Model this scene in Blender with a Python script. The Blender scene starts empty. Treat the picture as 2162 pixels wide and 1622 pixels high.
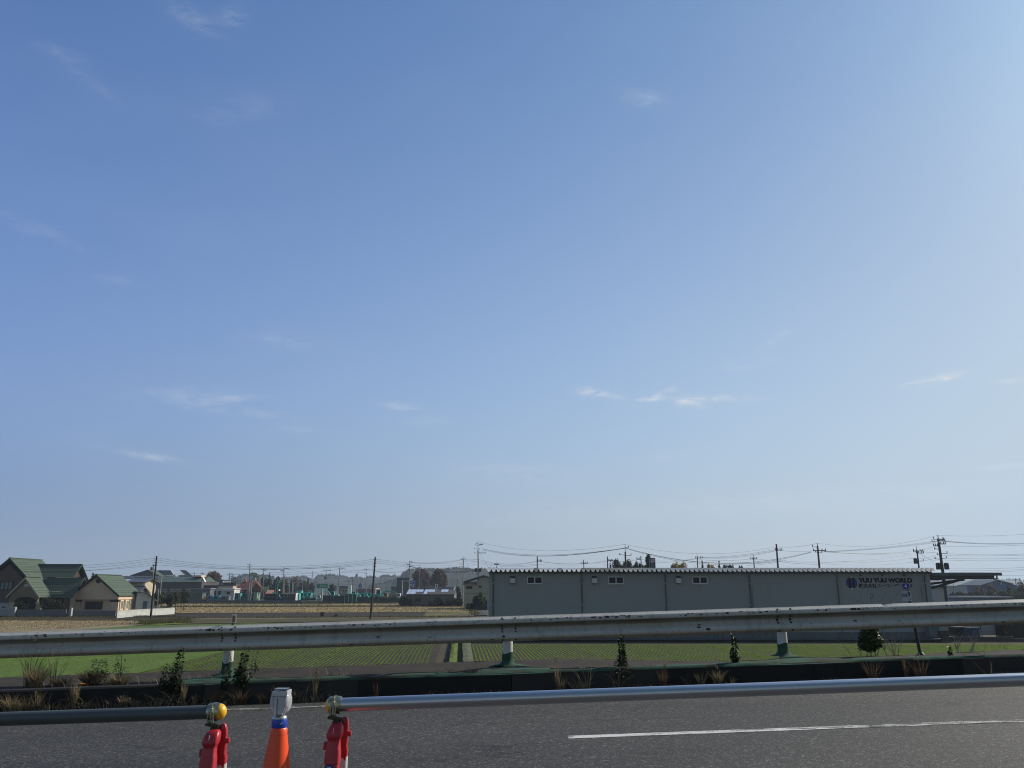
import bpy, math, random
from mathutils import Vector, Matrix, noise
random.seed(7)
R = math.radians
scene = bpy.context.scene
COL = scene.collection

# ---------------------------------------------------------------- camera
F_PX = 1686.0                       # focal length in photo pixels (photo 2162 x 1622)
PITCH = math.atan(434.0 / F_PX)
EYE = 4.3                           # eye height above the fields
cam_d = bpy.data.cameras.new('camera')
cam_d.sensor_width = 36.0
cam_d.lens = 36.0 * F_PX / 2162.0
cam_d.clip_start = 0.1
cam_d.clip_end = 20000.0
cam = bpy.data.objects.new('camera', cam_d)
COL.objects.link(cam)
cam.location = (0, 0, EYE)
cam.rotation_euler = (R(90) + PITCH, 0, 0)
scene.camera = cam

# ---------------------------------------------------------------- light
SUN_AZ, SUN_EL = R(60), R(33)       # clockwise from straight ahead; height
world = bpy.data.worlds.new('World')
scene.world = world
world.use_nodes = True
wn, wl = world.node_tree.nodes, world.node_tree.links
wn.clear()
w_out = wn.new('ShaderNodeOutputWorld')
w_bg = wn.new('ShaderNodeBackground')
w_bg.inputs['Strength'].default_value = 0.0758
wl.new(w_bg.outputs[0], w_out.inputs[0])
w_sky = wn.new('ShaderNodeTexSky')
w_sky.sky_type = 'NISHITA'
w_sky.sun_disc = False
w_sky.sun_elevation = SUN_EL
w_sky.sun_rotation = SUN_AZ
w_sky.altitude = 60
w_sky.air_density = 1.0
w_sky.dust_density = 1.4
w_sky.ozone_density = 2.0
sun_d = bpy.data.lights.new('sun', 'SUN')
sun_d.energy = 4.8
sun_d.angle = R(0.5)
sun_d.color = (1.0, 0.91, 0.77)
sun = bpy.data.objects.new('sun', sun_d)
COL.objects.link(sun)
sun_dir = Vector((math.sin(SUN_AZ) * math.cos(SUN_EL), math.cos(SUN_AZ) * math.cos(SUN_EL), math.sin(SUN_EL)))
sun.rotation_euler = sun_dir.to_track_quat('Z', 'Y').to_euler()
scene.view_settings.view_transform = 'Standard'
scene.view_settings.look = 'None'
scene.view_settings.gamma = 1.0
scene.view_settings.exposure = EXPO = 0.05
scene.render.resolution_x, scene.render.resolution_y = 1024, 768
scene.cycles.volume_step_rate = 4.0
scene.cycles.volume_max_steps = 64
scene.cycles.max_bounces = 8
scene.cycles.pixel_filter_type = 'BLACKMAN_HARRIS'
scene.cycles.filter_width = 1.05
scene.cycles.transparent_max_bounces = 12

# ---------------------------------------------------------------- geometry of the photograph
def ray(px, py):
    u, v = (px - 1081.0) / F_PX, -(py - 811.0) / F_PX
    c, s = math.cos(PITCH), math.sin(PITCH)
    return Vector((u, c - v * s, s + v * c))
def P(px, py, Y):                    # the point at forward distance Y seen at a photo pixel
    d = ray(px, py)
    t = Y / d.y
    return Vector((d.x * t, Y, EYE + d.z * t))
def G(px, py, z=0.0):                # the ground point seen at a photo pixel
    d = ray(px, py)
    t = (z - EYE) / d.z
    return Vector((d.x * t, d.y * t, z))
def X(px, Y, py=1250):
    return P(px, py, Y).x
def Z(py, Y):
    return P(1081, py, Y).z

# ---------------------------------------------------------------- sky with thin cirrus wisps
def wnode(t, **kw):
    n = wn.new(t)
    for k, v in kw.items(): setattr(n, k, v)
    return n
def wmath(op, a, b=None, clamp=False):
    n = wnode('ShaderNodeMath', operation=op, use_clamp=clamp)
    for i, x in enumerate((a, b)):
        if x is None: continue
        if isinstance(x, (int, float)): n.inputs[i].default_value = x
        else: wl.new(x, n.inputs[i])
    return n.outputs[0]
w_tc = wnode('ShaderNodeTexCoord')
def wdot(v):
    n = wnode('ShaderNodeVectorMath', operation='DOT_PRODUCT')
    wl.new(w_tc.outputs['Generated'], n.inputs[0])
    n.inputs[1].default_value = v
    return n.outputs['Value']
clouds = [(400, 832, 90, 14, .20, 4), (480, 845, 60, 9, .18, 12), (500, 868, 100, 10, .16, -3), (285, 956, 60, 8, .22, -6), (340, 968, 60, 7, .16, -4), (600, 718, 70, 20, .10, 0),
          (852, 860, 40, 8, .28, -4), (900, 872, 40, 6, .14, 8), (1250, 827, 32, 9, .60, -2), (1290, 836, 40, 6, .25, -12), (1362, 846, 40, 8, .60, 12), (1400, 832, 26, 6, .4, 25), (1455, 850, 30, 14, .60, -20),
          (1520, 842, 70, 7, .55, -3), (1975, 802, 46, 8, 1.0, 9), (1940, 808, 40, 4, .4, 4), (1362, 208, 40, 18, .20, -15), (405, 42, 46, 22, .14, -20),
          (495, 42, 30, 30, .12, -30), (130, 112, 45, 14, .09, 0), (70, 482, 80, 14, .11, -12), (1085, 998, 130, 22, .14, -3),
          (2135, 985, 60, 7, .35, 0), (1640, 1060, 520, 26, .16, 2), (250, 590, 40, 10, .06, 0), (1580, 770, 60, 12, .14, 10),
          (200, 180, 60, 12, .06, -20), (900, 890, 50, 8, .12, 0), (600, 905, 90, 8, .10, 0), (2140, 800, 30, 7, .5, 0),
          (520, 230, 90, 30, .05, 20), (1400, 965, 60, 10, .12, 5), (1640, 715, 30, 10, .2, 30)]
acc = None
for (px, py, hw, hh, st, ang) in clouds:
    d = ray(px, py).normalized()
    rt = Vector((0, 0, 1)).cross(d).normalized() * -1
    up = rt.cross(d)
    ca, sa = math.cos(R(ang)), math.sin(R(ang))
    ax, ay = rt * ca + up * sa, up * ca - rt * sa
    k = 1.0 / ray(px, py).length * 1.0
    qa, qb = hw / F_PX * k, hh / F_PX * k
    u = wdot(ax / qa); v = wdot(ay / qb)
    e = wmath('ADD', wmath('MULTIPLY', u, u), wmath('MULTIPLY', v, v))
    g = wmath('MULTIPLY', wmath('POWER', 2.718, wmath('MULTIPLY', e, -1.0)), st)
    f = wmath('GREATER_THAN', wdot(d), 0.5)
    g = wmath('MULTIPLY', g, f)
    acc = g if acc is None else wmath('ADD', acc, g)
w_map = wnode('ShaderNodeMapping')
w_map.inputs['Scale'].default_value = (1, 1, 3.0)
w_map.inputs['Rotation'].default_value = (0.12, 0.08, 0)
wl.new(w_tc.outputs['Generated'], w_map.inputs[0])
w_no = wnode('ShaderNodeTexNoise')
w_no.inputs['Scale'].default_value = 26
w_no.inputs['Detail'].default_value = 8
w_no.inputs['Roughness'].default_value = 0.70
w_no.inputs['Distortion'].default_value = 0.5
wl.new(w_map.outputs[0], w_no.inputs['Vector'])
nz = wmath('MULTIPLY', wmath('SUBTRACT', w_no.outputs['Fac'], 0.40), 5.0, True)
w_n2 = wnode('ShaderNodeTexNoise')
w_n2.inputs['Scale'].default_value = 3.2
w_n2.inputs['Detail'].default_value = 5
wl.new(w_map.outputs[0], w_n2.inputs['Vector'])
veil = wmath('MULTIPLY', wmath('SUBTRACT', w_n2.outputs['Fac'], 0.45, True), 0.09)
cl = wmath('ADD', wmath('MULTIPLY', acc, nz), veil, True)
# the sky texture, hazier and paler towards the horizon and towards the sun
w_sep = wnode('ShaderNodeSeparateXYZ')
wl.new(w_tc.outputs['Generated'], w_sep.inputs[0])
el = w_sep.outputs['Z']
def wclamp(s, a, b):
    n = wnode('ShaderNodeClamp'); wl.new(s, n.inputs[0]); n.inputs[1].default_value = a; n.inputs[2].default_value = b
    return n.outputs[0]
sx = wclamp(w_sep.outputs['X'], -0.62, 0.62)
sz = wclamp(w_sep.outputs['Z'], 0.0, 0.72)
terms = [(None, (2.1399, 2.0548, 1.7709))]
terms.append((sx, (-0.6407, -0.5918, -1.1051)))
terms.append((sz, (-1.3137, -1.0553, -0.0045)))
terms.append((wmath('MULTIPLY', sx, sx), (-1.0801, -0.8743, -0.4771)))
terms.append((wmath('MULTIPLY', sx, sz), (0.1601, 0.0075, 0.4343)))
terms.append((wmath('MULTIPLY', sz, sz), (-0.3772, 0.2319, -0.0284)))
terms.append((wmath('POWER', 2.71828, wmath('MULTIPLY', sz, -25.0)), (1.2265, 1.6351, 2.4512)))
terms.append((wmath('MULTIPLY', sx, wmath('POWER', 2.71828, wmath('MULTIPLY', sz, -25.0))), (-1.2865, -1.4527, -2.0783)))
terms.append((wmath('POWER', 2.71828, wmath('MULTIPLY', sz, -7.0)), (-1.9015, -1.7892, -1.1338)))
terms.append((wmath('MULTIPLY', sx, wmath('POWER', 2.71828, wmath('MULTIPLY', sz, -7.0))), (1.0414, 1.0091, 1.5602)))
vacc = None
for sc_, v_ in terms:
    if sc_ is None:
        n = wnode('ShaderNodeCombineXYZ')
        for i in range(3): n.inputs[i].default_value = v_[i]
    else:
        n = wnode('ShaderNodeVectorMath', operation='SCALE'); n.inputs[0].default_value = v_; wl.new(sc_, n.inputs['Scale'])
    if vacc is None: vacc = n.outputs[0]
    else:
        m = wnode('ShaderNodeVectorMath', operation='ADD'); wl.new(vacc, m.inputs[0]); wl.new(n.outputs[0], m.inputs[1]); vacc = m.outputs[0]
m = wnode('ShaderNodeVectorMath', operation='MAXIMUM'); wl.new(vacc, m.inputs[0]); m.inputs[1].default_value = (0.3, 0.3, 0.3)
m2 = wnode('ShaderNodeVectorMath', operation='MULTIPLY'); wl.new(w_sky.outputs[0], m2.inputs[0]); wl.new(m.outputs[0], m2.inputs[1])
# unseen sky behind the viewer, warm tint added so shaded faces look less blue
behind = wmath('MULTIPLY', wmath('SUBTRACT', 0.25, w_sep.outputs['Y']), 1.6, True)
m3 = wnode('ShaderNodeMix', data_type='RGBA', blend_type='MULTIPLY'); wl.new(behind, m3.inputs['Factor']); wl.new(m2.outputs[0], m3.inputs['A']); m3.inputs['B'].default_value = (1.12, 0.93, 0.70, 1)
SKYCOL = m3.outputs['Result']
CLOUDCOL = (9.4, 9.7, 10.1, 1)

w_mix = wnode('ShaderNodeMix', data_type='RGBA')
wl.new(cl, w_mix.inputs['Factor'])
wl.new(SKYCOL, w_mix.inputs['A'])
w_mix.inputs['B'].default_value = CLOUDCOL
wl.new(w_mix.outputs['Result'], w_bg.inputs['Color'])


# ---------------------------------------------------------------- mesh helpers
class MB:
    def __init__(s): s.v, s.f, s.m, s.mats = [], [], [], []
    def mi(s, mat):
        if mat is None: return 0
        if mat not in s.mats: s.mats.append(mat)
        return s.mats.index(mat)
    def add(s, vs, fs, mat=None):
        o = len(s.v); k = s.mi(mat)
        s.v += [Vector(p) for p in vs]
        s.f += [tuple(i + o for i in f) for f in fs]
        s.m += [k] * len(fs)
        return s
    def box(s, x0, x1, y0, y1, z0, z1, mat=None):
        if x0 > x1: x0, x1 = x1, x0
        if y0 > y1: y0, y1 = y1, y0
        if z0 > z1: z0, z1 = z1, z0
        v = [(x, y, z) for z in (z0, z1) for y in (y0, y1) for x in (x0, x1)]
        return s.add(v, [(0, 2, 3, 1), (4, 5, 7, 6), (0, 1, 5, 4), (2, 6, 7, 3), (0, 4, 6, 2), (1, 3, 7, 5)], mat)
    def obox(s, c, size, rz=0, ry=0, rx=0, mat=None):
        M = Matrix.Translation(Vector(c)) @ Matrix.Rotation(rz, 4, 'Z') @ Matrix.Rotation(ry, 4, 'Y') @ Matrix.Rotation(rx, 4, 'X')
        a, b, d = size[0] / 2, size[1] / 2, size[2] / 2
        v = [M @ Vector((x, y, z)) for z in (-d, d) for y in (-b, b) for x in (-a, a)]
        return s.add(v, [(0, 2, 3, 1), (4, 5, 7, 6), (0, 1, 5, 4), (2, 6, 7, 3), (0, 4, 6, 2), (1, 3, 7, 5)], mat)
    def quad(s, a, b, c, d, mat=None): return s.add([a, b, c, d], [(0, 1, 2, 3)], mat)
    def poly(s, pts, mat=None): return s.add(pts, [tuple(range(len(pts)))], mat)
    def tube(s, pts, rad, n=8, caps=True, mat=None):
        pts = [Vector(p) for p in pts]
        if not isinstance(rad, (list, tuple)): rad = [rad] * len(pts)
        rings = []
        up = None
        for i, p in enumerate(pts):
            t = (pts[min(i + 1, len(pts) - 1)] - pts[max(i - 1, 0)])
            if t.length < 1e-9: t = Vector((0, 0, 1))
            t.normalize()
            if up is None: up = t.orthogonal()
            up = (up - t * up.dot(t)).normalized()
            w = t.cross(up)
            rings.append([p + (up * math.cos(a) + w * math.sin(a)) * rad[i] for a in [2 * math.pi * k / n for k in range(n)]])
        vs = [q for r in rings for q in r]
        fs = []
        for i in range(len(pts) - 1):
            for k in range(n):
                k2 = (k + 1) % n
                fs.append((i * n + k, i * n + k2, (i + 1) * n + k2, (i + 1) * n + k))
        if caps:
            fs.append(tuple(reversed(range(n))))
            fs.append(tuple(range((len(pts) - 1) * n, len(pts) * n)))
        return s.add(vs, fs, mat)
    def lathe(s, prof, M=None, n=24, mat=None, caps=True):
        M = M or Matrix()
        vs = [M @ Vector((r * math.cos(2 * math.pi * k / n), r * math.sin(2 * math.pi * k / n), z)) for r, z in prof for k in range(n)]
        fs = []
        for i in range(len(prof) - 1):
            for k in range(n):
                k2 = (k + 1) % n
                fs.append((i * n + k, i * n + k2, (i + 1) * n + k2, (i + 1) * n + k))
        if caps:
            fs.append(tuple(reversed(range(n))))
            fs.append(tuple(range((len(prof) - 1) * n, len(prof) * n)))
        return s.add(vs, fs, mat)
    def prism(s, pts, vec, mat=None):
        n = len(pts); vec = Vector(vec)
        a = [Vector(p) for p in pts]; b = [p + vec for p in a]
        fs = [tuple(range(n)), tuple(reversed(range(n, 2 * n)))]
        for i in range(n):
            j = (i + 1) % n
            fs.append((i, i + n, j + n, j))
        return s.add(a + b, fs, mat)
    def xf(s, M):
        s.v = [M @ p for p in s.v]; return s
    def build(s, name, mat=None, parent=None, smooth=False, local=False, bevel=0.0, angle=40, label=None):
        if mat is not None and not s.mats: s.mats = [mat]
        root = Vector((0, 0, 0))
        r = parent
        if parent is not None and not local:
            while r.parent: r = r.parent
            root = Vector(r['base'])
        loc = Vector((0, 0, 0))
        if parent is None and not local and s.v:
            xs = [p.x for p in s.v]; ys = [p.y for p in s.v]; zs = [p.z for p in s.v]
            loc = Vector(((min(xs) + max(xs)) / 2, (min(ys) + max(ys)) / 2, min(zs)))
            root = loc
        me = bpy.data.meshes.new(name)
        me.from_pydata([p - root for p in s.v], [], s.f)
        for mm in s.mats: me.materials.append(mm)
        if len(s.mats) > 1: me.polygons.foreach_set('material_index', s.m)
        import bmesh
        bm = bmesh.new(); bm.from_mesh(me)
        bmesh.ops.recalc_face_normals(bm, faces=bm.faces)
        if bevel:
            bmesh.ops.bevel(bm, geom=[e for e in bm.edges if len(e.link_faces) == 2 and e.calc_face_angle(0) > 0.5], offset=bevel, segments=2, affect='EDGES', profile=0.7)
        bm.to_mesh(me); bm.free()
        if smooth:
            me.polygons.foreach_set('use_smooth', [True] * len(me.polygons))
            try: me.set_sharp_from_angle(angle=R(angle))
            except Exception: pass
        o = bpy.data.objects.new(name, me)
        COL.objects.link(o)
        o.location = loc
        if parent is not None: o.parent = parent
        if label: o['label'] = label
        return o

def raw(name, verts, faces, mats, idx=None, loc=(0, 0, 0), parent=None):
    me = bpy.data.meshes.new(name)
    me.from_pydata(verts, [], faces)
    for m in mats: me.materials.append(m)
    if idx: me.polygons.foreach_set('material_index', idx)
    o = bpy.data.objects.new(name, me); COL.objects.link(o); o.location = loc
    if parent is not None: o.parent = parent
    return o

BASES = {}
def thing(name, label, cat, loc=(0, 0, 0), group=None, rz=0):
    o = bpy.data.objects.new(name, None)
    COL.objects.link(o)
    o.empty_display_size = 0.2
    o.location = loc
    o.rotation_euler = (0, 0, rz)
    o['base'] = tuple(loc)
    o['label'] = label; o['category'] = cat
    if group: o['group'] = group
    return o
def tag(o, label, cat, group=None):
    o['label'] = label; o['category'] = cat
    if group: o['group'] = group
    return o
def kind(o, k): o['kind'] = k; return o
def kids(o): return [c for c in bpy.data.objects if c.parent == o]
def dup(root, loc, label=None, group=None, rz=None, scale=None):
    def rec(o, par):
        ch = kids(o)
        c = o.copy(); COL.objects.link(c)
        if par is not None: c.parent = par
        for k in ch: rec(k, c)
        return c
    r = rec(root, None)
    r.location = loc; r['base'] = tuple(loc)
    if label: r['label'] = label
    if group: r['group'] = group
    if rz is not None: r.rotation_euler = (0, 0, rz)
    if scale: r.scale = scale if isinstance(scale, tuple) else (scale,) * 3
    return r

# ---------------------------------------------------------------- materials
def c4(c): return (c[0], c[1], c[2], 1.0)
def srgb(r, g, b):
    f = lambda v: v / 12.92 if v <= 0.04045 else ((v + 0.055) / 1.055) ** 2.4
    return (f(r / 255), f(g / 255), f(b / 255))
class NT:
    def __init__(s, name):
        s.mat = bpy.data.materials.new(name); s.mat.use_nodes = True
        s.n, s.l = s.mat.node_tree.nodes, s.mat.node_tree.links
        s.b = s.n['Principled BSDF']; s.out = s.n['Material Output']
        s._tc = None
    def new(s, t, **kw):
        n = s.n.new(t)
        for k, v in kw.items(): setattr(n, k, v)
        return n
    def co(s, which='Object', scale=(1, 1, 1), rot=(0, 0, 0)):
        if s._tc is None: s._tc = s.new('ShaderNodeTexCoord')
        m = s.new('ShaderNodeMapping'); m.inputs['Scale'].default_value = scale; m.inputs['Rotation'].default_value = rot
        s.l.new(s._tc.outputs[which], m.inputs[0]); return m.outputs[0]
    def noise(s, scale, detail=4, rough=0.55, dist=0.0, vec=None, out='Fac'):
        n = s.new('ShaderNodeTexNoise'); n.inputs['Scale'].default_value = scale; n.inputs['Detail'].default_value = detail
        n.inputs['Roughness'].default_value = rough; n.inputs['Distortion'].default_value = dist
        s.l.new(vec if vec is not None else s.co(), n.inputs['Vector']); return n.outputs[out]
    def voro(s, scale, vec=None, feature='F1', rand=1.0, out='Distance'):
        n = s.new('ShaderNodeTexVoronoi', feature=feature); n.inputs['Scale'].default_value = scale; n.inputs['Randomness'].default_value = rand
        s.l.new(vec if vec is not None else s.co(), n.inputs['Vector']); return n.outputs[out]
    def math(s, op, a, b=None, clamp=False):
        n = s.new('ShaderNodeMath', operation=op, use_clamp=clamp)
        for i, x in enumerate((a, b)):
            if x is None: continue
            if isinstance(x, (int, float)): n.inputs[i].default_value = x
            else: s.l.new(x, n.inputs[i])
        return n.outputs[0]
    def ramp(s, fac, stops, interp='LINEAR'):
        n = s.new('ShaderNodeValToRGB'); cr = n.color_ramp; cr.interpolation = interp
        while len(cr.elements) < len(stops): cr.elements.new(0.5)
        for e, (p, c) in zip(cr.elements, stops):
            e.position = p; e.color = c4(c) if not isinstance(c, (int, float)) else (c, c, c, 1)
        s.l.new(fac, n.inputs[0]); return n.outputs[0]
    def mix(s, fac, a, b, blend='MIX'):
        n = s.new('ShaderNodeMix', data_type='RGBA', blend_type=blend)
        for k, x in (('Factor', fac), ('A', a), ('B', b)):
            if isinstance(x, (int, float)): n.inputs[k].default_value = x if k == 'Factor' else (x, x, x, 1)
            elif isinstance(x, tuple): n.inputs[k].default_value = c4(x)
            else: s.l.new(x, n.inputs[k])
        return n.outputs['Result']
    def col(s, c):
        if isinstance(c, tuple): s.b.inputs['Base Color'].default_value = c4(c)
        else: s.l.new(c, s.b.inputs['Base Color'])
        return s
    def rough(s, r):
        if isinstance(r, (int, float)): s.b.inputs['Roughness'].default_value = r
        else: s.l.new(r, s.b.inputs['Roughness'])
        return s
    def bump(s, h, strength=0.3, dist=0.02):
        n = s.new('ShaderNodeBump'); n.inputs['Strength'].default_value = strength; n.inputs['Distance'].default_value = dist
        s.l.new(h, n.inputs['Height']); s.l.new(n.outputs[0], s.b.inputs['Normal']); return s
    def set(s, **kw):
        for k, v in kw.items(): s.b.inputs[k.replace('_', ' ')].default_value = v
        return s

MC = {}
def mat(name, color, rough=0.7, var=0.25, scale=1.5, bump=0.0, metal=0.0, spec=0.5, stretch=(1, 1, 1)):
    """matte material: one colour broken up by two octaves of weathering noise"""
    if name in MC: return MC[name]
    t = NT(name)
    v = t.co(scale=stretch)
    n1 = t.noise(scale, 6, 0.6, vec=v)
    d = tuple(c * (1 - var) for c in color); l = tuple(min(1, c * (1 + var)) for c in color)
    t.col(t.ramp(n1, [(0.3, d), (0.7, l)]))
    t.rough(rough)
    t.set(Metallic=metal)
    t.b.inputs['Specular IOR Level'].default_value = spec
    if bump: t.bump(t.noise(scale * 6, 4, vec=v), bump, 0.02)
    MC[name] = t.mat
    return t.mat
def leafmat(name, cols, rough=0.6, trans=0.25):
    """foliage: every leaf face takes its own shade between the given colours"""
    if name in MC: return MC[name]
    t = NT(name)
    g = t.new('ShaderNodeNewGeometry')
    n = len(cols)
    col = t.ramp(g.outputs['Random Per Island'], [(i / max(1, n - 1), c) for i, c in enumerate(cols)])
    t.col(col); t.rough(rough)
    t.b.inputs['Specular IOR Level'].default_value = 0.25
    if trans:
        tr = t.new('ShaderNodeBsdfTranslucent'); t.l.new(col, tr.inputs[0])
        mx = t.new('ShaderNodeMixShader'); mx.inputs[0].default_value = trans
        t.l.new(t.b.outputs[0], mx.inputs[1]); t.l.new(tr.outputs[0], mx.inputs[2]); t.l.new(mx.outputs[0], t.out.inputs[0])
    MC[name] = t.mat
    return t.mat
def siding(name, color, pitch=0.3, axis='X', depth=0.35, var=0.1, rough=0.6, spec=0.4, grime=0.15, line=.35):
    """board or rib cladding / tile courses: shallow grooves every `pitch` metres"""
    if name in MC: return MC[name]
    t = NT(name)
    sep = t.new('ShaderNodeSeparateXYZ'); t.l.new(t.co(), sep.inputs[0])
    f = t.math('FRACT', t.math('DIVIDE', sep.outputs[axis], pitch))
    groove = t.ramp(f, [(0.0, 0.0), (0.10, 1.0), (0.90, 1.0), (1.0, 0.0)])
    n1 = t.noise(0.7, 6, 0.6)
    cell = t.new('ShaderNodeTexWhiteNoise', noise_dimensions='1D'); t.l.new(t.math('FLOOR', t.math('DIVIDE', sep.outputs[axis], pitch)), cell.inputs['W'])
    base = t.mix(n1, tuple(c * (1 - var - grime) for c in color), tuple(min(1, c * (1 + var)) for c in color))
    base = t.mix(0.12, base, t.mix(cell.outputs['Value'], tuple(c * 0.7 for c in color), tuple(min(1, c * 1.3) for c in color)))
    t.col(t.mix(t.math('MULTIPLY', t.math('SUBTRACT', 1.0, groove), line), base, tuple(c * 0.35 for c in color)))
    t.bump(groove, depth, pitch * 0.12)
    t.rough(rough); t.b.inputs['Specular IOR Level'].default_value = spec
    MC[name] = t.mat
    return t.mat
def glassmat(name='window_glass', color=(0.008, 0.010, 0.012)):
    if name in MC: return MC[name]
    t = NT(name); t.col(t.mix(t.noise(0.8, 2), color, tuple(c * 2.2 for c in color))); t.rough(0.12); t.set(Metallic=0.0)
    t.b.inputs['Specular IOR Level'].default_value = 0.15
    MC[name] = t.mat; return t.mat

# ---------------------------------------------------------------- plants
def crown(blobs, n, leaf, rng, flat=0.0):
    """leaf-sized faces scattered through overlapping ellipsoids, thinner towards the rim"""
    vs, fs = [], []
    w = [b[3] * b[4] * b[5] for b in blobs]; tot = sum(w)
    for b, wi in zip(blobs, w):
        cx, cy, cz, rx, ry, rz = b
        k = max(4, int(n * wi / tot))
        ph = rng.uniform(0, 99)
        for _ in range(k):
            while True:
                d = Vector((rng.uniform(-1, 1), rng.uniform(-1, 1), rng.uniform(-1, 1)))
                if 0.05 < d.length < 1: break
            dn = d.normalized()
            lump = 0.80 + 0.34 * noise.noise(dn * 2.3 + Vector((ph, 0, 0))) + 0.14 * noise.noise(dn * 6 + Vector((0, ph, 0)))
            r = (d.length ** 0.45) * lump
            p = Vector((cx + dn.x * rx * r, cy + dn.y * ry * r, cz + dn.z * rz * r))
            s = leaf * rng.uniform(0.55, 1.35)
            nrm = (dn + Vector((rng.gauss(0, .6), rng.gauss(0, .6), rng.gauss(0, .6)))).normalized()
            a = nrm.orthogonal().normalized(); c = nrm.cross(a)
            th = rng.uniform(0, 6.28); a, c = a * math.cos(th) + c * math.sin(th), c * math.cos(th) - a * math.sin(th)
            o = len(vs)
            vs += [p - a * s, p - c * s * 0.55 + nrm * s * .1, p + a * s, p + c * s * 0.55 + nrm * s * .1]
            fs.append((o, o + 1, o + 2, o + 3))
    return vs, fs
def limbs(mb, base, h, r, rng, depth=2, spread=0.5, n=5, nb=5, lean=(0, 0)):
    """a tapered trunk with limbs"""
    pts = [Vector(base) + Vector((lean[0] * t + rng.uniform(-.03, .03) * h * t, lean[1] * t + rng.uniform(-.03, .03) * h * t, h * t)) for t in (0, .25, .5, .75, 1)]
    mb.tube(pts, [r, r * .8, r * .6, r * .4, r * .15], n)
    if depth:
        for i in range(nb):
            t = rng.uniform(0.3, 0.95)
            k = t * 4; j = min(3, int(k)); p = pts[j].lerp(pts[j + 1], k - j)
            a = rng.uniform(0, 6.28); L = h * spread * rng.uniform(.6, 1.1) * (1.1 - t * .6)
            q1 = p + Vector((math.cos(a) * L * .5, math.sin(a) * L * .5, L * .35))
            q2 = p + Vector((math.cos(a + .2) * L, math.sin(a + .2) * L, L * .9))
            mb.tube([p, q1, q2], [r * .45 * (1.1 - t), r * .3 * (1.1 - t), r * .08], max(3, n - 1))
            if depth > 1:
                for _ in range(3):
                    u = rng.uniform(.3, 1); m = q1.lerp(q2, u); aa = a + rng.uniform(-1.2, 1.2); l2 = L * .4
                    mb.tube([m, m + Vector((math.cos(aa) * l2, math.sin(aa) * l2, l2 * rng.uniform(.2, .9)))], [r * .12, r * .03], 3)
TREES = 0
def tree(name, label, px, ytop, pw, Y, z0=0.0, mats=None, n=1200, leaf=0.35, shape='round', group=None, cat='tree', trunk=0.18, gap=0.12, bark=None, deep=None, seed=None):
    """a tree whose crown spans pw photo pixels around px with its top at ytop, standing at distance Y"""
    global TREES; TREES += 1
    rng = random.Random(seed if seed is not None else TREES * 31 + 5)
    x = X(px, Y, 1245); top = Z(ytop, Y)
    w = abs(X(px + pw / 2, Y) - X(px - pw / 2, Y)) / 2
    h = top - z0
    t = thing(name, label, cat, (x, Y, z0), group)
    mb = MB()
    limbs(mb, (x, Y, z0), h * (0.8 if shape != 'cone' else 0.95), max(0.06, h * 0.025), rng, 1, 0.35, 6, 6)
    mb.build('trunk', bark or mat('bark', (0.06, 0.048, 0.038), 0.9, 0.3, 2.5), t)
    dp = deep or w
    zb = z0 + h * gap
    H = top - zb
    bl = []
    if shape == 'cone':
        k = 6
        for i in range(k):
            f = i / (k - 1)
            rr = w * (1 - f) * 0.95 + w * 0.16
            bl.append((x, Y, zb + H * (0.1 + 0.82 * f), rr, rr, H / k * 1.0))
    elif shape == 'column':
        for i in range(4):
            f = (i + .5) / 4
            bl.append((x + rng.uniform(-.1, .1) * w, Y, zb + H * f, w * (0.95 - .25 * abs(f - .4)), w, H / 4 * .85))
    elif shape == 'fan':
        bl.append((x, Y, zb + H * .52, w * .82, dp * .82, H * .46))
        for i in range(11):
            a = math.pi * i / 10
            bl.append((x + math.cos(a) * w * .66, Y + rng.uniform(-.4, .4) * dp, zb + H * (.42 + .38 * math.sin(a)), w * .32, dp * .35, H * .22))
    else:
        bl.append((x, Y, zb + H * .45, w * .8, dp * .8, H * .42))
        for i in range(9):
            a = rng.uniform(0, 6.28); rr = rng.uniform(.35, .7)
            zf = rng.uniform(.25, .8); s = rng.uniform(.28, .42)
            bl.append((x + math.cos(a) * rr * w, Y + math.sin(a) * rr * dp, zb + H * zf, w * s, dp * s, H * s * .75))
        bl.append((x + rng.uniform(-.2, .2) * w, Y, zb + H * .80, w * .42, dp * .42, H * .24))
    vs, fs = crown(bl, n, leaf, rng)
    base = Vector((x, Y, z0))
    raw('crown', [p - base for p in vs], fs, [mats], None, (0, 0, 0), t)
    return t

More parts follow.
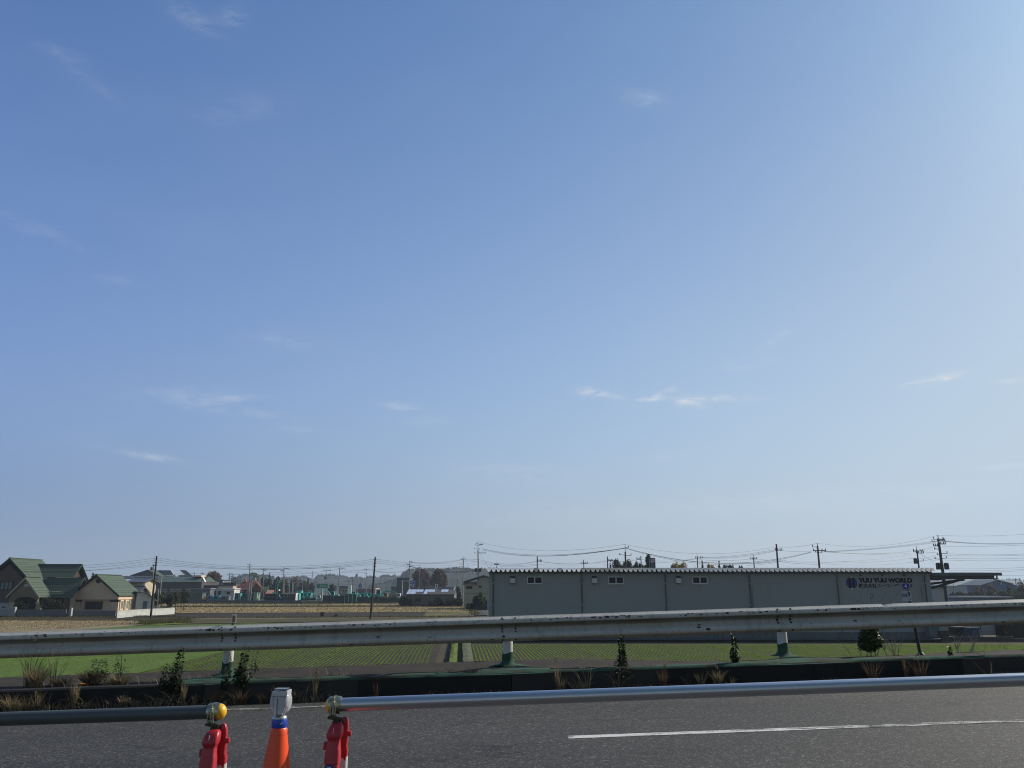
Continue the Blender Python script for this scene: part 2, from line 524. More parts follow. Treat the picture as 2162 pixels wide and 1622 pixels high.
# ---------------------------------------------------------------- lettering
def text(name, s, size, M, m, parent=None, extrude=0.004, bold=0.0, xs=1.0, shear=0.0, align='LEFT', valign='BOTTOM_BASELINE', fit=None):
    cu = bpy.data.curves.new('tmp', 'FONT'); cu.body = s; cu.size = size; cu.extrude = extrude; cu.offset = bold
    cu.shear = shear; cu.align_x = align; cu.align_y = valign
    ob = bpy.data.objects.new('tmp', cu); COL.objects.link(ob)
    bpy.context.view_layer.update()
    me = bpy.data.meshes.new_from_object(ob.evaluated_get(bpy.context.evaluated_depsgraph_get()))
    bpy.data.objects.remove(ob); bpy.data.curves.remove(cu)
    if fit and len(me.vertices):
        xsx = [v.co.x for v in me.vertices]; ys = [v.co.y for v in me.vertices]
        x0, x1, y0, y1 = min(xsx), max(xsx), min(ys), max(ys)
        for v in me.vertices:
            v.co.x = (v.co.x - x0) / max(1e-6, x1 - x0) * fit[0]; v.co.y = (v.co.y - y0) / max(1e-6, y1 - y0) * fit[1]
    elif xs != 1.0:
        for v in me.vertices: v.co.x *= xs
    root = Vector((0, 0, 0))
    if parent is not None:
        r = parent
        while r.parent: r = r.parent
        root = Vector(r['base'])
    me.transform(Matrix.Translation(-root) @ M)
    me.materials.clear(); me.materials.append(m)
    o = bpy.data.objects.new(name, me); COL.objects.link(o)
    if parent is not None: o.parent = parent
    return o
def facing(x, y, z, rz=0.0):        # text plane facing -Y (towards the camera), turned by rz about Z
    return Matrix.Translation((x, y, z)) @ Matrix.Rotation(rz, 4, 'Z') @ Matrix.Rotation(R(90), 4, 'X')


# ================================================================ the road (climbs 3.1 % to the right, turned 1.1 degrees)
GR, YAWT = 0.031, 0.019
Z0 = EYE - 1.32
def RD(s, t, h=0.0): return Vector((s, t + s * YAWT, Z0 + GR * s + h))
def strip(name, s0, s1, prof, m, k='structure', step=2.0, parent=None, jit=0.0, seed=1):
    """a long sheet following the road: prof = [(t, h), ...] across it"""
    rng = random.Random(seed)
    n = max(1, int(round((s1 - s0) / step))); vs, fs = [], []; w = len(prof(0) if callable(prof) else prof)
    for i in range(n + 1):
        s = s0 + (s1 - s0) * i / n
        for (t, h) in (prof(s) if callable(prof) else prof): vs.append(RD(s, t, h) + Vector((0, 0, rng.uniform(-jit, jit))))
    for i in range(n):
        for j in range(w - 1):
            fs.append((i * w + j, (i + 1) * w + j, (i + 1) * w + j + 1, i * w + j + 1))
    o = raw(name, vs, fs, [m], None, (0, 0, 0), parent)
    if k: o['kind'] = k
    return o

# asphalt: dark binder, pale and dark stone chips, worn wheel tracks, fine cracks
def asphalt(name='asphalt', base=0.039):
    t = NT(name)
    v = t.co()
    chips = t.voro(68, v, out='Color')
    sp = t.new('ShaderNodeSeparateColor'); t.l.new(chips, sp.inputs[0])
    d = t.voro(68, v)
    w_ = lambda k: (base * k * 1.05, base * k, base * k * .90)
    chip = t.ramp(sp.outputs[0], [(0.0, w_(.10)), (0.40, w_(.55)), (0.70, w_(1.1)), (0.88, w_(2.6)), (1.0, w_(8.0))])
    fine = t.noise(150, 2, .6, vec=v)
    mid = t.noise(30, 4, 0.75, vec=v)
    c = t.mix(0.42, chip, t.ramp(mid, [(0.38, w_(.25)), (0.60, w_(1.6))]))
    c = t.mix(0.25, c, t.ramp(fine, [(0.35, w_(.3)), (0.65, w_(1.8))]))
    big = t.noise(0.55, 5, 0.6, vec=t.co(scale=(0.35, 1.6, 1)))
    c = t.mix(1.0, c, t.ramp(big, [(0.3, (0.72, 0.73, 0.76)), (0.7, (1.22, 1.21, 1.18))]), 'MULTIPLY')
    wv = t.noise(1.7, 6, 0.7, vec=t.co(scale=(1, 1, 1)), out='Color')
    av = t.new('ShaderNodeVectorMath', operation='ADD'); t.l.new(t.co(scale=(.25, 1.0, 1)), av.inputs[0])
    sc = t.new('ShaderNodeVectorMath', operation='SCALE'); t.l.new(wv, sc.inputs[0]); sc.inputs['Scale'].default_value = 0.35; t.l.new(sc.outputs[0], av.inputs[1])
    cr = t.voro(0.9, av.outputs[0], feature='DISTANCE_TO_EDGE')
    crack = t.math('MULTIPLY', t.math('LESS_THAN', cr, 0.006), t.ramp(t.noise(0.9, 3), [(0.52, 0.0), (0.60, 1.0)]))
    c = t.mix(t.math('MULTIPLY', crack, 0.8), c, (0.006, 0.006, 0.007))
    t.col(c); t.rough(t.math('ADD', t.math('MULTIPLY', mid, 0.3), 0.6))
    t.b.inputs['Specular IOR Level'].default_value = 0.35
    t.bump(t.math('ADD', sp.outputs[1], t.math('MULTIPLY', d, -0.6)), 0.75, 0.006)
    return t
m_asph = asphalt().mat
def worn_paint(name, wear, length=8.0):
    t = asphalt(name)
    src = t.b.inputs['Base Color'].links[0].from_socket
    v = t.co(scale=(0.35, 3.0, 1))
    n = t.noise(9, 6, 0.72, vec=v)
    n2 = t.noise(90, 2, 0.6)
    f = t.math('ADD', n, t.math('MULTIPLY', t.math('SUBTRACT', n2, 0.5), 0.35))
    sep = t.new('ShaderNodeSeparateXYZ'); t.l.new(t.co(), sep.inputs[0])
    far = t.math('MULTIPLY', sep.outputs['X'], wear[1])
    f = t.math('ADD', t.math('SUBTRACT', f, wear[0]), far)
    f = t.math('MULTIPLY', f, 14.0, True)
    t.col(t.mix(f, src, t.mix(n2, (0.42, 0.42, 0.40), (0.72, 0.72, 0.69))))
    return t.mat

LO, HI = -60.0, 60.0
strip('road', LO, HI, [(4.1, 0.0), (7.4, 0.03), (11.08, 0.0)], m_asph)
strip('edge_line', LO, HI, [(10.44, 0.010), (10.54, 0.0095)], worn_paint('edge_paint', (0.49, 0.0)))
# lane markings: 6 m strokes, 9 m apart
pm = worn_paint('lane_paint', (0.350, -0.038))
for k in (-1, 0, 1):
    s0 = 0.50 + k * 15.0
    strip('lane_marking', s0, s0 + 9.0, [(7.60, 0.0310), (7.74, 0.0298)], pm, step=1.0)
m_conc = None
def concrete(name, base, stain=0.5, sc=1.2, green=0.0):
    if name in MC: return MC[name]
    t = NT(name)
    n = t.noise(sc, 7, 0.65); n2 = t.noise(sc * 9, 5, 0.6)
    c = t.mix(n, tuple(b * (1 - stain) for b in base), base)
    st = t.noise(1.1, 5, 0.6, vec=t.co(scale=(3.5, 3.5, 0.35)))
    c = t.mix(t.ramp(st, [(0.52, 0.0), (0.68, 0.7)]), c, tuple(b * 0.3 for b in base))
    c = t.mix(t.math('MULTIPLY', n2, 0.3), c, tuple(b * 0.55 for b in base))
    t.col(c); t.rough(0.88); t.bump(n2, 0.35, 0.01)
    MC[name] = t.mat; return t.mat
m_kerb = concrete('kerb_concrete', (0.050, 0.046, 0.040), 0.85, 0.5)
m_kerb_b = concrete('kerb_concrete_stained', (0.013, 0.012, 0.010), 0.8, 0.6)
m_soil = None
def ground_mat(name, cols, scale=3.0, fine=40.0, rough=0.95, stretch=(1, 1, 1), bump=0.5, rot=0.0, dist=0.05, fleck=None):
    if name in MC: return MC[name]
    t = NT(name)
    v = t.co(scale=stretch, rot=(0, 0, rot))
    n = t.noise(scale, 6, 0.62, vec=v); f = t.noise(fine, 4, 0.7, vec=v)
    k = t.math('ADD', t.math('MULTIPLY', n, 0.5), t.math('MULTIPLY', f, 0.5))
    m = len(cols)
    c = t.ramp(k, [(0.34 + 0.32 * i / max(1, m - 1), cc) for i, cc in enumerate(cols)])
    if fleck:
        fl = t.voro(fleck[1], v)
        c = t.mix(t.math('MULTIPLY', t.math('LESS_THAN', fl, fleck[2]), 0.85), c, fleck[0])
    t.col(c); t.rough(rough); t.b.inputs['Specular IOR Level'].default_value = 0.15
    t.bump(f, bump, dist)
    MC[name] = t.mat; return t.mat
m_soil = ground_mat('shoulder_soil', [(0.022, 0.019, 0.016), (0.042, 0.036, 0.030), (0.062, 0.052, 0.042)], 2.0, 26, fleck=((0.35, 0.32, 0.28), 9.0, 0.045), dist=0.02)
m_bank = ground_mat('bank_soil', [(0.03, 0.03, 0.016), (0.06, 0.055, 0.03), (0.05, 0.075, 0.03)], 1.2, 12, dist=0.05)

# kerb: precast blocks 2 m long with open joints
kb = thing('kerb', 'row of dark stained concrete kerb blocks along the far road edge', 'kerb', RD(0, 11.1))
del kb['category']; kb['kind'] = 'structure'
rng = random.Random(4)
s = -22.0
seams = []
while s < 22:
    L = 1.993; j = rng.uniform(-.006, .006); tj = rng.uniform(-.008, .008)
    s1 = s + L
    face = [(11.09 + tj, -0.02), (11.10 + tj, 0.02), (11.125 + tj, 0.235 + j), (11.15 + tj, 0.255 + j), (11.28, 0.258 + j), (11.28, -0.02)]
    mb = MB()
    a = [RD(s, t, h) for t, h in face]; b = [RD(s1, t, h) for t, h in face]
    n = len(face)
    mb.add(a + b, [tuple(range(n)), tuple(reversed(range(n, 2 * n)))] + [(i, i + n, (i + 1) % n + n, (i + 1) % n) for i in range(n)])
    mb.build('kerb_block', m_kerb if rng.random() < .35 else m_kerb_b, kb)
    s += 2.0
# soil shoulder behind the kerb, falling away as a bank to the fields; it sinks towards the right
def sag(s):
    k = min(1, max(0, (s - 0.2) / 3.4)); k = k * k * (3 - 2 * k)
    return k * (0.125 - 0.03 * min(1, max(0, (s - 6) / 3)))
def shprof(s):
    d = sag(s)
    return [(11.275, 0.235), (11.55, .245 - .12 * d), (11.8, 0.245 - d * .45), (12.3, 0.262 - d * .8), (12.7, 0.278 - d), (12.95, 0.27 - d)]
strip('shoulder', LO, HI, shprof, m_soil, step=0.25, jit=0.008, seed=3)
def bankz(s, t): return RD(s, t)
vs, fs = [], []
NB = 240
for i in range(NB + 1):
    s_ = LO + (HI - LO) * i / NB
    p0 = RD(s_, 12.95, 0.27 - sag(s_))
    for q in (0.0, 0.33, 0.66, 1.0):
        vs.append(Vector((p0.x, p0.y + 5.2 * q, p0.z * (1 - q) + 0.0 * q + 0.05 * math.sin(i * 1.7 + q * 5) * q * (1 - q) * 4 - (0.05 if q == 1 else 0))))
for i in range(NB):
    for j in range(3): fs.append((i * 4 + j, (i + 1) * 4 + j, (i + 1) * 4 + j + 1, i * 4 + j + 1))
kind(raw('embankment', vs, fs, [m_bank]), 'structure')
# near pavement the barricades and the cone stand on
PV = 0.14
m_pave = ground_mat('pavement_asphalt', [(0.05, 0.05, 0.05), (0.075, 0.075, 0.075)], 4, 90, rough=0.8, dist=0.004)
strip('pavement', LO, HI, [(-3.0, PV + .01), (3.9, PV)], m_pave)
strip('pavement_kerb', LO, HI, [(3.9, PV + .004), (4.05, PV + .004), (4.07, PV - .02), (4.08, -0.02)], concrete('kerb_pale', (0.3, 0.3, 0.29), .4, 2))
strip('near_embankment', LO, HI, [(-8.5, -3.2), (-3.0, PV + .0)], m_bank)

# green anti-weed sheet pinned over the top of the kerb and round the posts
t_ = NT('weed_sheet'); nn = t_.noise(2.5, 5, 0.6)
t_.col(t_.mix(t_.ramp(t_.noise(5, 5, .65, vec=t_.co(scale=(.35, 1, 1))), [(0.44, 0.0), (0.60, 0.9)]), t_.mix(nn, (0.022, 0.070, 0.045), (0.045, 0.12, 0.080)), (0.04, 0.034, 0.026)))
t_.rough(0.85); t_.set(**{'Specular_IOR_Level': .15}); t_.bump(t_.noise(9, 5, .6), 0.6, 0.02)
m_sheet = t_.mat
POSTS = [-4.06 - 8.0, -4.06 - 4.0, -4.06, -0.06, 3.94, 7.94, 11.94]
rng = random.Random(9)
def sheet(s0, s1, label):
    vs, fs = [], []; n = int((s1 - s0) / 0.08); T = [11.118, 11.14, 11.18, 11.24, 11.31, 11.39, 11.47]
    for i in range(n + 1):
        s = s0 + (s1 - s0) * i / n
        w = 0.10 * noise.noise(Vector((s * 1.3, 0, 0))) + 0.10 * noise.noise(Vector((s * 4.1, 3, 0)))
        dp = min([abs(s - p) for p in POSTS]); bulge = max(0, 1 - dp / 0.7)
        for j, t in enumerate(T):
            f = j / (len(T) - 1)
            tt = t + f * w + f * bulge * 0.55
            h = [0.232, 0.262, 0.266, 0.268, 0.264, 0.258, 0.250][j] + 0.008 + 0.016 * abs(noise.noise(Vector((s * 5, t * 14, 1)))) * (f + .2) + 0.05 * bulge * f * (1 - f)
            vs.append(RD(s, tt, h))
    k = len(T)
    for i in range(n):
        for j in range(k - 1):
            s = s0 + (s1 - s0) * i / n
            torn = j >= 1 and noise.noise(Vector((s * 2.2, j * .25, 7))) > 0.02 + .25 * (j == 1) and min([abs(s - p) for p in POSTS]) > .45
            if not torn: fs.append((i * k + j, (i + 1) * k + j, (i + 1) * k + j + 1, i * k + j + 1))
    o = raw('weed_sheet', vs, fs, [m_sheet])
    for p in o.data.polygons: p.use_smooth = True
    tag(o, label, 'ground sheet')
sheet(-4.55, 16.0, 'torn green anti-weed sheet laid over the kerb top and round the guard rail posts')

# ================================================================ guard rail
def railmat():
    t = NT('rail_paint')
    sep = t.new('ShaderNodeSeparateXYZ'); t.l.new(t.co(), sep.inputs[0]); z = sep.outputs['Z']
    v = t.co(scale=(0.55, 1.0, 1.0))
    base = t.mix(t.noise(2.2, 6, .65, vec=t.co(scale=(.3, 1, 2.2))), (0.33, 0.315, 0.28), (0.66, 0.63, 0.56))
    # washed-down dirt streaks, heavier on some stretches
    streak = t.noise(7, 5, .6, vec=t.co(scale=(2.2, 1, .25)))
    base = t.mix(t.ramp(streak, [(0.50, 0.0), (0.72, 0.35)]), base, (0.10, 0.085, 0.065))
    band = t.ramp(t.math('MULTIPLY', t.math('ADD', z, 0.36), 2.78), [(0.0, 0.55), (.10, .2), (.16, 0.0), (.40, 0.0), (.50, .35), (.62, .85), (.71, 1.0), (.755, 0.1), (.80, 0.0), (1.0, 0.0)])  # brown bands by height: under the upper crest and along the bottom edge
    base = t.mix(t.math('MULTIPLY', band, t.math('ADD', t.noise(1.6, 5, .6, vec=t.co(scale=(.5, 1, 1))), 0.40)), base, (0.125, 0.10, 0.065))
    # rust chips: along the upper crest first, a few elsewhere
    def spots(scale, lim, vec):
        return t.math('LESS_THAN', t.voro(scale, vec), lim)
    w = t.noise(14, 3, .6, out='Color')
    va = t.new('ShaderNodeVectorMath', operation='ADD'); t.l.new(v, va.inputs[0])
    sc = t.new('ShaderNodeVectorMath', operation='SCALE'); t.l.new(w, sc.inputs[0]); sc.inputs['Scale'].default_value = 0.035; t.l.new(sc.outputs[0], va.inputs[1])
    vv = va.outputs[0]
    crest = t.ramp(t.math('MULTIPLY', t.math('ADD', z, 0.36), 2.78), [(.76, 0.0), (.82, 1.0), (.89, 1.0), (.92, 0.0)])
    low = t.ramp(t.math('MULTIPLY', t.math('ADD', z, 0.36), 2.78), [(.02, 0.0), (.10, 1.0), (.40, 1.0), (.50, .1), (.76, .05), (.8, .8), (.95, .6), (.97, 0)])
    n1 = t.noise(1.1, 3, .6, vec=t.co(scale=(1, 1, .2)))
    lim1 = t.math('MULTIPLY', t.math('MULTIPLY', crest, t.ramp(n1, [(0.36, 0.05), (0.60, 0.42)])), 1.0)
    s1 = t.math('LESS_THAN', t.voro(27, vv), lim1)
    lim2 = t.math('MULTIPLY', low, t.ramp(t.noise(2.0, 2, .5, vec=t.co(scale=(1, 1, .6))), [(0.44, 0.02), (0.70, 0.22)]))
    s2 = t.math('LESS_THAN', t.voro(12, vv), lim2)
    s3 = t.math('LESS_THAN', t.voro(40, vv), t.math('MULTIPLY', low, 0.13))
    s = t.math('MAXIMUM', t.math('MAXIMUM', s1, s2), s3)
    rust = t.mix(t.noise(60, 4, .7), (0.010, 0.006, 0.005), (0.062, 0.024, 0.014))
    halo = t.math('MULTIPLY', t.math('LESS_THAN', t.voro(27, vv), t.math('ADD', lim1, 0.12)), t.math('MULTIPLY', crest, 0.35))
    base = t.mix(t.math('MULTIPLY', halo, t.ramp(n1, [(0.42, 0.0), (0.6, 1.0)])), base, (0.26, 0.17, 0.12))
    t.col(t.mix(s, base, rust))
    t.rough(t.math('ADD', t.math('MULTIPLY', s, 0.3), 0.42))
    t.bump(t.math('ADD', t.math('MULTIPLY', s, -1.0), t.math('MULTIPLY', t.noise(3, 4, .5), 1.2)), 0.35, 0.006)
    return t.mat
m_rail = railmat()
m_bolt = mat('rusty_bolt', (0.035, 0.022, 0.017), 0.8, 0.4, 30)
m_post = None
t_ = NT('post_paint'); t_.col(t_.mix(t_.ramp(t_.noise(5, 5, .6, vec=t_.co(scale=(1, 1, .3))), [(.48, 0.), (.7, .6)]), (0.50, 0.50, 0.48), (0.22, 0.20, 0.17))); t_.rough(.45); m_post = t_.mat
T_RAIL = 12.04
prof = [(0.0, 0.000), (-0.010, -0.012), (-0.034, -0.064), (-0.044, -0.078), (-0.056, -0.083), (-0.088, -0.083), (-0.100, -0.078), (-0.110, -0.066), (-0.148, -0.012), (-0.158, -0.003), (-0.168, 0.0),
        (-0.182, 0.0), (-0.192, -0.003), (-0.202, -0.012), (-0.240, -0.066), (-0.250, -0.078), (-0.262, -0.083), (-0.294, -0.083), (-0.306, -0.078), (-0.316, -0.064), (-0.340, -0.012), (-0.350, 0.0)]
M_R = Matrix.Translation(RD(0, T_RAIL, 0.95)) @ Matrix.Rotation(math.atan(YAWT), 4, 'Z') @ Matrix.Rotation(-math.atan(GR), 4, 'Y')
gr = thing('guard_rail', 'long rust-spotted off-white W-beam guard rail on round posts across the view', 'guard rail', RD(0, T_RAIL, 0.26))
def beam(s0, s1, off, dent=None, notch=None):
    vs, fs = [], []; n = max(4, int((s1 - s0) / 0.1)); k = len(prof)
    for i in range(n + 1):
        s = s0 + (s1 - s0) * i / n
        for j, (z, d) in enumerate(prof):
            dz = 0.0025 * noise.noise(Vector((s * 1.1, 0, j * .2))); dd = 0.004 * noise.noise(Vector((s * .9, 5, j * .15)))
            if dent:
                g = math.exp(-((s - dent[0]) / dent[1]) ** 2)
                if j < 6: dz -= g * 0.030 * (1 - j / 6); dd += g * 0.022
            vs.append((s, d - off + dd, z + dz))
    for i in range(n):
        for j in range(k - 1): fs.append((i * k + j, (i + 1) * k + j, (i + 1) * k + j + 1, i * k + j + 1))
    mb = MB().add(vs, fs).xf(M_R)
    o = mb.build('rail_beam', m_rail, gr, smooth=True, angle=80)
    # object space of the paint must run along the beam: keep vertices in rail space instead
    return o
def beam_obj(s0, s1, off, dent=None):
    o = beam(s0, s1, off, dent)
    o.data.transform(Matrix.Translation(Vector(gr['base'])))
    o.data.transform(M_R.inverted())
    o.matrix_basis = Matrix.Translation(-Vector(gr['base'])) @ M_R

    return o
joints = [p + 0.155 for p in POSTS]
beams = []
ends = [-16.0] + joints + [16.0]
for i in range(len(ends) - 1):
    a, b = ends[i], ends[i + 1]
    if i == 5:
        beams.append(beam_obj(a - 0.28, 5.42, 0.0)); beams.append(beam_obj(5.40, b, 0.009, dent=(5.42, 0.06)))
    else:
        beams.append(beam_obj(a - (0.28 if i else 0), b, 0.009 * (i % 2)))
for i, ps in enumerate(POSTS):
    base = RD(ps, T_RAIL + 0.085, 0.24)
    mb = MB(); mb.lathe([(0.0698, 0.0), (0.0698, 0.60), (0.062, 0.618), (0.03, 0.626)], Matrix.Translation(base), 24)
    post = mb.build('post', m_post, gr, smooth=True)
    mb = MB(); mb.obox(base + Vector((0, -0.030, 0.535)), (0.07, 0.07, 0.07))
    mb.build('bracket', m_post, gr)
    if -5 < ps < 9:
        rr = random.Random(i)
        vs, fs = [], []
        for a in range(20):
            th = 2 * math.pi * a / 20
            for (r_, z_) in ((0.19, 0.030), (0.115, 0.045), (0.085, 0.085), (0.080, 0.14), (0.077, 0.20 + 0.014 * math.sin(th * 2 + i))):
                q = 1 + (0.35 * rr.uniform(-1, 1) if r_ > .15 else 0.05 * rr.uniform(-1, 1))
                vs.append(base + Vector((math.cos(th) * r_ * q * (1.3 if r_ > .15 else 1), math.sin(th) * r_ * q, z_)) )
        for a in range(20):
            b = (a + 1) % 20
            for j in range(4): fs.append((a * 5 + j, b * 5 + j, b * 5 + j + 1, a * 5 + j + 1))
        MB().add(vs, fs).build('sheet_sleeve', m_sheet, post, smooth=True, angle=60)
    own = beams[min(len(beams) - 1, i if i < 5 else i + 1)]
    if -6 < ps < 9:
        for dx in (-0.085, 0.105):
            for z in (-0.030, -0.128, -0.175, -0.216, -0.320):
                mb = MB()
                d = {-0.030: -0.058, -0.128: -0.042, -0.175: 0.0, -0.216: -0.034, -0.320: -0.058}[z]
                r = 0.0155 if z != -0.175 else 0.019
                MM = M_R @ Matrix.Translation((ps + dx, d - 0.004, z)) @ Matrix.Rotation(R(90), 4, 'X')
                mb.lathe([(r * .2, 0.0), (r, 0.0), (r * .9, 0.008), (r * .45, 0.013)], MM, 10)
                bb = mb
                bb.xf(M_R.inverted())
                ob = raw('bolt', bb.v, bb.f, [m_bolt]); ob.parent = own
# delineator: the small two-sided reflector plate on the post at the left
pd = RD(POSTS[2] + 0.02, T_RAIL + 0.085, 0)
mb = MB(); mb.tube([pd + Vector((0, 0, 0.86)), pd + Vector((0, 0, 0.97))], 0.016, 8)
dl = mb.build('reflector', mat('dark_steel', (0.03, 0.03, 0.03), .5), gr)
mb = MB(); mb.obox(pd + Vector((0.012, 0, 1.035)), (0.062, 0.02, 0.118), 0.25); mb.build('reflector_frame', mat('cream_plastic', (0.62, 0.60, 0.52), .5), dl, bevel=.004)
mb = MB(); mb.obox(pd + Vector((0.014, -0.011, 1.03)), (0.036, 0.008, 0.09), 0.25); mb.build('reflector_lens', mat('brown_lens', (0.22, 0.15, 0.08), .3), dl)

# ================================================================ barricades, pipes, cone and lamp
t_ = NT('galvanised_pipe'); t_.col(t_.mix(t_.noise(8, 6, .65, vec=t_.co(scale=(.15, 1, 1))), (0.36, 0.38, 0.42), (0.62, 0.64, 0.68))); t_.set(Metallic=0.92)
t_.rough(t_.math('ADD', t_.math('MULTIPLY', t_.noise(20, 4, .6, vec=t_.co(scale=(.1, 1, 1))), .26), .17)); m_pipe = t_.mat
t_.bump(t_.noise(30, 3, .5, vec=t_.co(scale=(.08, 1, 1))), .06, .004)
t_ = NT('dull_pipe'); t_.col(t_.mix(t_.noise(6, 6, .65, vec=t_.co(scale=(.15, 1, 1))), (0.060, 0.070, 0.072), (0.11, 0.125, 0.125))); t_.set(Metallic=0.35); t_.rough(.5); m_pipe2 = t_.mat
def plastic(name, c, r=.4, sub=0.0):
    t = NT(name); n = t.noise(6, 5, .6)
    t.col(t.mix(t.ramp(n, [(.35, 0.), (.75, .35)]), c, tuple(min(1, q * .6 + .02) for q in c))); t.rough(t.math('ADD', t.math('MULTIPLY', t.noise(25, 3), .2), r - .1))
    if sub: t.set(Subsurface_Weight=sub); t.b.inputs['Subsurface Radius'].default_value = (0.02, 0.01, 0.005)
    return t.mat
m_red = plastic('red_plastic', (0.42, 0.020, 0.032), .38)
m_yel = plastic('yellow_plastic', (0.80, 0.44, 0.010), .35)
m_zinc = NT('yellow_zinc'); m_zinc.col(m_zinc.ramp(m_zinc.noise(35, 3, .6), [(.3, (0.14, 0.15, 0.11)), (.5, (0.42, 0.40, 0.28)), (.7, (0.34, 0.44, 0.36))])).rough(.3).set(Metallic=.85); m_zinc = m_zinc.mat
m_sticker = plastic('blue_sticker', (0.02, 0.03, 0.26), .3)
m_wht = plastic('white_tape', (0.62, 0.62, 0.62), .35)
YP = 3.18
pR0 = P(689, 1489.6, YP); pR1 = P(2162, 1435, YP + .05)
dR = (pR1 - pR0); pR2 = pR0 + dR * 1.55
pL1 = P(476, 1502.5, YP); pL0 = P(0, 1518.5, YP - .02); dL = (pL0 - pL1); pL2 = pL1 + dL * 2.4
RP = 0.0243
def pipe(a, b, m, label):
    t = thing('barricade_pipe', label, 'pipe', a, 'pipes carried by the barricade stands')
    L = (b - a).length; n = 12
    mb = MB(); q_ = a + (b - a).normalized() * .024; mb.tube([q_.lerp(b, i / n) for i in range(n + 1)], RP, 28)
    mb.build('tube', m, t, smooth=True, angle=50)
    d = (b - a).normalized()
    q = Vector((0, 0, 1)).rotation_difference(-d)
    MM = Matrix.Translation(a + d * 0.012) @ q.to_matrix().to_4x4()
    mb = MB(); mb.lathe([(RP + .0035, -0.022), (RP + .0045, -.014), (RP + .0042, -0.006), (RP + .0015, 0.002), (RP * .80, 0.009), (RP * .5, 0.0135), (0.002, 0.015)], MM, 28)
    mb.build('end_cap', m_yel, t, smooth=True, angle=60)
    return t
pipe(pR0, pR2, m_pipe, 'shiny galvanised steel pipe with a yellow left end cap, in front of the road')
pipe(pL1, pL2, m_pipe2, 'dull grey steel pipe with yellow cap at its right end, at the lower left')
GZ = Z0 + PV
def stand(px, pyc, pipe_pt, label, flip=1):
    """an A-frame stand: moulded front leg with a rounded head, rear leg with white bands, swivel clamp round the pipe"""
    zc = pipe_pt.z; x0 = pipe_pt.x; y0 = pipe_pt.y
    base = Vector((x0, y0, GZ + GR * x0 + .003))
    t = thing('barricade_stand', label, 'barricade', base, 'red plastic barricade stands')
    top = zc - RP - 0.020
    H = top - base.z
    u = 0.00176                       # metres per photo pixel here
    def Lg(profile, y_top, y_bot, th, xs=0.0):
        pass
    ZF = lambda z: z if z > -.06 else -.06 + (z + .06) * .72
    # front leg: stacked rounded sections (dz below head top, x centre, half width, half depth)
    def loft(secs, name, m, par, rot=0.0, n=20):
        vs, fs = [], []
        for (z, xc, yc, hw, hd) in secs:
            yc = yc if yc > -.05 else -.05 + (yc + .05) * .45
            hw *= .90 if hw > .029 else .88; xc = xc * (1 if xc > 0 else .1) + (.012 if yc < -.02 else .004)
            if z > -.5: z = ZF(z)
            for k in range(n):
                a = 2 * math.pi * k / n; ca, sa = math.cos(a), math.sin(a)
                e = 0.45
                px_ = math.copysign(abs(ca) ** e, ca) * hw; py_ = math.copysign(abs(sa) ** e, sa) * hd
                vs.append((x0 + xc + px_, y0 + yc + py_, zc + z))
        for i in range(len(secs) - 1):
            for k in range(n): fs.append((i * n + k, i * n + (k + 1) % n, (i + 1) * n + (k + 1) % n, (i + 1) * n + k))
        fs.append(tuple(range(n))); fs.append(tuple((len(secs) - 1) * n + k for k in reversed(range(n))))
        return MB().add(vs, fs).build(name, m, par, smooth=True, angle=50)
    c = 0.0052
    fl = loft([(-.055, c, -.030, .012, .010), (-.058, c, -.031, .020, .016), (-.066, c - .001, -.034, .0265, .022), (-.085, c - .003, -.040, .030, .026), (-.108, c - .005, -.045, .031, .027), (-.122, c - .006, -.047, .0285, .024), (-.128, c - .006, -.047, .0250, .020), (-.140, c - .006, -.048, .0255, .020),
               (-.165, c - .007, -.052, .0275, .022), (-.185, c - .009, -.056, .0300, .024), (-.235, c - .011, -.066, .0310, .025), (-.238, c - .011, -.066, .0280, .022), (-.30, c - .013, -.080, .0290, .022), (-.42, c - .017, -.105, .030, .022), (base.z - zc, c - .024, -.145, .032, .024)], 'front_leg', m_red, t)
    # ears of the hinge on both sides of the front leg
    mb = MB()
    mb.obox((x0 - .020, y0 - .040, zc + ZF(-.160)), (.012, .020, .030)); mb.build('hinge_lug', m_red, fl, smooth=True, bevel=.004)
    rl = loft([(-.038, .036, -.006, .004, .005), (-.043, .0365, -.006, .010, .009), (-.055, .037, -.004, .0135, .012), (-.080, .0375, .000, .0140, .013), (-.095, .033, .003, .0175, .014), (-.115, .026, .006, .024, .016), (-.150, .022, .012, .029, .018), (-.170, .023, .018, .0235, .018), (-.200, .029, .026, .0200, .018), (-.228, .028, .032, .0180, .0175), (-.2281, .0275, .032, .0150, .0150), (-.30, .025, .052, .0150, .0150)], 'rear_leg', m_red, t)
    mb = MB(); mb.lathe([(.002, -.016), (.0085, -.016), (.0105, -.010), (.0105, .010), (.0085, .016), (.002, .016)], Matrix.Translation((x0 + .048, y0 + .0, zc + ZF(-.112))) @ Matrix.Rotation(R(90), 4, 'Y'), 14)
    mb.build('hinge_knob', m_red, rl, smooth=True)
    q0 = Vector((x0 + .0305, y0 + .036, zc + ZF(-.2285))); q1 = Vector((x0 + .012, y0 + .150, base.z + .002)); d = q1 - q0
    mb = MB(); mb.tube([q0, q1], .0172, 18, mat=m_red); mb.build('rear_tube', m_red, rl, smooth=True)
    for f0, f1 in ((0.0, .085), (.25, .42), (.60, .78)):
        mb = MB(); mb.tube([q0 + d * f0, q0 + d * f1], .0181, 18); mb.build('reflective_band', m_wht, rl, smooth=True)
    # blue maker's sticker with a white flash on the front leg
    mb = MB(); sv = []
    sy = y0 - .0580 - .0225; sz = zc - .203
    n = 20
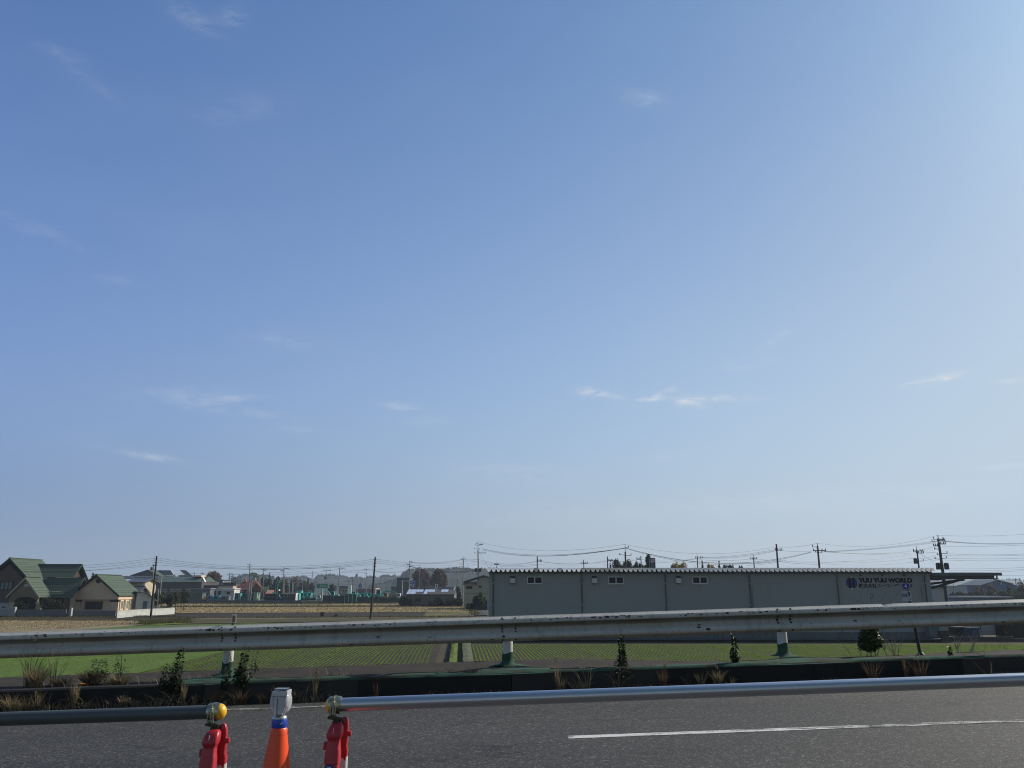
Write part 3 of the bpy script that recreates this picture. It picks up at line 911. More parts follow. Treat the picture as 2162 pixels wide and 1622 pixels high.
    for k in range(n): sv.append((x0 + .0065 + math.cos(2 * math.pi * k / n) * .0175, sy - .0045, sz + math.sin(2 * math.pi * k / n) * .014))
    mb.prism(sv, (0, .006, 0)); st = mb.build('sticker', m_sticker, fl)
    mb = MB()
    zx, zz, yy = x0 + .0065, sz + .0015, sy - .0052
    mb.prism([(zx - .008, yy, zz + .007), (zx + .009, yy, zz + .007), (zx + .001, yy, zz - .003), (zx - .005, yy, zz - .003), (zx + .002, yy, zz + .0045), (zx - .008, yy, zz + .0045)], (0, .0008, 0))
    mb.prism([(zx - .010, yy, zz - .006), (zx + .010, yy, zz - .006), (zx + .009, yy, zz - .0078), (zx - .009, yy, zz - .0078)], (0, .0008, 0))
    mb.build('emblem', m_wht, st)
    # moulding scar on the head
    mb = MB(); mb.tube([(x0 + .0125, y0 - .0655, zc - .068), (x0 + .010, y0 - .070, zc - .095)], .0009, 5); mb.build('mould_line', m_wht, fl)
    # clamp: two half shells, hinge pin and an eye bolt standing up
    mb = MB(); n = 22; dd = Vector((1, 0, GR)).normalized()
    def shell(a0, a1, r0, r1, w):
        vs, fs = [], []; k = 14
        for i in range(k + 1):
            a = a0 + (a1 - a0) * i / k
            for (r, xx) in ((r0, -w), (r1, -w), (r1 + .004, 0), (r1, w), (r0, w)):
                vs.append((x0 + xx, y0 + math.cos(a) * r, zc + math.sin(a) * r + GR * xx))
        for i in range(k):
            for j in range(5): fs.append((i * 5 + j, (i + 1) * 5 + j, (i + 1) * 5 + (j + 1) % 5, i * 5 + (j + 1) % 5))
        fs += [(0, 1, 2, 3, 4), tuple(k * 5 + j for j in (4, 3, 2, 1, 0))]
        return vs, fs
    a, b = shell(R(20), R(190), RP + .001, RP + .0055, .022); mb.add(a, b)
    a, b = shell(R(200), R(370), RP + .001, RP + .0055, .020); mb.add(a, b)
    cl = mb.build('clamp', m_zinc, t, smooth=True, angle=40)
    mb = MB(); yb = y0 - RP - .012
    mb.tube([(x0, yb, zc - .030), (x0, yb, zc + .036)], .0048, 12); mb.lathe([(.0105, 0), (.0105, .009), (.006, .012)], Matrix.Translation((x0, yb, zc + .006)), 6)
    mb.lathe([(.012, 0), (.012, .003)], Matrix.Translation((x0, yb, zc + .002)), 16)
    mb.tube([(x0 - .012, yb, zc - .026), (x0 + .012, yb, zc - .026)], .006, 10)
    mb.obox((x0 - .0085, yb, zc - .018), (.004, .012, .030)); mb.obox((x0 + .0085, yb, zc - .018), (.004, .012, .030))
    mb.build('clamp_bolt', m_zinc, cl, smooth=True)
    mb = MB(); mb.obox((x0 + .004, y0 - .012, zc - .042), (.050, .034, .012), 0, .12); mb.obox((x0 + .012, y0 - .012, zc - .055), (.03, .022, .022), 0, .3)
    mb.build('saddle', mat('dark_zinc', (0.06, 0.055, 0.04), .4, metal=.6), cl, bevel=.003)
    return t
stand(450, 1495, P(453, 1503.5, YP), 'red plastic barricade stand left of the cone, holding the dull grey pipe')
stand(706, 1490, P(708, 1489, YP), 'red plastic barricade stand right of the cone, holding the shiny pipe')

# traffic cone
YC = 3.05
pc = P(589.5, 1534, YC); zt = pc.z
gz = Z0 + PV + GR * pc.x + .003
cone = thing('traffic_cone', 'orange traffic cone between the two red barricade stands', 'traffic cone', (pc.x, YC, gz))
m_org = plastic('orange_plastic', (0.92, 0.085, 0.010), .36, 0.15)
H = zt - gz
def rc(z): return .0262 + .098 * ((zt - z) / .62)      # cone radius at height z
mb = MB()
def zone(name, z0, z1, m, extra=0.0, steps=6):
    mb = MB(); mb.lathe([(rc(z0 + (z1 - z0) * i / steps) + extra, z0 + (z1 - z0) * i / steps) for i in range(steps + 1)], Matrix.Translation((pc.x, YC, 0)), 40); return mb
sh = zone('', gz + .02, zt - .030, m_org); sh.lathe([(rc(zt - .030) - .0012, zt - .030), (rc(zt - .030) - .0018, zt - .008), (rc(zt), zt - .004), (rc(zt) - .003, zt)], Matrix.Translation((pc.x, YC, 0)), 40)
body = sh.build('cone_body', m_org, cone, smooth=True, angle=35)
zone('', zt - .242, zt - .146, m_wht, .0016).build('reflective_band', plastic('grey_tape', (.42, .42, .44), .4), cone, smooth=True)
zone('', zt - .44, zt - .34, m_wht, .0016).build('reflective_band', m_wht, cone, smooth=True)
mb = MB(); mb.obox((pc.x, YC, gz + .012), (.37, .37, .024)); mb.build('cone_base', m_org, cone, bevel=.008)
# warning lamp on the cone
lamp = thing('warning_lamp', 'clear plastic flashing lamp with a blue collar on top of the orange cone', 'warning light', (pc.x, YC, zt - .004))
LX, LY = pc.x, YC
m_lampp = NT('clear_plastic'); m_lampp.col(m_lampp.mix(m_lampp.noise(14, 4), (0.62, 0.62, 0.66), (0.82, 0.82, 0.84))).rough(.16).set(Transmission_Weight=.35, IOR=1.45); m_lampp = m_lampp.mat
m_lens = NT('clear_lens'); m_lens.col(m_lens.mix(m_lens.noise(20, 3), (0.62, 0.66, 0.72), (0.8, 0.82, 0.86))).rough(.10).set(Transmission_Weight=.6, IOR=1.45); m_lens.bump(m_lens.voro(320), .25, .001); m_lens = m_lens.mat
zz = zt
mb = MB(); mb.lathe([(.0260, zz - .003), (.0272, zz + .001), (.0272, zz + .022), (.0255, zz + .026), (.018, zz + .0265)], Matrix.Translation((LX, LY, 0)), 32)
collar = mb.build('collar', plastic('blue_plastic', (0.012, 0.06, 0.42), .35), lamp, smooth=True, angle=40)
mb = MB()
for dx in (.010, .014, .018): mb.obox((LX + dx, LY - .0275 + dx * .18, zz + .0125 + (dx - .014) * .4), (.0022, .002, .0045), .3, .4)
mb.build('marking', m_wht, collar)
mb = MB(); mb.lathe([(.0260, zz + .0268), (.0255, zz + .031), (.0225, zz + .035), (.0165, zz + .038), (.0130, zz + .040), (.0125, zz + .043)], Matrix.Translation((LX, LY, 0)), 32)
mb.build('neck', mat('silver_plastic', (0.45, 0.46, 0.48), .28, metal=.6), lamp, smooth=True)
zb_, zt_ = zz + .042, zz + .122
mb = MB()
pts = [(-.015, zb_), (.015, zb_), (.017, zb_ + .006), (.0265, zb_ + .040), (.0290, zt_ - .006), (.0290, zt_), (-.026, zt_ - .003), (-.0275, zt_ - .012), (-.0270, zb_ + .038), (-.0165, zb_ + .006)]
mb.prism([(LX + a, LY - .030, b) for a, b in pts], (0, .060, 0)); mb.build('housing', m_lampp, lamp, smooth=True, bevel=.0028, angle=30)
mb = MB(); mb.obox((LX + .0018, LY - .0312, zt_ - .019), (.052, .003, .0022)); mb.obox((LX - .004, LY - .0312, (zb_ + zt_) / 2 - .012), (.0022, .003, .056)); mb.build('housing_seam', mat('seam_grey', (.2, .2, .22), .4), lamp)
mb = MB(); mb.obox((LX + .001, LY, zt_ + .003), (.046, .050, .004)); mb.build('solar_cell', mat('solar_dark', (.03, .035, .06), .2), lamp)
for sx in (-1, 1):
    mb = MB(); mb.lathe([(.036, 0.0), (.0355, .004), (.031, .009), (.022, .0135), (.010, .016), (.001, .0165)], Matrix.Translation((LX + sx * .0205 + .001, LY, zb_ + .040)) @ Matrix.Rotation(R(90) * sx, 4, 'Y'), 28)
    mb.build('lens', m_lens, lamp, smooth=True, angle=60)

# ================================================================ roadside plants
m_straw = leafmat('dry_grass', [(0.10, 0.075, 0.04), (0.24, 0.19, 0.11), (0.34, 0.28, 0.17), (0.16, 0.11, 0.06)], .8, .2)
m_brown = leafmat('brown_grass', [(0.06, 0.04, 0.025), (0.15, 0.10, 0.06), (0.22, 0.16, 0.10)], .8, .2)
m_weed = leafmat('weed_leaves', [(0.010, 0.018, 0.008), (0.022, 0.040, 0.014), (0.035, 0.06, 0.02)], .55, .15)
m_holly = leafmat('evergreen_leaves', [(0.012, 0.022, 0.008), (0.03, 0.055, 0.015), (0.08, 0.12, 0.03)], .4, .1)
m_twig = mat('twig', (0.10, 0.08, 0.065), .85, .3, 8)
m_twigp = mat('pale_twig', (0.26, 0.22, 0.19), .85, .3, 8)
def blade(vs, fs, p, a, lean, h, w, rng, curl=1.0, seg=5):
    o = len(vs); d = Vector((math.cos(a), math.sin(a), 0)); sd = Vector((-d.y, d.x, 0))
    fa = rng.uniform(0, 3.14); sd = Vector((math.cos(fa), math.sin(fa), 0))
    for i in range(seg + 1):
        f = i / seg
        q = p + d * (lean * h * (f ** (1 + curl))) + Vector((0, 0, h * (f - 0.28 * curl * lean * f * f * f)))
        ww = w * (1 - f) ** .6
        vs += [q - sd * ww, q + sd * ww]
    for i in range(seg): fs.append((o + i * 2, o + i * 2 + 1, o + i * 2 + 3, o + i * 2 + 2))
def ground_at(px, py, t):
    """a point on the road-side surface at lateral distance t, under a photo column"""
    s = (px - 1081) / F_PX * (t * .968 + .3)
    return s
TI = 0
def tuft(px, hpx, wpx, t, label, m=None, n=40, heads=0, lean=.7, h0=0.0, name='grass_tuft', cat='grass tuft', wid=.0050, seed=None, group='dry grass tufts along the kerb'):
    global TI; TI += 1
    rng = random.Random(seed or TI * 17)
    n = int(n * 1.7); s = ground_at(px, 0, t); b = RD(s, t, h0)
    H = hpx * .0084; W = wpx * .0069 / 2
    vs, fs = [], []
    for i in range(n):
        a = rng.uniform(0, 6.28); r = W * .35 * rng.random()
        p = b + Vector((math.cos(a) * r, math.sin(a) * r * .5, 0))
        hh = H * rng.uniform(.45, 1.05)
        blade(vs, fs, p, a + rng.uniform(-.6, .6), lean * rng.uniform(.1, 1) * W / max(H, .01) * 1.6, hh, wid * rng.uniform(.6, 1.2), rng, rng.uniform(.3, 1.2))
    for i in range(heads):
        a = rng.uniform(0, 6.28); hh = H * rng.uniform(.8, 1.1); q = b + Vector((math.cos(a) * W * rng.uniform(0, .6), math.sin(a) * W * .2, hh * .9))
        for k in range(14):
            o = len(vs); f = k / 14; c = q + Vector((rng.uniform(-.006, .006), rng.uniform(-.006, .006), hh * .16 * f))
            e = Vector((rng.uniform(-1, 1), rng.uniform(-1, 1), rng.uniform(-.2, 1))).normalized() * .010
            u = e.orthogonal().normalized() * .003
            vs += [c - e - u, c + e - u, c + e + u, c - e + u]; fs.append((o, o + 1, o + 2, o + 3))
        blade(vs, fs, b, a, .1, hh, .002, rng, .2)
    o = raw(name, [v - b for v in vs], fs, [m or m_straw], None, b)
    tag(o, label, cat, group)
    return o
KF = 11.02
tl = [(6, 12, 40, 'low straw tuft at the kerb foot at the far left edge', 45, 0), (40, 15, 40, 'straw tuft beside the tallest left weeds, second from the left edge', 45, 0),
      (62, 25, 50, 'arching pale grass tuft at the kerb foot, left of the thick clump', 60, 2), (98, 32, 90, 'thick arching clump of straw grass against the dark kerb at left', 120, 0),
      (128, 27, 90, 'wide drooping straw clump right of the thickest one', 80, 0), (148, 34, 30, 'thin upright straw stems behind the drooping clump', 25, 1),
      (219, 40, 20, 'narrow feathery upright straw plume standing alone at the left kerb', 70, 3), (243, 14, 30, 'small splayed straw tuft just right of the feathery plume', 22, 0),
      (316, 22, 30, 'dense short straw tuft at the end of the dark kerb stretch', 60, 0), (338, 17, 42, 'low wide straw tuft beside the dense short one', 60, 0),
      (432, 34, 18, 'upright straw tuft directly behind the left yellow cap', 45, 2), (455, 20, 22, 'small straw tuft right behind the clamp of the left stand', 25, 0),
      (500, 26, 50, 'tangled brown grass left of the leafy dark climber', 60, 0), (545, 26, 60, 'tangled brown grass under the big leafy climber', 80, 0),
      (588, 20, 40, 'brown grass wisps behind the clear lamp', 40, 0), (618, 26, 36, 'arching dry stems just right of the clear lamp', 26, 0),
      (655, 22, 30, 'reddish dry stems between the lamp and the right stand', 26, 0), (690, 46, 18, 'tall thin dry stalks with seed heads above the right yellow cap', 16, 5)]
for px, h, w, lab, n, hd in tl:
    tuft(px, h, w, KF, lab, m_brown if 'brown' in lab or 'reddish' in lab else m_straw, n, hd, seed=px + 1)
tr = [(812, 30, 24, 'tiny forked dry twig tuft against the dark kerb left of centre', 8, 0), (1172, 48, 16, 'upright dry stalks with pale seed heads at a kerb joint', 18, 6), (1180, 26, 30, 'dry grass at the foot of the seed-head stalks', 40, 0),
      (1215, 24, 66, 'low spreading straw tuft right of the seed-head stalks', 60, 0), (1232, 48, 60, 'long leaning dry stems rising from the spreading tuft', 7, 0),
      (1295, 40, 80, 'sparse dark dry stems under the narrow leafy weed', 9, 0), (1385, 34, 34, 'feathery brown tuft, first of three in the middle right kerb', 34, 3),
      (1432, 22, 26, 'small forked brown tuft, second of three in the middle right kerb', 14, 0), (1462, 26, 36, 'pale fan-shaped dry tuft left of the golden one', 46, 0),
      (1495, 30, 42, 'golden bushy dry tuft near the kerb foot at middle right', 80, 2), (1520, 18, 40, 'thin dry wisps beside the golden bushy tuft', 14, 0),
      (1808, 40, 50, 'dark wiry dry tuft in the kerb shade left of the route marker', 34, 0), (1878, 36, 20, 'small upright brown tuft below the bare shrub', 22, 2),
      (1908, 38, 60, 'leaning feathery brown stems under the route marker', 30, 2), (2052, 34, 90, 'crossed pale dry twigs near the right edge', 8, 0),
      (2072, 12, 60, 'low yellowish grass at the foot of the crossed twigs', 30, 0), (2150, 44, 50, 'dark brown grass clump at the right edge of the photo', 60, 0)]
for px, h, w, lab, n, hd in tr:
    tuft(px, h, w, KF, lab, m_brown if ('brown' in lab or 'dark' in lab) else m_straw, n, hd, seed=px + 3)
# dry heap on the shoulder at left with a few green shoots
for px, h, w, t, lab, n, mm in [(138, 40, 70, 11.55, 'left part of the dry brown heap on the shoulder', 170, m_straw), (185, 22, 90, 11.6, 'low middle part of the dry heap on the shoulder', 120, m_straw), (245, 30, 80, 11.6, 'purplish brown dry heap under the dark thorny plant', 140, m_brown), (300, 24, 90, 11.5, 'right end of the dry brown heap on the shoulder', 130, m_straw),
                            (125, 78, 70, 11.7, 'tall thin green and straw stalks rising from the dry heap', 22, leafmat('shoot', [(0.05, .07, .02), (.16, .17, .07)], .7)), (175, 62, 60, 11.7, 'leaning pale stalks right of the tallest stalks in the dry heap', 10, m_straw)]:
    tuft(px, h, w, t, lab, mm, n, 2 if h > 60 else 0, h0=.245, lean=.9, group='dry grass heap on the left shoulder', seed=px + 9)
# fine dead litter and stubble of grass all along the gutter and the shoulder edge: uncountable
vs, fs = [], []; rng = random.Random(5)
for i in range(5200):
    s = rng.uniform(-8.5, 9.5); left = s < -2.2
    if noise.noise(Vector((s * .8, 0, 9))) < (-.15 if left else .12): continue
    k = rng.random(); t = 11.06 - abs(rng.gauss(0, .05)) if k < .75 else rng.uniform(11.3, 11.9)
    b = RD(s, t, 0 if k < .75 else .25 - sag(s) * .5); h = rng.uniform(.02, .10 if not left else .17)
    if left and rng.random() < .5 * max(0, noise.noise(Vector((s * 1.9, 4, 9))) + .35): h *= 1.7
    blade(vs, fs, b, rng.uniform(0, 6.28), rng.uniform(.3, 1.8), h, .0035, rng, .8, 3)
kind(raw('grass_litter', vs, fs, [m_straw]), 'stuff')
def weed(px, top, bot, wpx, t, label, h0=0.2, n=120, leaf=.022, seed=0, m=None, side=0, name='leafy_weed', bushy=.36):
    rng = random.Random(px + seed)
    s = ground_at(px, 0, t); b = RD(s, t, h0)
    # the foot shows at photo row `bot`: the height follows from the rows
    H = P(px, top, b.y).z - b.z
    W = wpx * .0069 / 2
    th = thing(name, label, 'weed', b)
    mb = MB(); vs, fs = [], []
    stems = [(0, 0)] + [(rng.uniform(-.6, .6), rng.uniform(.3, .6)) for _ in range(3)]
    for k, (dx, ff) in enumerate(stems):
        hh = H * (1 if k == 0 else 1 - ff)
        pts = [b + Vector((dx * W * f + side * W * f * f + rng.uniform(-.1, .1) * W, rng.uniform(-.03, .03), hh * f)) for f in (0, .25, .5, .75, 1)]
        mb.tube(pts, [.006, .005, .004, .003, .0012], 5)
        kk = int(n * (1.25 if k == 0 else .5))
        for i in range(kk):
            f = rng.uniform(.08, 1); j = min(3, int(f * 4)); c = pts[j].lerp(pts[j + 1], f * 4 - j)
            a = rng.uniform(0, 6.28); w = W * bushy * (1 - .7 * f) * (0.35 + 1.5 * abs(noise.noise(Vector((f * 5, k * 3 + px, 1)))) + .4 * rng.random()) + leaf * .5
            q = c + Vector((math.cos(a) * w, math.sin(a) * w, rng.uniform(-.02, .02)))
            if rng.random() < .25: mb.tube([c, q], [.0018, .001], 3)
            d = (q - c).normalized(); up = Vector((rng.uniform(-.6, .6), rng.uniform(-.6, .6), 1)).normalized(); sd = d.cross(up).normalized()
            L = leaf * rng.uniform(.9, 2.0); o = len(vs)
            vs += [q, q + d * L * .5 + sd * L * .42, q + d * L * 1.1 - up * L * .3, q + d * L * .5 - sd * L * .42]; fs.append((o, o + 1, o + 2, o + 3))
    mb.build('stem', m_twig, th)
    raw('leaves', [v - b for v in vs], fs, [m or m_weed], None, (0, 0, 0), th)
    return th
weed(418, 1366, 1440, 26, 11.13, 'tall dark leafy weed left of the first guard rail post', .16, 150, seed=2)
weed(390, 1406, 1440, 16, 11.13, 'short dark leafy sprig left of the tall weed at the first post', .16, 60)
weed(406, 1404, 1446, 26, 11.13, 'squat dark leafy growth at the foot of the tall weed by the first post', .16, 90, seed=8)
weed(543, 1378, 1440, 38, 11.13, 'broad dark leafy weed right of the first guard rail post', .16, 260, seed=3, side=.2)
weed(512, 1412, 1445, 18, 11.13, 'short leafy weed between the first post and the broad weed', .16, 80)
weed(518, 1377, 1440, 6, 11.5, 'thin dark spike behind the broad leafy weed', .24, 60, .010, bushy=.2)
weed(568, 1373, 1425, 20, 12.3, 'thin sprig with few leaves behind the broad leafy weed', .27, 26, .018, bushy=.9)
weed(1304, 1345, 1412, 22, 11.32, 'dark narrow leafy weed between the second and third posts', .20, 210, seed=4)
weed(1303, 1388, 1412, 44, 11.13, 'sprawling dark leaves at the foot of the narrow weed in mid rail', .16, 60, seed=5, bushy=.9)
weed(1534, 1343, 1405, 18, 11.3, 'dark leafy weed standing just left of the third post', .20, 170, seed=6)
weed(1975, 1366, 1390, 11, 11.28, 'small dark leafy weed right of the route marker pole', .22, 70, .016)
weed(258, 1392, 1430, 60, 11.7, 'dark thorny plant with drooping leaves over the dry heap', .25, 120, seed=7, bushy=.9)
weed(302, 1376, 1430, 34, 11.8, 'thin dark branching plant right of the thorny one', .25, 46, .018, bushy=1.0)
# evergreen bush and bare shrubs just behind the crest
def bush(px, top, wpx, t, label, n=3200, leaf=.024, m=None, z0=None):
    s = (px - 1081) / F_PX * (t * .968 + .2); b = RD(s, t, 0); bz = b.z + (0.2 if t < 13.2 else -(t - 12.95) * .42 + .22 - sag(s)) if z0 is None else z0
    b = Vector((b.x, b.y, bz)); H = P(px, top, b.y).z - bz; W = wpx / F_PX * t * .5
    rng = random.Random(px)
    th = thing('evergreen_bush', label, 'bush', b)
    mb = MB(); limbs(mb, b, H * .9, .012, rng, 1, .35, 5, 8); mb.build('branch', m_twig, th)
    bl = [(b.x - W * .15, b.y, bz + H * .16, W * .75, W * .7, H * .2), (b.x + W * .3, b.y, bz + H * .62, W * .4, W * .4, H * .3), (b.x, b.y, bz + H * .42, W * .9, W * .8, H * .42), (b.x + W * .1, b.y, bz + H * .75, W * .6, W * .6, H * .25), (b.x - W * .35, b.y, bz + H * .3, W * .6, W * .6, H * .28), (b.x + W * .4, b.y, bz + H * .35, W * .55, W * .6, H * .3)]
    vs, fs = crown(bl, n, leaf, rng)
    raw('leaves', [v - b for v in vs], fs, [m or m_holly], None, (0, 0, 0), th)
bush(1820, 1312, 60, 13.1, 'dark green evergreen bush behind the guard rail at right')
def shrub(px, top, wpx, t, label, seed=0, m=None, leaves=0, bare_to=0.0, thick=.010, stems=5):
    rng = random.Random(px + seed)
    s = (px - 1081) / F_PX * (t * .968 + .2); b = RD(s, t, 0); b = Vector((b.x, b.y, b.z + (0.22 - sag(s) if t < 13.2 else -(t - 12.95) * .42 + .22 - sag(s))))
    H = P(px, top, b.y).z - b.z; W = wpx / F_PX * t * .5
    th = thing('bare_shrub', label, 'shrub', b)
    mb = MB(); tips = []
    def br(p, d, L, r, dep):
        pts = [p]; q = p; dd = d
        for i in range(4):
            dd = (dd + Vector((rng.gauss(0, .18), rng.gauss(0, .12), rng.gauss(0, .10)))).normalized(); q = q + dd * L / 4; pts.append(q)
        mb.tube(pts, [r, r * .85, r * .7, r * .55, r * .35], 5 if r > .004 else 3)
        tips.append(q)
        if dep:
            for k in range(3):
                i = rng.choice((1, 2, 3, 4)); e = (dd + Vector((rng.uniform(-.9, .9), rng.uniform(-.4, .4), rng.uniform(-.1, .5)))).normalized()
                br(pts[i], e, L * rng.uniform(.4, .65), r * .5, dep - 1)
    for k in range(stems):
        a = (k - (stems - 1) / 2) / max(1, stems - 1) * 1.7
        d = Vector((math.sin(a) * W / max(H, .1) * 1.2, rng.uniform(-.2, .2), 1)).normalized()
        br(b + Vector((a * .03, 0, 0)), d, H * rng.uniform(.6, .8), thick * rng.uniform(.7, 1.1), 2)
    zmax = max([v.z for v in mb.v]); k = H / max(.01, zmax - b.z)
    if k < 1: mb.v = [Vector((v.x, v.y, b.z + (v.z - b.z) * k)) for v in mb.v]; tips = [Vector((v.x, v.y, b.z + (v.z - b.z) * k)) for v in tips]
    mb.build('branch', m or m_twig, th)
    if leaves:
        vs, fs = [], []
        for i in range(leaves):
            p = rng.choice(tips) + Vector((rng.gauss(0, .03), rng.gauss(0, .03), rng.gauss(0, .03))); o = len(vs)
            e = Vector((rng.uniform(-1, 1), rng.uniform(-1, 1), rng.uniform(-1, 1))).normalized(); u = e.orthogonal().normalized(); L = .013
            vs += [p - e * L, p - u * L * .5, p + e * L, p + u * L * .5]; fs.append((o, o + 1, o + 2, o + 3))
        raw('leaves', [v - b for v in vs], fs, [m_weed], None, (0, 0, 0), th)
    return th
shrub(1828, 1250, 60, 13.4, 'thin twiggy shrub with small dark leaves rising above the guard rail', 1, m_twig, 260, stems=5, thick=.008)
shrub(1868, 1316, 60, 13.3, 'pale bare shrub right of the evergreen bush', 2, m_twigp, 0, stems=5)
shrub(2012, 1312, 110, 13.6, 'spreading bare shrub with white-barked forks right of the route marker', 3, m_twigp, 0, stems=5, thick=.012)
shrub(2085, 1318, 80, 14.2, 'dark bare thorny shrub in front of the white shed at the right edge', 4, m_twig, 20, stems=5, thick=.007)
shrub(1800, 1330, 40, 13.6, 'dark bare twigs left of the evergreen bush', 5, m_twig, 0, stems=4, thick=.006)
# pine needles of debris: an orange wrapper on the shoulder and a few stones
bb = RD(-5.75, 11.42, .262)
mb = MB(); n = 9
for i in range(n):
    for j in range(6):
        mb.v.append(bb + Vector(((i / 8 - .5) * .13, (j / 5 - .5) * .07, .02 + .018 * noise.noise(Vector((i * .5, j * .6, 3))) + .012 * math.sin(j * 1.2))))
for i in range(n - 1):
    for j in range(5): mb.f.append((i * 6 + j, (i + 1) * 6 + j, (i + 1) * 6 + j + 1, i * 6 + j + 1)); mb.m.append(0 if i > 3 else 1)
mb.mats = [mat('orange_wrap', (0.70, 0.22, 0.03), .4), mat('pale_wrap', (0.35, 0.35, 0.28), .4)]
tag(mb.build('wrapper', None, None), 'crumpled orange and pale wrapper lying on the left kerb', 'litter')

# ================================================================ route marker post
mk_t = 12.75
ms = (1929 - 1081) / F_PX * (mk_t * .968 + .1)
mb0 = RD(ms, mk_t, .275 - sag(ms))
rm = thing('route_marker', 'leaning steel post with a blue route 4 shield over a 104.9 kilometre plate', 'road sign', mb0)
topc = P(1914, 1238, mb0.y - .05)
m_dark = mat('dark_green_post', (0.02, 0.025, 0.022), .5)
mb = MB(); top2 = P(1913, 1229, mb0.y); mb.tube([mb0 + Vector((0, 0, -.1)), top2], [.024, .021], 12); mb.lathe([(.06, 0), (.05, .02), (.026, .05)], Matrix.Translation(mb0), 14); mb.build('pole', m_dark, rm, smooth=True)
RZ = R(-52)
def plate(pxc, y0, y1, w, m, name):
    c0 = P(pxc, y0, mb0.y - .04); c1 = P(pxc, y1, mb0.y - .04)
    h = c0.z - c1.z; c = (c0 + c1) / 2
    mb = MB(); mb.obox(c, (w, .006, h), RZ); o = mb.build(name, m, rm, bevel=.0015)
    return o, c, h
pl, c, h = plate(1912.5, 1230.5, 1246.5, .135, mat('weathered_panel', (0.22, 0.17, 0.15), .6), 'shield_panel')
nrm = Vector((math.sin(RZ), -math.cos(RZ), 0)); rt = Vector((math.cos(RZ), math.sin(RZ), 0))
def onp(c, u, v, d=.0045): return c + rt * u + Vector((0, 0, v)) + nrm * d
sp = [(-.055, .042), (-.030, .048), (0, .050), (.030, .048), (.055, .042), (.056, .01), (.046, -.020), (.024, -.042), (0, -.052), (-.024, -.042), (-.046, -.020), (-.056, .01)]
mb = MB(); mb.prism([onp(c, u * 1.08, v * 1.08, .0036) for u, v in sp], nrm * .0006); mb.build('shield_border', m_wht, pl)
mb = MB(); mb.prism([onp(c, u, v, .0045) for u, v in sp], nrm * .0006); sh_ = mb.build('shield', plastic('shield_blue', (0.012, 0.02, 0.22), .35), pl)
def txt_on(s, c, u, v, fitw, fith, m, par, d=.006):
    o = onp(c, u, v, d)
    return text('lettering', s, .05, Matrix.Translation(o) @ Matrix.Rotation(RZ, 4, 'Z') @ Matrix.Rotation(R(90), 4, 'X'), m, par, .0004, .0012, fit=(fitw, fith))
txt_on('4', c, -.018, -.022, .036, .056, m_wht, sh_, .0056)
pl2, c2, h2 = plate(1914, 1248, 1269.5, .135, mat('pale_panel', (0.40, 0.42, 0.42), .5), 'distance_panel')
m_navy = mat('navy_ink', (0.006, 0.010, 0.045), .5)
txt_on('104', c2, -.068, -.012, .078, .050, m_navy, pl2, .0036)
txt_on('9', c2, .022, -.014, .040, .080, m_navy, pl2, .0036)
mb = MB(); mb.prism([onp(c2, .0125 + a, -.010 + b, .0034) for a, b in ((0, 0), (.006, 0), (.006, .007), (0, .007))], nrm * .0006); mb.build('decimal_point', m_navy, pl2)
txt_on('Km', c2, .030, -.055, .032, .020, m_navy, pl2, .0036)


# ================================================================ fields
m_base = ground_mat('field_base', [(0.035, 0.032, 0.018), (0.07, 0.062, 0.036), (0.055, 0.07, 0.028)], .05, 1.2, dist=0.1)
g = raw('ground', [(-5000, -400, -.03), (5000, -400, -.03), (5000, 9000, -.03), (-5000, 9000, -.03)], [(0, 1, 2, 3)], [m_base]); g['kind'] = 'structure'
LIFT = [0.0]
def patch(name, pts, m, z=None):
    LIFT[0] += 0.006
    zz = LIFT[0] if z is None else z
    o = raw(name, [(p[0], p[1], zz) for p in pts], [tuple(range(len(pts)))], [m]); o['kind'] = 'structure'; return o
def gp(*pp): return [G(x, y) for x, y in pp]
m_straw_f = ground_mat('stubble', [(0.12, 0.09, 0.05), (0.28, 0.22, 0.12), (0.42, 0.34, 0.19)], .35, 3.2, stretch=(1, .55, 1), dist=0.06)
m_stub_l = ground_mat('old_stubble', [(0.07, 0.060, 0.042), (0.20, 0.165, 0.11), (0.36, 0.30, 0.20)], .5, 4.5, stretch=(.45, 1, 1), dist=0.08, fleck=((0.42, 0.37, 0.27), 2.2, 0.13))
m_plough = ground_mat('ploughed_earth', [(0.018, 0.015, 0.012), (0.036, 0.031, 0.025), (0.055, 0.047, 0.038)], .8, 5, stretch=(.5, 2, 1), dist=0.12)
m_path = ground_mat('dirt_path', [(0.10, 0.075, 0.055), (0.17, 0.13, 0.10)], .3, 3, stretch=(.2, 1, 1))
m_verge = ground_mat('rough_verge', [(0.030, 0.030, 0.012), (0.075, 0.065, 0.03), (0.085, 0.10, 0.035)], .22, 2.2, stretch=(.3, 1, 1), dist=.1)
m_grass = ground_mat('bright_grass', [(0.06, 0.09, 0.015), (0.13, 0.19, 0.025), (0.18, 0.24, 0.04)], .8, 6, dist=.1)
m_green = ground_mat('seedling_green', [(0.050, 0.082, 0.022), (0.085, 0.130, 0.036), (0.12, 0.170, 0.055)], .5, 9, stretch=(1, .5, 1), dist=.08)
m_fsoil = ground_mat('field_soil', [(0.020, 0.017, 0.012), (0.040, 0.034, 0.024), (0.055, 0.050, 0.032)], .8, 7, dist=.05)
SL = -0.062                                   # the crop rows run 3.6 degrees to the left of straight ahead
def rx(x50, y): return x50 + SL * (y - 50)
def block(x0, x1, y0, y1): return [(rx(x0, y0), y0), (rx(x1, y0), y0), (rx(x1, y1), y1), (rx(x0, y1), y1)]
patch('field_soil', block(-19.5, -4.6, 20, 112), m_fsoil)
patch('field_soil', block(-2.2, 75, 20, 67.5), m_fsoil)
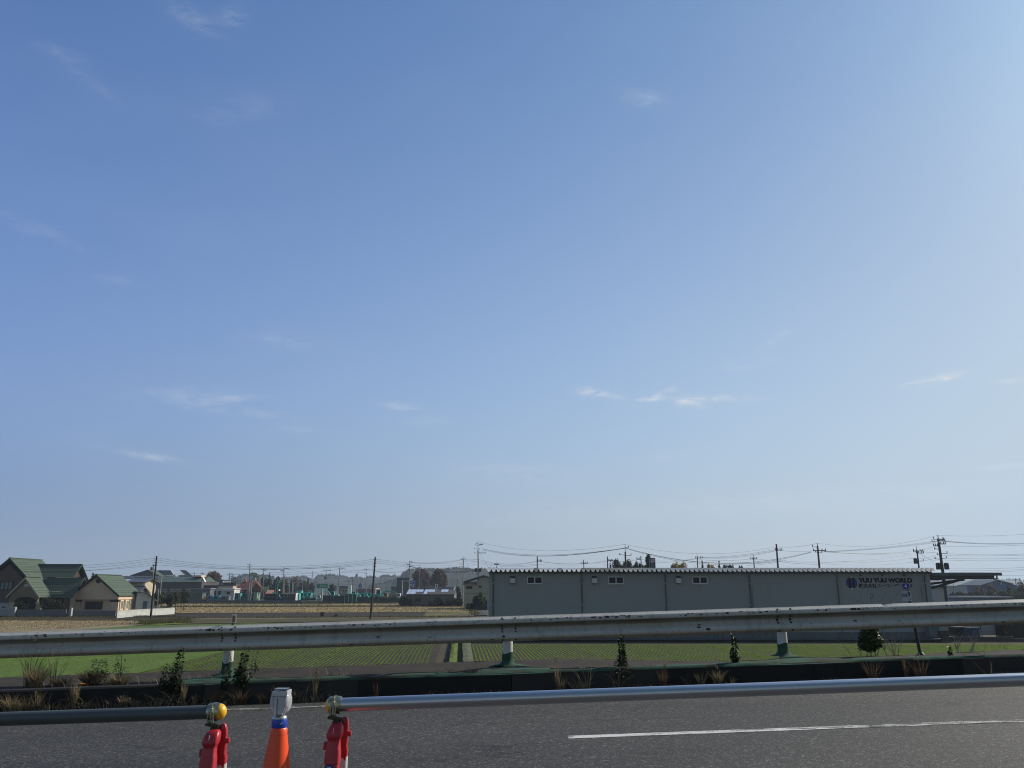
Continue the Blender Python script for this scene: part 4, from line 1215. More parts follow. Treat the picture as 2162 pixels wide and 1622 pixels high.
patch('green_field', [(-75, 40), (rx(-19.2, 40), 20), (rx(-19.2, 112), 112), (-36, 108), (-48, 100), (-58, 78)], m_green)
patch('stubble_field', gp((-420, 1345), (-200, 1309.5), (0, 1309), (250, 1308.5), (330, 1313), (300, 1320), (200, 1328), (60, 1345)), m_stub_l)
patch('verge', gp((240, 1307), (420, 1304), (1010, 1302), (1010, 1309), (700, 1313), (440, 1317), (300, 1319), (300, 1311)), m_verge)
patch('verge', gp((-300, 1309.5), (-300, 1304), (150, 1304), (380, 1303.5), (380, 1307), (250, 1309)), ground_mat('brown_verge', [(0.025, 0.02, 0.01), (0.06, 0.048, 0.025)], .4, 4, stretch=(.3, 1, 1)))
patch('grass_patch', gp((296, 1319), (318, 1312), (340, 1309), (385, 1308.5), (396, 1312), (392, 1317), (340, 1320)), m_grass)
patch('dirt_path', gp((380, 1305), (700, 1303), (1000, 1299.5), (1000, 1302.5), (700, 1307), (430, 1308)), m_path)
patch('ploughed_field', gp((372, 1296), (900, 1294), (893, 1303), (380, 1304.5), (300, 1304)), m_plough)
patch('ploughed_field', gp((150, 1303), (372, 1296), (384, 1300), (384, 1304), (200, 1305)), m_plough)
patch('stubble_field', gp((900, 1294), (1025, 1293), (1010, 1299), (893, 1302)), ground_mat('grassy_stubble', [(0.05, 0.055, 0.02), (0.12, 0.11, 0.05), (0.20, 0.17, 0.09)], .5, 4, dist=.1))
patch('stubble_field', gp((360, 1283), (985, 1281.5), (1004, 1293), (372, 1295)), m_straw_f)
patch('verge', gp((340, 1280), (985, 1279.5), (985, 1281.5), (345, 1283)), ground_mat('dark_verge', [(0.02, 0.022, 0.01), (0.05, 0.05, 0.022)], .2, 2, stretch=(.2, 1, 1)))
patch('stubble_field', gp((330, 1275.5), (985, 1275.5), (988, 1279.5), (340, 1280)), m_straw_f)
patch('grass_patch', gp((440, 1276.6), (530, 1275.2), (620, 1275.5), (700, 1277.5), (560, 1279.2), (470, 1278.6)), ground_mat('dull_grass', [(0.04, 0.055, 0.012), (0.09, 0.11, 0.03)], .3, 3))
patch('lane', gp((985, 1287), (1002, 1284), (1030, 1286), (1030, 1300), (1000, 1300), (992, 1294)), mat('lane_grey', (0.035, 0.037, 0.042), .9, .3))
patch('concrete_apron', [(-4.0, 71.9), (38.5, 71.9), (38.5, 74.5), (-4.0, 74.5)], concrete('apron_concrete', (0.12, 0.13, 0.14), .5, .6))

# crop rows: low ragged ridges of seedlings, each row wandering a little
m_crop = NT('crop_leaves')
n2_ = m_crop.noise(.25, 3, .6); _g = m_crop.new('ShaderNodeNewGeometry')
m_crop.col(m_crop.mix(m_crop.ramp(n2_, [(.35, 0.), (.65, .5)]), m_crop.ramp(_g.outputs['Random Per Island'], [(0, (0.12, 0.20, 0.028)), (.6, (0.25, 0.38, 0.055)), (1, (0.38, 0.50, 0.11))]), (0.20, 0.34, 0.035))).rough(.8)
m_crop.b.inputs['Specular IOR Level'].default_value = .2
_tr = m_crop.new('ShaderNodeBsdfTranslucent'); m_crop.l.new(m_crop.b.inputs['Base Color'].links[0].from_socket, _tr.inputs[0])
_mx = m_crop.new('ShaderNodeMixShader'); _mx.inputs[0].default_value = .5
m_crop.l.new(m_crop.b.outputs[0], _mx.inputs[1]); m_crop.l.new(_tr.outputs[0], _mx.inputs[2]); m_crop.l.new(_mx.outputs[0], m_crop.out.inputs[0])
m_crop = m_crop.mat
def rows(name, xa, xb, y0, y1, pitch, width, height, label, seed, per=95, wob=0.05, leaf=.048):
    rng = random.Random(seed); vs, fs = [], []
    k = int((xb - xa) / pitch)
    for r in range(k):
        x = xa + r * pitch; ph = rng.uniform(0, 99); strong = .85 + .5 * noise.noise(Vector((r * .23, seed, 0)))
        n = int((y1 - y0) * per)
        for i in range(n):
            y = y0 + (y1 - y0) * (i + rng.random()) / n
            if noise.noise(Vector((ph, y * 1.7, 4))) < -.50: continue
            xc = rx(x, y) + wob * 1.6 * noise.noise(Vector((x * .10, y * .13, 2))) + wob * .35 * noise.noise(Vector((ph, y * .9, 0)))
            a = rng.uniform(0, 6.28); L = leaf * rng.uniform(.7, 1.4) * strong; h = height * rng.uniform(.5, 1.3) * strong
            q = Vector((xc + rng.gauss(0, width * .22), y, .015)); d = Vector((math.cos(a), math.sin(a), 0)); e = Vector((-d.y, d.x, 0)) * L * .32
            o = len(vs); tip = q + d * L * 1.1 + Vector((0, 0, h * .75)); mid = q + d * L * .45 + Vector((0, 0, h))
            vs += [q, mid - e, tip, mid + e]; fs.append((o, o + 1, o + 2, o + 3))
    ob = raw(name, vs, fs, [m_crop]); ob['kind'] = 'stuff'; ob['label'] = label
    return ob
rows('crop_rows', -2.05, 46, 48, 67.4, .262, .05, .024, 'rows of green seedlings in front of the warehouse', 11)
rows('crop_rows', -8.4, -4.65, 44, 108, .27, .055, .035, 'rows of green seedlings left of the grass strip', 12, 60, .09)
rows('crop_rows', -19.2, -8.4, 42, 108, .262, .085, .035, 'dense rows of seedlings at the left', 13, 60)
rows('crop_rows', -52, -19.2, 42, 72, .24, .12, .03, 'closely sown green field at the far left', 14, 30)
# two raised grass strips between the fields; their left sides fall in shade
m_bankg = ground_mat('strip_grass', [(0.05, 0.075, 0.015), (0.10, 0.135, 0.025), (0.15, 0.18, 0.05)], 1.2, 14, dist=.05)
m_bankw = ground_mat('strip_weeds', [(0.06, 0.065, 0.045), (0.10, 0.115, 0.07), (0.13, 0.16, 0.06)], 1.0, 12, dist=.05, fleck=((.22, .22, .18), 3.0, .1))
def ridge(name, x0, x1, y0, y1, h, m):
    vs, fs = [], []; n = 60; rng = random.Random(int(x0 * 10) + 99)
    for i in range(n + 1):
        y = y0 + (y1 - y0) * i / n
        for f, hh in ((0, 0), (.06, .85), (.5, 1), (.94, .85), (1, 0)):
            vs.append((rx(x0 + (x1 - x0) * f, y) + rng.uniform(-.03, .03), y, .01 + h * hh * rng.uniform(.85, 1.1)))
    for i in range(n):
        for j in range(4): fs.append((i * 5 + j, (i + 1) * 5 + j, (i + 1) * 5 + j + 1, i * 5 + j + 1))
    o = raw(name, vs, fs, [m]); o['kind'] = 'structure'
ridge('grass_strip', -3.75, -3.28, 38, 70.5, .30, m_bankg)
ridge('weed_strip', -2.95, -2.25, 38, 70.5, .26, m_bankw)

# ================================================================ the warehouse
WY = 74.6
wx0, wx1 = X(1030, WY), X(1970, WY)
t_ = NT('wall_panel')
sep = t_.new('ShaderNodeSeparateXYZ'); t_.l.new(t_.co(), sep.inputs[0])
f = t_.math('FRACT', t_.math('DIVIDE', sep.outputs['X'], .91)); gv = t_.ramp(f, [(0.0, 0.0), (.02, 1.0), (.98, 1.0), (1.0, 0.0)])
f2 = t_.math('FRACT', t_.math('DIVIDE', sep.outputs['X'], .152)); g2 = t_.ramp(f2, [(0.0, 0.0), (.12, 1.0), (.88, 1.0), (1.0, 0.0)])
nn = t_.noise(.25, 5, .6, vec=t_.co(scale=(1, 1, .5)))
st = t_.noise(1.4, 5, .65, vec=t_.co(scale=(1.8, 1, .12)))
c = t_.mix(nn, (0.275, 0.285, 0.29), (0.325, 0.335, 0.335))
c = t_.mix(t_.ramp(st, [(.5, 0.), (.8, .12)]), c, (0.19, 0.195, 0.195))
c = t_.mix(t_.math('MULTIPLY', t_.math('SUBTRACT', 1.0, gv), .16), c, (0.08, 0.08, 0.08))
c = t_.mix(t_.math('MULTIPLY', t_.math('SUBTRACT', 1.0, g2), .10), c, (0.08, 0.08, 0.08))
t_.col(c); t_.rough(.5); t_.bump(g2, .12, .01); m_wall = t_.mat
wt = Z(1207.5, WY)
wh = thing('warehouse', 'long low grey warehouse with scalloped roof edge and company lettering', 'warehouse', ((wx0 + wx1) / 2, WY, 0))
mb = MB(); D = 24
mb.box(wx0 + .1, wx1 - .1, WY, WY + D, 0.0, wt)
mb.build('wall', m_wall, wh)
mb = MB(); mb.box(wx0 + .02, wx1 - .02, WY - .09, WY + .02, 0, .62); mb.build('plinth', concrete('plinth_concrete', (0.19, 0.20, 0.20), .5, .8), wh)
# folded-plate roof: ribs along the depth, front ends capped by a scalloped trim
m_rw = mat('roof_white', (0.80, 0.80, 0.78), .45, .10, .4)
m_rg = mat('roof_grey', (0.36, 0.37, 0.37), .5, .2, .5)
m_rd = mat('roof_stained', (0.34, 0.33, 0.30), .6, .5, .9)
pitch = (wx1 - wx0 + .2) / 95.0
zt0 = Z(1199.2, WY - .35); zt1 = Z(1207.6, WY - .35)
mb = MB(); n = 95
yF = WY - .42
for i in range(n):
    a = wx0 - .1 + i * pitch; m_ = pitch
    pts = [(a, 0), (a + m_ * .14, -.20), (a + m_ * .36, -(zt0 - zt1) * .97), (a + m_ * .64, -(zt0 - zt1)), (a + m_ * .86, -.20), (a + m_, 0)]
    zz = [zt0 - .10, zt0 - .16, zt1 + .02, zt1, zt0 - .16, zt0 - .10]
    px_ = X  # keep
    xs = [a, a + m_ * .08, a + m_ * .30, a + m_ * .70, a + m_ * .92, a + m_]
    frac = i / n
    mm = m_rw if frac < .215 else (m_rd if frac < .34 else m_rg)
    if .10 < frac < .215 and i % 5 == 0: mm = m_rd
    rr = .46
    fr = [(xs[0], yF + .0, zt0), (xs[5], yF, zt0), (xs[5], yF - rr * .24, zz[5]), (xs[4], yF - rr * .42, zz[4]), (xs[3], yF - rr, zz[3]), (xs[2], yF - rr, zz[2]), (xs[1], yF - rr * .42, zz[1]), (xs[0], yF - rr * .24, zz[0])]
    mb.add(fr, [tuple(range(8))], mm)
    # roof plate behind
    rise = .85
    zb = lambda q: q + rise
    A = [(xs[0], yF, zt0), (xs[1], yF, zt0), (xs[2], yF + .02, zt1 + .06), (xs[3], yF + .02, zt1 + .06), (xs[4], yF, zt0), (xs[5], yF, zt0)]
    A = [(x_, y_ + .03, z_ - .012) for x_, y_, z_ in A]
    B = [(x_, WY + D / 2, z_ - .03) for x_, y_, z_ in A]
    mb.add(A + B, [(j, j + 6, j + 7, j + 1) for j in range(5)], mm)
mb.build('roof_edge', None, wh)
mb = MB(); mb.box(wx0 + .05, wx1 - .05, WY - .30, WY - .005, wt - .14, wt + .02); mb.build('eave_gutter', mat('gutter_dark', (0.075, 0.08, 0.085), .5), wh)
m_pipe3 = mat('downpipe_grey', (0.10, 0.105, 0.11), .5, .2)
m_clip = mat('clip_pale', (0.5, 0.5, 0.48), .5)
for px in (1041.5, 1227.5, 1403.5, 1580.5, 1765.5, 1949.5):
    x = X(px, WY, 1212)
    mb = MB(); r = .055
    mb.tube([(x - .02, WY - .22, wt - .2), (x - .02, WY - .22, wt - .42), (x, WY - .10, wt - .62), (x, WY - .10, .12)], r, 8)
    dp = mb.build('downpipe', m_pipe3, wh, smooth=True)
    for z in (wt - 1.0, wt - 2.9, wt - 4.6):
        mb = MB(); mb.box(x - .075, x + .075, WY - .165, WY - .02, z - .03, z + .03); mb.build('pipe_clip', m_clip, dp)
for px, y0, y1 in ((1587.5, 1237, 1290), (1944.5, 1236, 1275)):
    x = X(px, WY, 1240); z1 = Z(y0, WY)
    mb = MB(); mb.tube([(x, WY - .05, z1), (x, WY - .05, .3)], .04, 7); mb.build('conduit', mat('conduit_pale', (0.22, 0.23, 0.23), .5), wh, smooth=True)
m_frame = mat('window_alu', (0.62, 0.62, 0.60), .4, .1)
m_glass = glassmat()
for px in (1129, 1300.5, 1477.5):
    x0, x1 = X(px - 16, WY, 1225), X(px + 16, WY, 1225); z1, z0 = Z(1217.6, WY), Z(1232.8, WY)
    mb = MB(); fw = .07
    mb.box(x0, x1, WY - .07, WY + .02, z0, z0 + fw); mb.box(x0, x1, WY - .07, WY + .02, z1 - fw, z1)
    mb.box(x0, x0 + fw, WY - .07, WY + .02, z0 + fw, z1 - fw); mb.box(x1 - fw, x1, WY - .07, WY + .02, z0 + fw, z1 - fw)
    xm = (x0 + x1) / 2; mb.box(xm - .045, xm + .045, WY - .065, WY + .02, z0 + fw, z1 - fw)
    w = mb.build('window', m_frame, wh)
    for a, b, yy in ((x0 + fw, xm - .045, -.012), (xm + .045, x1 - fw, -.024)):
        mb = MB(); mb.box(a, b, WY + yy, WY + yy + .01, z0 + fw, z1 - fw); mb.build('pane', m_glass, w)
    mb = MB(); mb.box(x0 - .05, x1 + .05, WY - .12, WY - .001, z0 - .05, z0 - .003); mb.build('sill', m_frame, w)
m_hood = mat('vent_hood', (0.58, 0.58, 0.56), .45, .1)
for px in (1082.5, 1254.5, 1431.5):
    x0, x1 = X(px - 5.2, WY, 1224), X(px + 5.2, WY, 1224); z1, z0 = Z(1217.2, WY), Z(1231.5, WY)
    mb = MB(); zm = z1 - .17
    mb.prism([(x0, WY - .002, z1), (x0, WY - .34, zm), (x0, WY - .38, z0), (x0, WY - .002, z0)], (x1 - x0, 0, 0))
    hd = mb.build('vent_hood', m_hood, wh, bevel=.008)
    mb = MB(); mb.box(x0 + .03, x1 - .03, WY - .33, WY - .02, z0 - .012, z0 - .002); mb.build('vent_grille', mat('dark_void', (.01, .01, .012), .8), hd)
    mb = MB(); mb.prism([(x0 + .0, WY - .012, z1 + .02), (x0 + .0, WY - .36, zm + .015), (x0, WY - .36, zm + .03), (x0, WY - .012, z1 + .035)], (x1 - x0, 0, 0)); mb.build('vent_cap', mat('vent_cap_dark', (0.06, 0.065, 0.075), .4), hd)
# company sign painted on the wall
m_ink = mat('sign_black', (0.004, 0.004, 0.006), .9, .1, spec=.05)
m_blue = mat('sign_blue', (0.010, 0.05, 0.24), .5, .15)
m_sred = mat('sign_red', (0.20, 0.010, 0.02), .5)
m_swht = mat('sign_white', (0.55, 0.55, 0.52), .5)
cx, cz = X(1798, WY, 1231), Z(1231, WY); rr = abs(X(1810, WY) - X(1798, WY))
dz = (Z(1219, WY) - Z(1243, WY)) / 2
def disc(r0, y, m, name, par, sx=1.0, cz_=0, cx_=0, n=40):
    mb = MB(); mb.prism([(cx + cx_ + math.cos(2 * math.pi * k / n) * r0 * sx, y, cz + cz_ + math.sin(2 * math.pi * k / n) * r0) for k in range(n)], (0, .006, 0)); return mb.build(name, m, par)
emb = disc(rr, WY - .012, m_sred, 'emblem', wh)
# blue globe halves with a red waist between them and white caps above and below
for sg in (-1, 1):
    pts = []
    n = 24
    for k in range(n + 1):
        a = -math.pi / 2 + .22 + (math.pi - .44) * k / n
        pts.append((cx + sg * math.cos(a) * rr * .985, WY - .020, cz + math.sin(a) * rr * .985))
    for k in range(n + 1):
        f = 1 - 2 * k / n
        pts.append((cx + sg * (.035 + .20 * abs(f) ** 2.2 * 1.0) * 1.0, WY - .020, cz + f * rr * .96))
    mb = MB(); mb.prism(pts, (0, .006, 0)); mb.build('globe_half', m_blue, emb)
for sg in (-1, 1):
    mb = MB(); n = 14
    pts = [(cx + math.cos(math.pi * k / n) * rr * .30, WY - .024, cz + sg * (rr * 1.02 - math.sin(math.pi * k / n) * rr * .20)) for k in range(n + 1)]
    pts = [(x_, y_, z_) for x_, y_, z_ in pts]
    mb.prism(pts, (0, .003, 0)); mb.build('globe_cap', m_swht, emb)
def wall_text(s, px0, px1, y0, y1, m, bold):
    xa, xb = X(px0, WY, y1), X(px1, WY, y1); z0, z1 = Z(y1, WY), Z(y0, WY)
    return text('lettering', s, .8, facing(xa, WY - .010, z0), m, wh, .003, bold, fit=(xb - xa, z1 - z0))
wall_text('YUU YUU WORLD', 1812.5, 1926.5, 1220.6, 1230.6, m_ink, .050)
wall_text('株式会社ユーユーワールド', 1813, 1927.5, 1232.6, 1241.4, m_ink, .020)
for px in (1811, 1857, 1903):
    x = X(px, WY, 1212); z = Z(1209.5, WY)
    mb = MB(); mb.tube([(x + .5, WY - .02, z - .02), (x + .5, WY - .25, z - .01), (x + .02, WY - .50, z - .03), (x, WY - .5, z - .14)], .022, 6)
    ar = mb.build('sign_lamp', mat('lamp_black', (.02, .02, .022), .4), wh, smooth=True)
    mb = MB(); mb.lathe([(.03, .12), (.06, .07), (.09, -.06), (.085, -.07)], Matrix.Translation((x, WY - .5, z - .23)) @ Matrix.Rotation(-.5, 4, 'X'), 12); mb.build('lamp_head', MC['lamp_black'], ar, smooth=True)
# canopy at the right end
cxa, cxb = wx1 - .12, X(2113, WY, 1215)
m_can = mat('canopy_grey', (0.13, 0.14, 0.15), .5, .15)
m_cand = mat('canopy_dark', (0.05, 0.055, 0.06), .5, .2)
cp = None
mb = MB(); mb.box(cxa + .125, cxb, WY - .2, WY + 9, Z(1215.5, WY), Z(1209.3, WY)); cp = mb.build('canopy', m_can, wh)
mb = MB(); mb.box(cxa + .125, X(2104, WY), WY + .0, WY + .28, Z(1223.5, WY), Z(1215.6, WY)); mb.box(cxa + .125, X(2104, WY), WY + 8.5, WY + 8.8, Z(1223.5, WY), Z(1215.6, WY)); mb.build('canopy_beam', m_cand, cp)
mb = MB(); mb.tube([(X(2109, WY), WY, Z(1214, WY)), (X(2109.5, WY), WY, Z(1221.5, WY)), (X(2106, WY), WY, Z(1223, WY)), (X(2101, WY), WY, Z(1222.5, WY))], .07, 8); mb.build('canopy_gutter', m_cand, cp, smooth=True)
for yy in (WY + .3, WY + 8):
    a = P(1971, 1243, yy); b = P(2035, 1223.5, yy); mb = MB(); mb.tube([(wx1 - .1, yy, a.z), (b.x, yy, Z(1222, WY))], .12, 6); mb.build('canopy_brace', m_cand, cp)

mb = MB()
mb.box(X(2050, WY), X(2053, WY), WY + 8.6, WY + 8.9, 0, Z(1223.6, WY)); mb.build('canopy_post', m_cand, cp)

# yard wall, hut, screens and stored goods right of the warehouse
yw = 71.0
mb = MB(); xa, xb = X(1976, yw), X(2121, yw)
mb.box(xa, xb, yw, yw + .2, 0, Z(1345, yw)); mb.box(xb, X(2260, yw), yw - .02, yw + .2, 0, Z(1349, yw))
tag(mb.build('retaining_wall', concrete('wall_conc', (0.085, 0.09, 0.09), .5, .7)), 'low dark concrete wall at the field edge under the white hut', 'wall')
ht = thing('storage_hut', 'white panelled hut beyond the field at the right edge', 'hut', (X(2105, 76), 76, 0))
mb = MB(); x0, x1 = X(2071, 76, 1330), X(2136, 76, 1330); mb.box(x0, x1, 76, 79, 0.3, 2.3); mb.build('wall', siding('hut_panel', (0.50, 0.49, 0.46), .3, 'Z', .2, .08), ht)
mb = MB(); mb.box(x0 - .1, x1 + .15, 75.85, 79.15, 2.3, 2.42); mb.build('roof', mat('hut_roof', (.3, .3, .3), .5), ht)
for px in (2074.5, 2118, 2124.5):
    b = P(px, 1345, 74.2); mb = MB(); mb.tube([(b.x, 74.2, 0), (b.x - .12, 74.2, 2.3)], .035, 6)
    tag(mb.build('fence_stake', m_dark, None), {2074.5: 'dark stake at the left corner of the white hut', 2118: 'dark stake in front of the white hut, left one of a close pair', 2124.5: 'dark stake in front of the white hut, right one of a close pair'}[px], 'stake', 'stakes in front of the white hut')
def simple_box(name, px0, px1, y0, y1, Y, m, label, cat, depth=1.5, parts=None, zb=None, group=None):
    x0, x1 = X(px0, Y, y1), X(px1, Y, y1); za = max(0, Z(y1, Y)) if zb is None else zb
    t = thing(name, label, cat, ((x0 + x1) / 2, Y, za), group)
    mb = MB(); mb.box(x0, x1, Y, Y + depth, za, Z(y0, Y)); mb.build('body', m, t, bevel=.02)
    if parts: parts(t, x0, x1, Y, za, Z(y0, Y))
    return t
def lid(m, th=.08, over=.08):
    def f(t, x0, x1, Y, z0, z1):
        mb = MB(); mb.box(x0 - over, x1 + over, Y - over, Y + 1.5 + over, z1 - .002 + .004, z1 + th); mb.build('lid', m, t)
    return f
m_tarp = mat('blue_tarp', (0.02, 0.06, 0.14), .5, .3, 2, .4)
simple_box('storage_crate', 1984, 2004, 1332, 1347, 73, mat('crate_brown', (.05, .042, .035), .8), 'brown crate under a white box behind the low wall', 'crate', 1.0)
simple_box('appliance_box', 1983, 2003, 1323, 1331.6, 73, mat('appliance_white', (.26, .27, .28), .5), 'white box standing on the brown crate behind the low wall', 'box', .9, zb=Z(1332, 73) + .003)
simple_box('cabinet', 1964, 1982, 1318, 1346, 73.2, mat('cabinet_grey', (.12, .14, .16), .5), 'tall grey cabinet left of the white box behind the low wall', 'cabinet', .8, lid(m_cand))
simple_box('tarped_pallet', 2048, 2070, 1329, 1345, 73.5, m_tarp, 'goods under a blue tarpaulin left of the white hut', 'pallet', 1.4, lid(m_tarp, .15, .05))
simple_box('stacked_crates', 2020, 2046, 1326, 1345, 74.5, mat('crate_dark', (.03, .028, .028), .8), 'dark stack of crates between the brown crate and the blue tarpaulin', 'crates', 1.4, lid(m_cand))
simple_box('brown_shed', 2139, 2200, 1317, 1349, 73.0, siding('brown_board', (.035, .024, .018), .2, 'X', .4), 'dark brown boarded shed at the right edge behind the low wall', 'shed', 2.5, lid(m_cand, .1, .15))
# vehicles parked beyond the canopy
def car(label, px0, px1, ytop, Y, colr, cat='car', group=None, van=False, rz=0):
    L = 4.4 if not van else 4.8; W = 1.7; H = 1.45 if not van else 1.95
    xm = X((px0 + px1) / 2, Y, 1265)
    zb = Z(ytop, Y) - H
    zb = max(0.0, zb)
    t = thing('parked_car' if not van else 'parked_van', label, cat, (xm, Y, zb), group, rz)
    def Q(x, y, z): return (x, y, z)
    m = mat('car_' + colr, {'white': (.6, .61, .62), 'silver': (.35, .36, .38), 'dark': (.03, .03, .035), 'blue': (.05, .1, .25)}[colr], .25, .05, spec=.6)
    side = [(-L / 2, .32), (-L / 2, .72), (-L / 2 + .15, .85), (-L * .28, .95), (-L * .16, H - .08), (-L * .08, H), (L * .28, H), (L * .36, H - .08), (L / 2 - .1, .98), (L / 2, .9), (L / 2, .32)] if not van else [(-L / 2, .32), (-L / 2, .85), (-L / 2 + .45, 1.05), (-L * .34, H - .15), (-L * .28, H), (L / 2 - .12, H), (L / 2, H - .2), (L / 2, .32)]
    mb = MB(); mb.prism([(x, -W / 2, z) for x, z in side], (0, W, 0)); mb.build('body', m, t, smooth=True, local=True, bevel=.05, angle=30)
    wz0, wz1 = (.98, H - .12) if not van else (1.1, H - .25)
    for a, b in (((-L * .20, -L * .02), (L * .0, L * .30)) if not van else ((-L * .30, -L * .1), (-L * .07, L * .18), (L * .21, L * .44))):
        mb = MB(); mb.box(a, b, -W / 2 - .004, W / 2 + .004, wz0, wz1); mb.build('side_window', m_glass, t, local=True)
    for x in (-L * .31, L * .31):
        for y in (-W / 2 + .05, W / 2 - .05):
            mb = MB(); mb.lathe([(.05, -.1), (.30, -.1), (.32, -.06), (.32, .06), (.30, .1), (.05, .1)], Matrix.Translation((x, y, .32)) @ Matrix.Rotation(R(90), 4, 'X'), 18)
            w = mb.build('wheel', mat('tyre', (.015, .015, .015), .9), t, smooth=True, local=True, angle=30)
            mb = MB(); mb.lathe([(.02, -.115), (.19, -.112), (.20, -.10), (.02, -.10)], Matrix.Translation((x, y, .32)) @ Matrix.Rotation(R(90), 4, 'X'), 14)
            mb.build('rim', mat('rim', (.3, .3, .3), .4, metal=.5), w, local=True)
    return t
kind(raw('parking_lot', [(60, 200, .02), (190, 200, .02), (230, 330, .02), (60, 330, .02)], [(0, 1, 2, 3)], [mat('lot_asphalt', (.06, .06, .062), .9, .2, .3)]), 'structure')
car('white car half hidden by the guard rail below the canopy brace', 1972, 2000, 1262.5, 262, 'white', rz=.05)
car('white van parked right of the leaning pole under the canopy', 2014, 2038, 1262.5, 300, 'white', van=True, rz=.0)
car('dark car parked between the white car and the white van', 1998, 2020, 1263.5, 272, 'dark', rz=.1)


# ================================================================ buildings beyond the fields
m_fence_d = None
def gable_walls(name, x0, x1, y0, y1, z0, ze, zr, axis, m, par):
    """walls with their gable ends; the ridge runs along `axis`"""
    mb = MB()
    if axis == 'Y': mb.prism([(x0, y0, z0), (x1, y0, z0), (x1, y0, ze), ((x0 + x1) / 2, y0, zr), (x0, y0, ze)], (0, y1 - y0, 0))
    else: mb.prism([(x0, y0, z0), (x0, y1, z0), (x0, y1, ze), (x0, (y0 + y1) / 2, zr), (x0, y0, ze)], (x1 - x0, 0, 0))
    return mb.build(name, m, par)
def gable_roof(name, x0, x1, y0, y1, ze, zr, axis, m, par, over=.5, th=.14, eave=.5, ridge=True, trim=None):
    mb = MB()
    if axis == 'Y':
        xm = (x0 + x1) / 2; k = (zr - ze) / max(.01, (xm - x0)); e = eave
        for a, b, z in ((xm, x0 - e, ze - e * k), (xm, x1 + e, ze - e * k)):
            mb.prism([(a, y0 - over, zr + .02), (b, y0 - over, z + .02), (b, y0 - over, z + th + .02), (a, y0 - over, zr + th * 1.2 + .02)], (0, y1 - y0 + 2 * over, 0))
    else:
        ym = (y0 + y1) / 2; k = (zr - ze) / max(.01, (ym - y0)); e = eave
        for a, b, z in ((ym, y0 - e, ze - e * k), (ym, y1 + e, ze - e * k)):
            mb.prism([(x0 - over, a, zr + .02), (x0 - over, b, z + .02), (x0 - over, b, z + th + .02), (x0 - over, a, zr + th * 1.2 + .02)], (x1 - x0 + 2 * over, 0, 0))
    r = mb.build(name, m, par)
    if ridge:
        mb = MB()
        if axis == 'Y': mb.obox(((x0 + x1) / 2, (y0 + y1) / 2, zr + th * 1.2 + .05), (.28, y1 - y0 + 2 * over + .02, .12))
        else: mb.obox(((x0 + x1) / 2, (y0 + y1) / 2, zr + th * 1.2 + .05), (x1 - x0 + 2 * over + .02, .28, .12))
        mb.build('ridge_cap', m, r)
    if trim:
        mb = MB(); yy = y0 - over - .05 if axis == 'Y' else None
        if axis == 'Y':
            xm = (x0 + x1) / 2
            for b, z in ((x0 - e, ze - e * k), (x1 + e, ze - e * k)):
                mb = MB(); mb.prism([(xm, yy, zr - .18), (b, yy, z - .18), (b, yy, z + th + .05), (xm, yy, zr + th * 1.2 + .05)], (0, .045, 0)); mb.build('barge_board', trim, r)
    return r
def window(px0, px1, y0, y1, Y, par, m, panes=2, gl=None, dep=.06, fw=.06, x0=None, x1=None):
    xa, xb = X(px0, Y, y0), X(px1, Y, y0); z1, z0 = Z(y0, Y), Z(y1, Y)
    mb = MB(); mb.box(xa, xb, Y - dep, Y + .01, z0, z0 + fw); mb.box(xa, xb, Y - dep, Y + .01, z1 - fw, z1)
    for i in range(panes + 1):
        xx = xa + (xb - xa - fw) * i / panes; mb.box(xx, xx + fw, Y - dep, Y + .01, z0 + fw, z1 - fw)
    w = mb.build('window', m, par)
    mb = MB(); mb.box(xa + fw * .5, xb - fw * .5, Y - dep * .5, Y - .004, z0 + fw * .5, z1 - fw * .5); mb.build('pane', gl or m_glass, w)
    return w
def side_window(xf, y0, y1, z0, z1, par, m, gl=None, panes=1, fw=.06):
    """window in a wall that faces +X at x = xf"""
    mb = MB(); mb.box(xf - .01, xf + .06, y0, y1, z0, z0 + fw); mb.box(xf - .01, xf + .06, y0, y1, z1 - fw, z1)
    for i in range(panes + 1):
        yy = y0 + (y1 - y0 - fw) * i / panes; mb.box(xf - .01, xf + .06, yy, yy + fw, z0 + fw, z1 - fw)
    w = mb.build('window', m, par)
    mb = MB(); mb.box(xf + .004, xf + .03, y0 + fw * .5, y1 - fw * .5, z0 + fw * .5, z1 - fw * .5); mb.build('pane', gl or m_glass, w)
    return w
m_groof = siding('green_roof_tiles', (0.088, 0.120, 0.092), .42, 'Z', .9, .14, .8, .12, .12, .9)
m_brownw = mat('brown_render', (0.115, 0.078, 0.058), .85, .1, 1)
m_beige = mat('beige_render', (0.64, 0.48, 0.34), .85, .07, 1)
m_beige2 = mat('olive_render', (0.20, 0.165, 0.09), .85, .1, 1)
m_trim = mat('dark_trim', (0.022, 0.022, 0.022), .6)
m_cream = mat('cream_trim', (0.42, 0.38, 0.28), .7, .08)
m_gdark = mat('gable_dark_red', (0.05, 0.014, 0.010), .7)
m_blockw = siding('block_wall', (0.55, 0.56, 0.53), .19, 'Z', .6, .12, .85, .3, .35)
pale_g = glassmat('curtained_glass', (0.10, 0.13, 0.13))

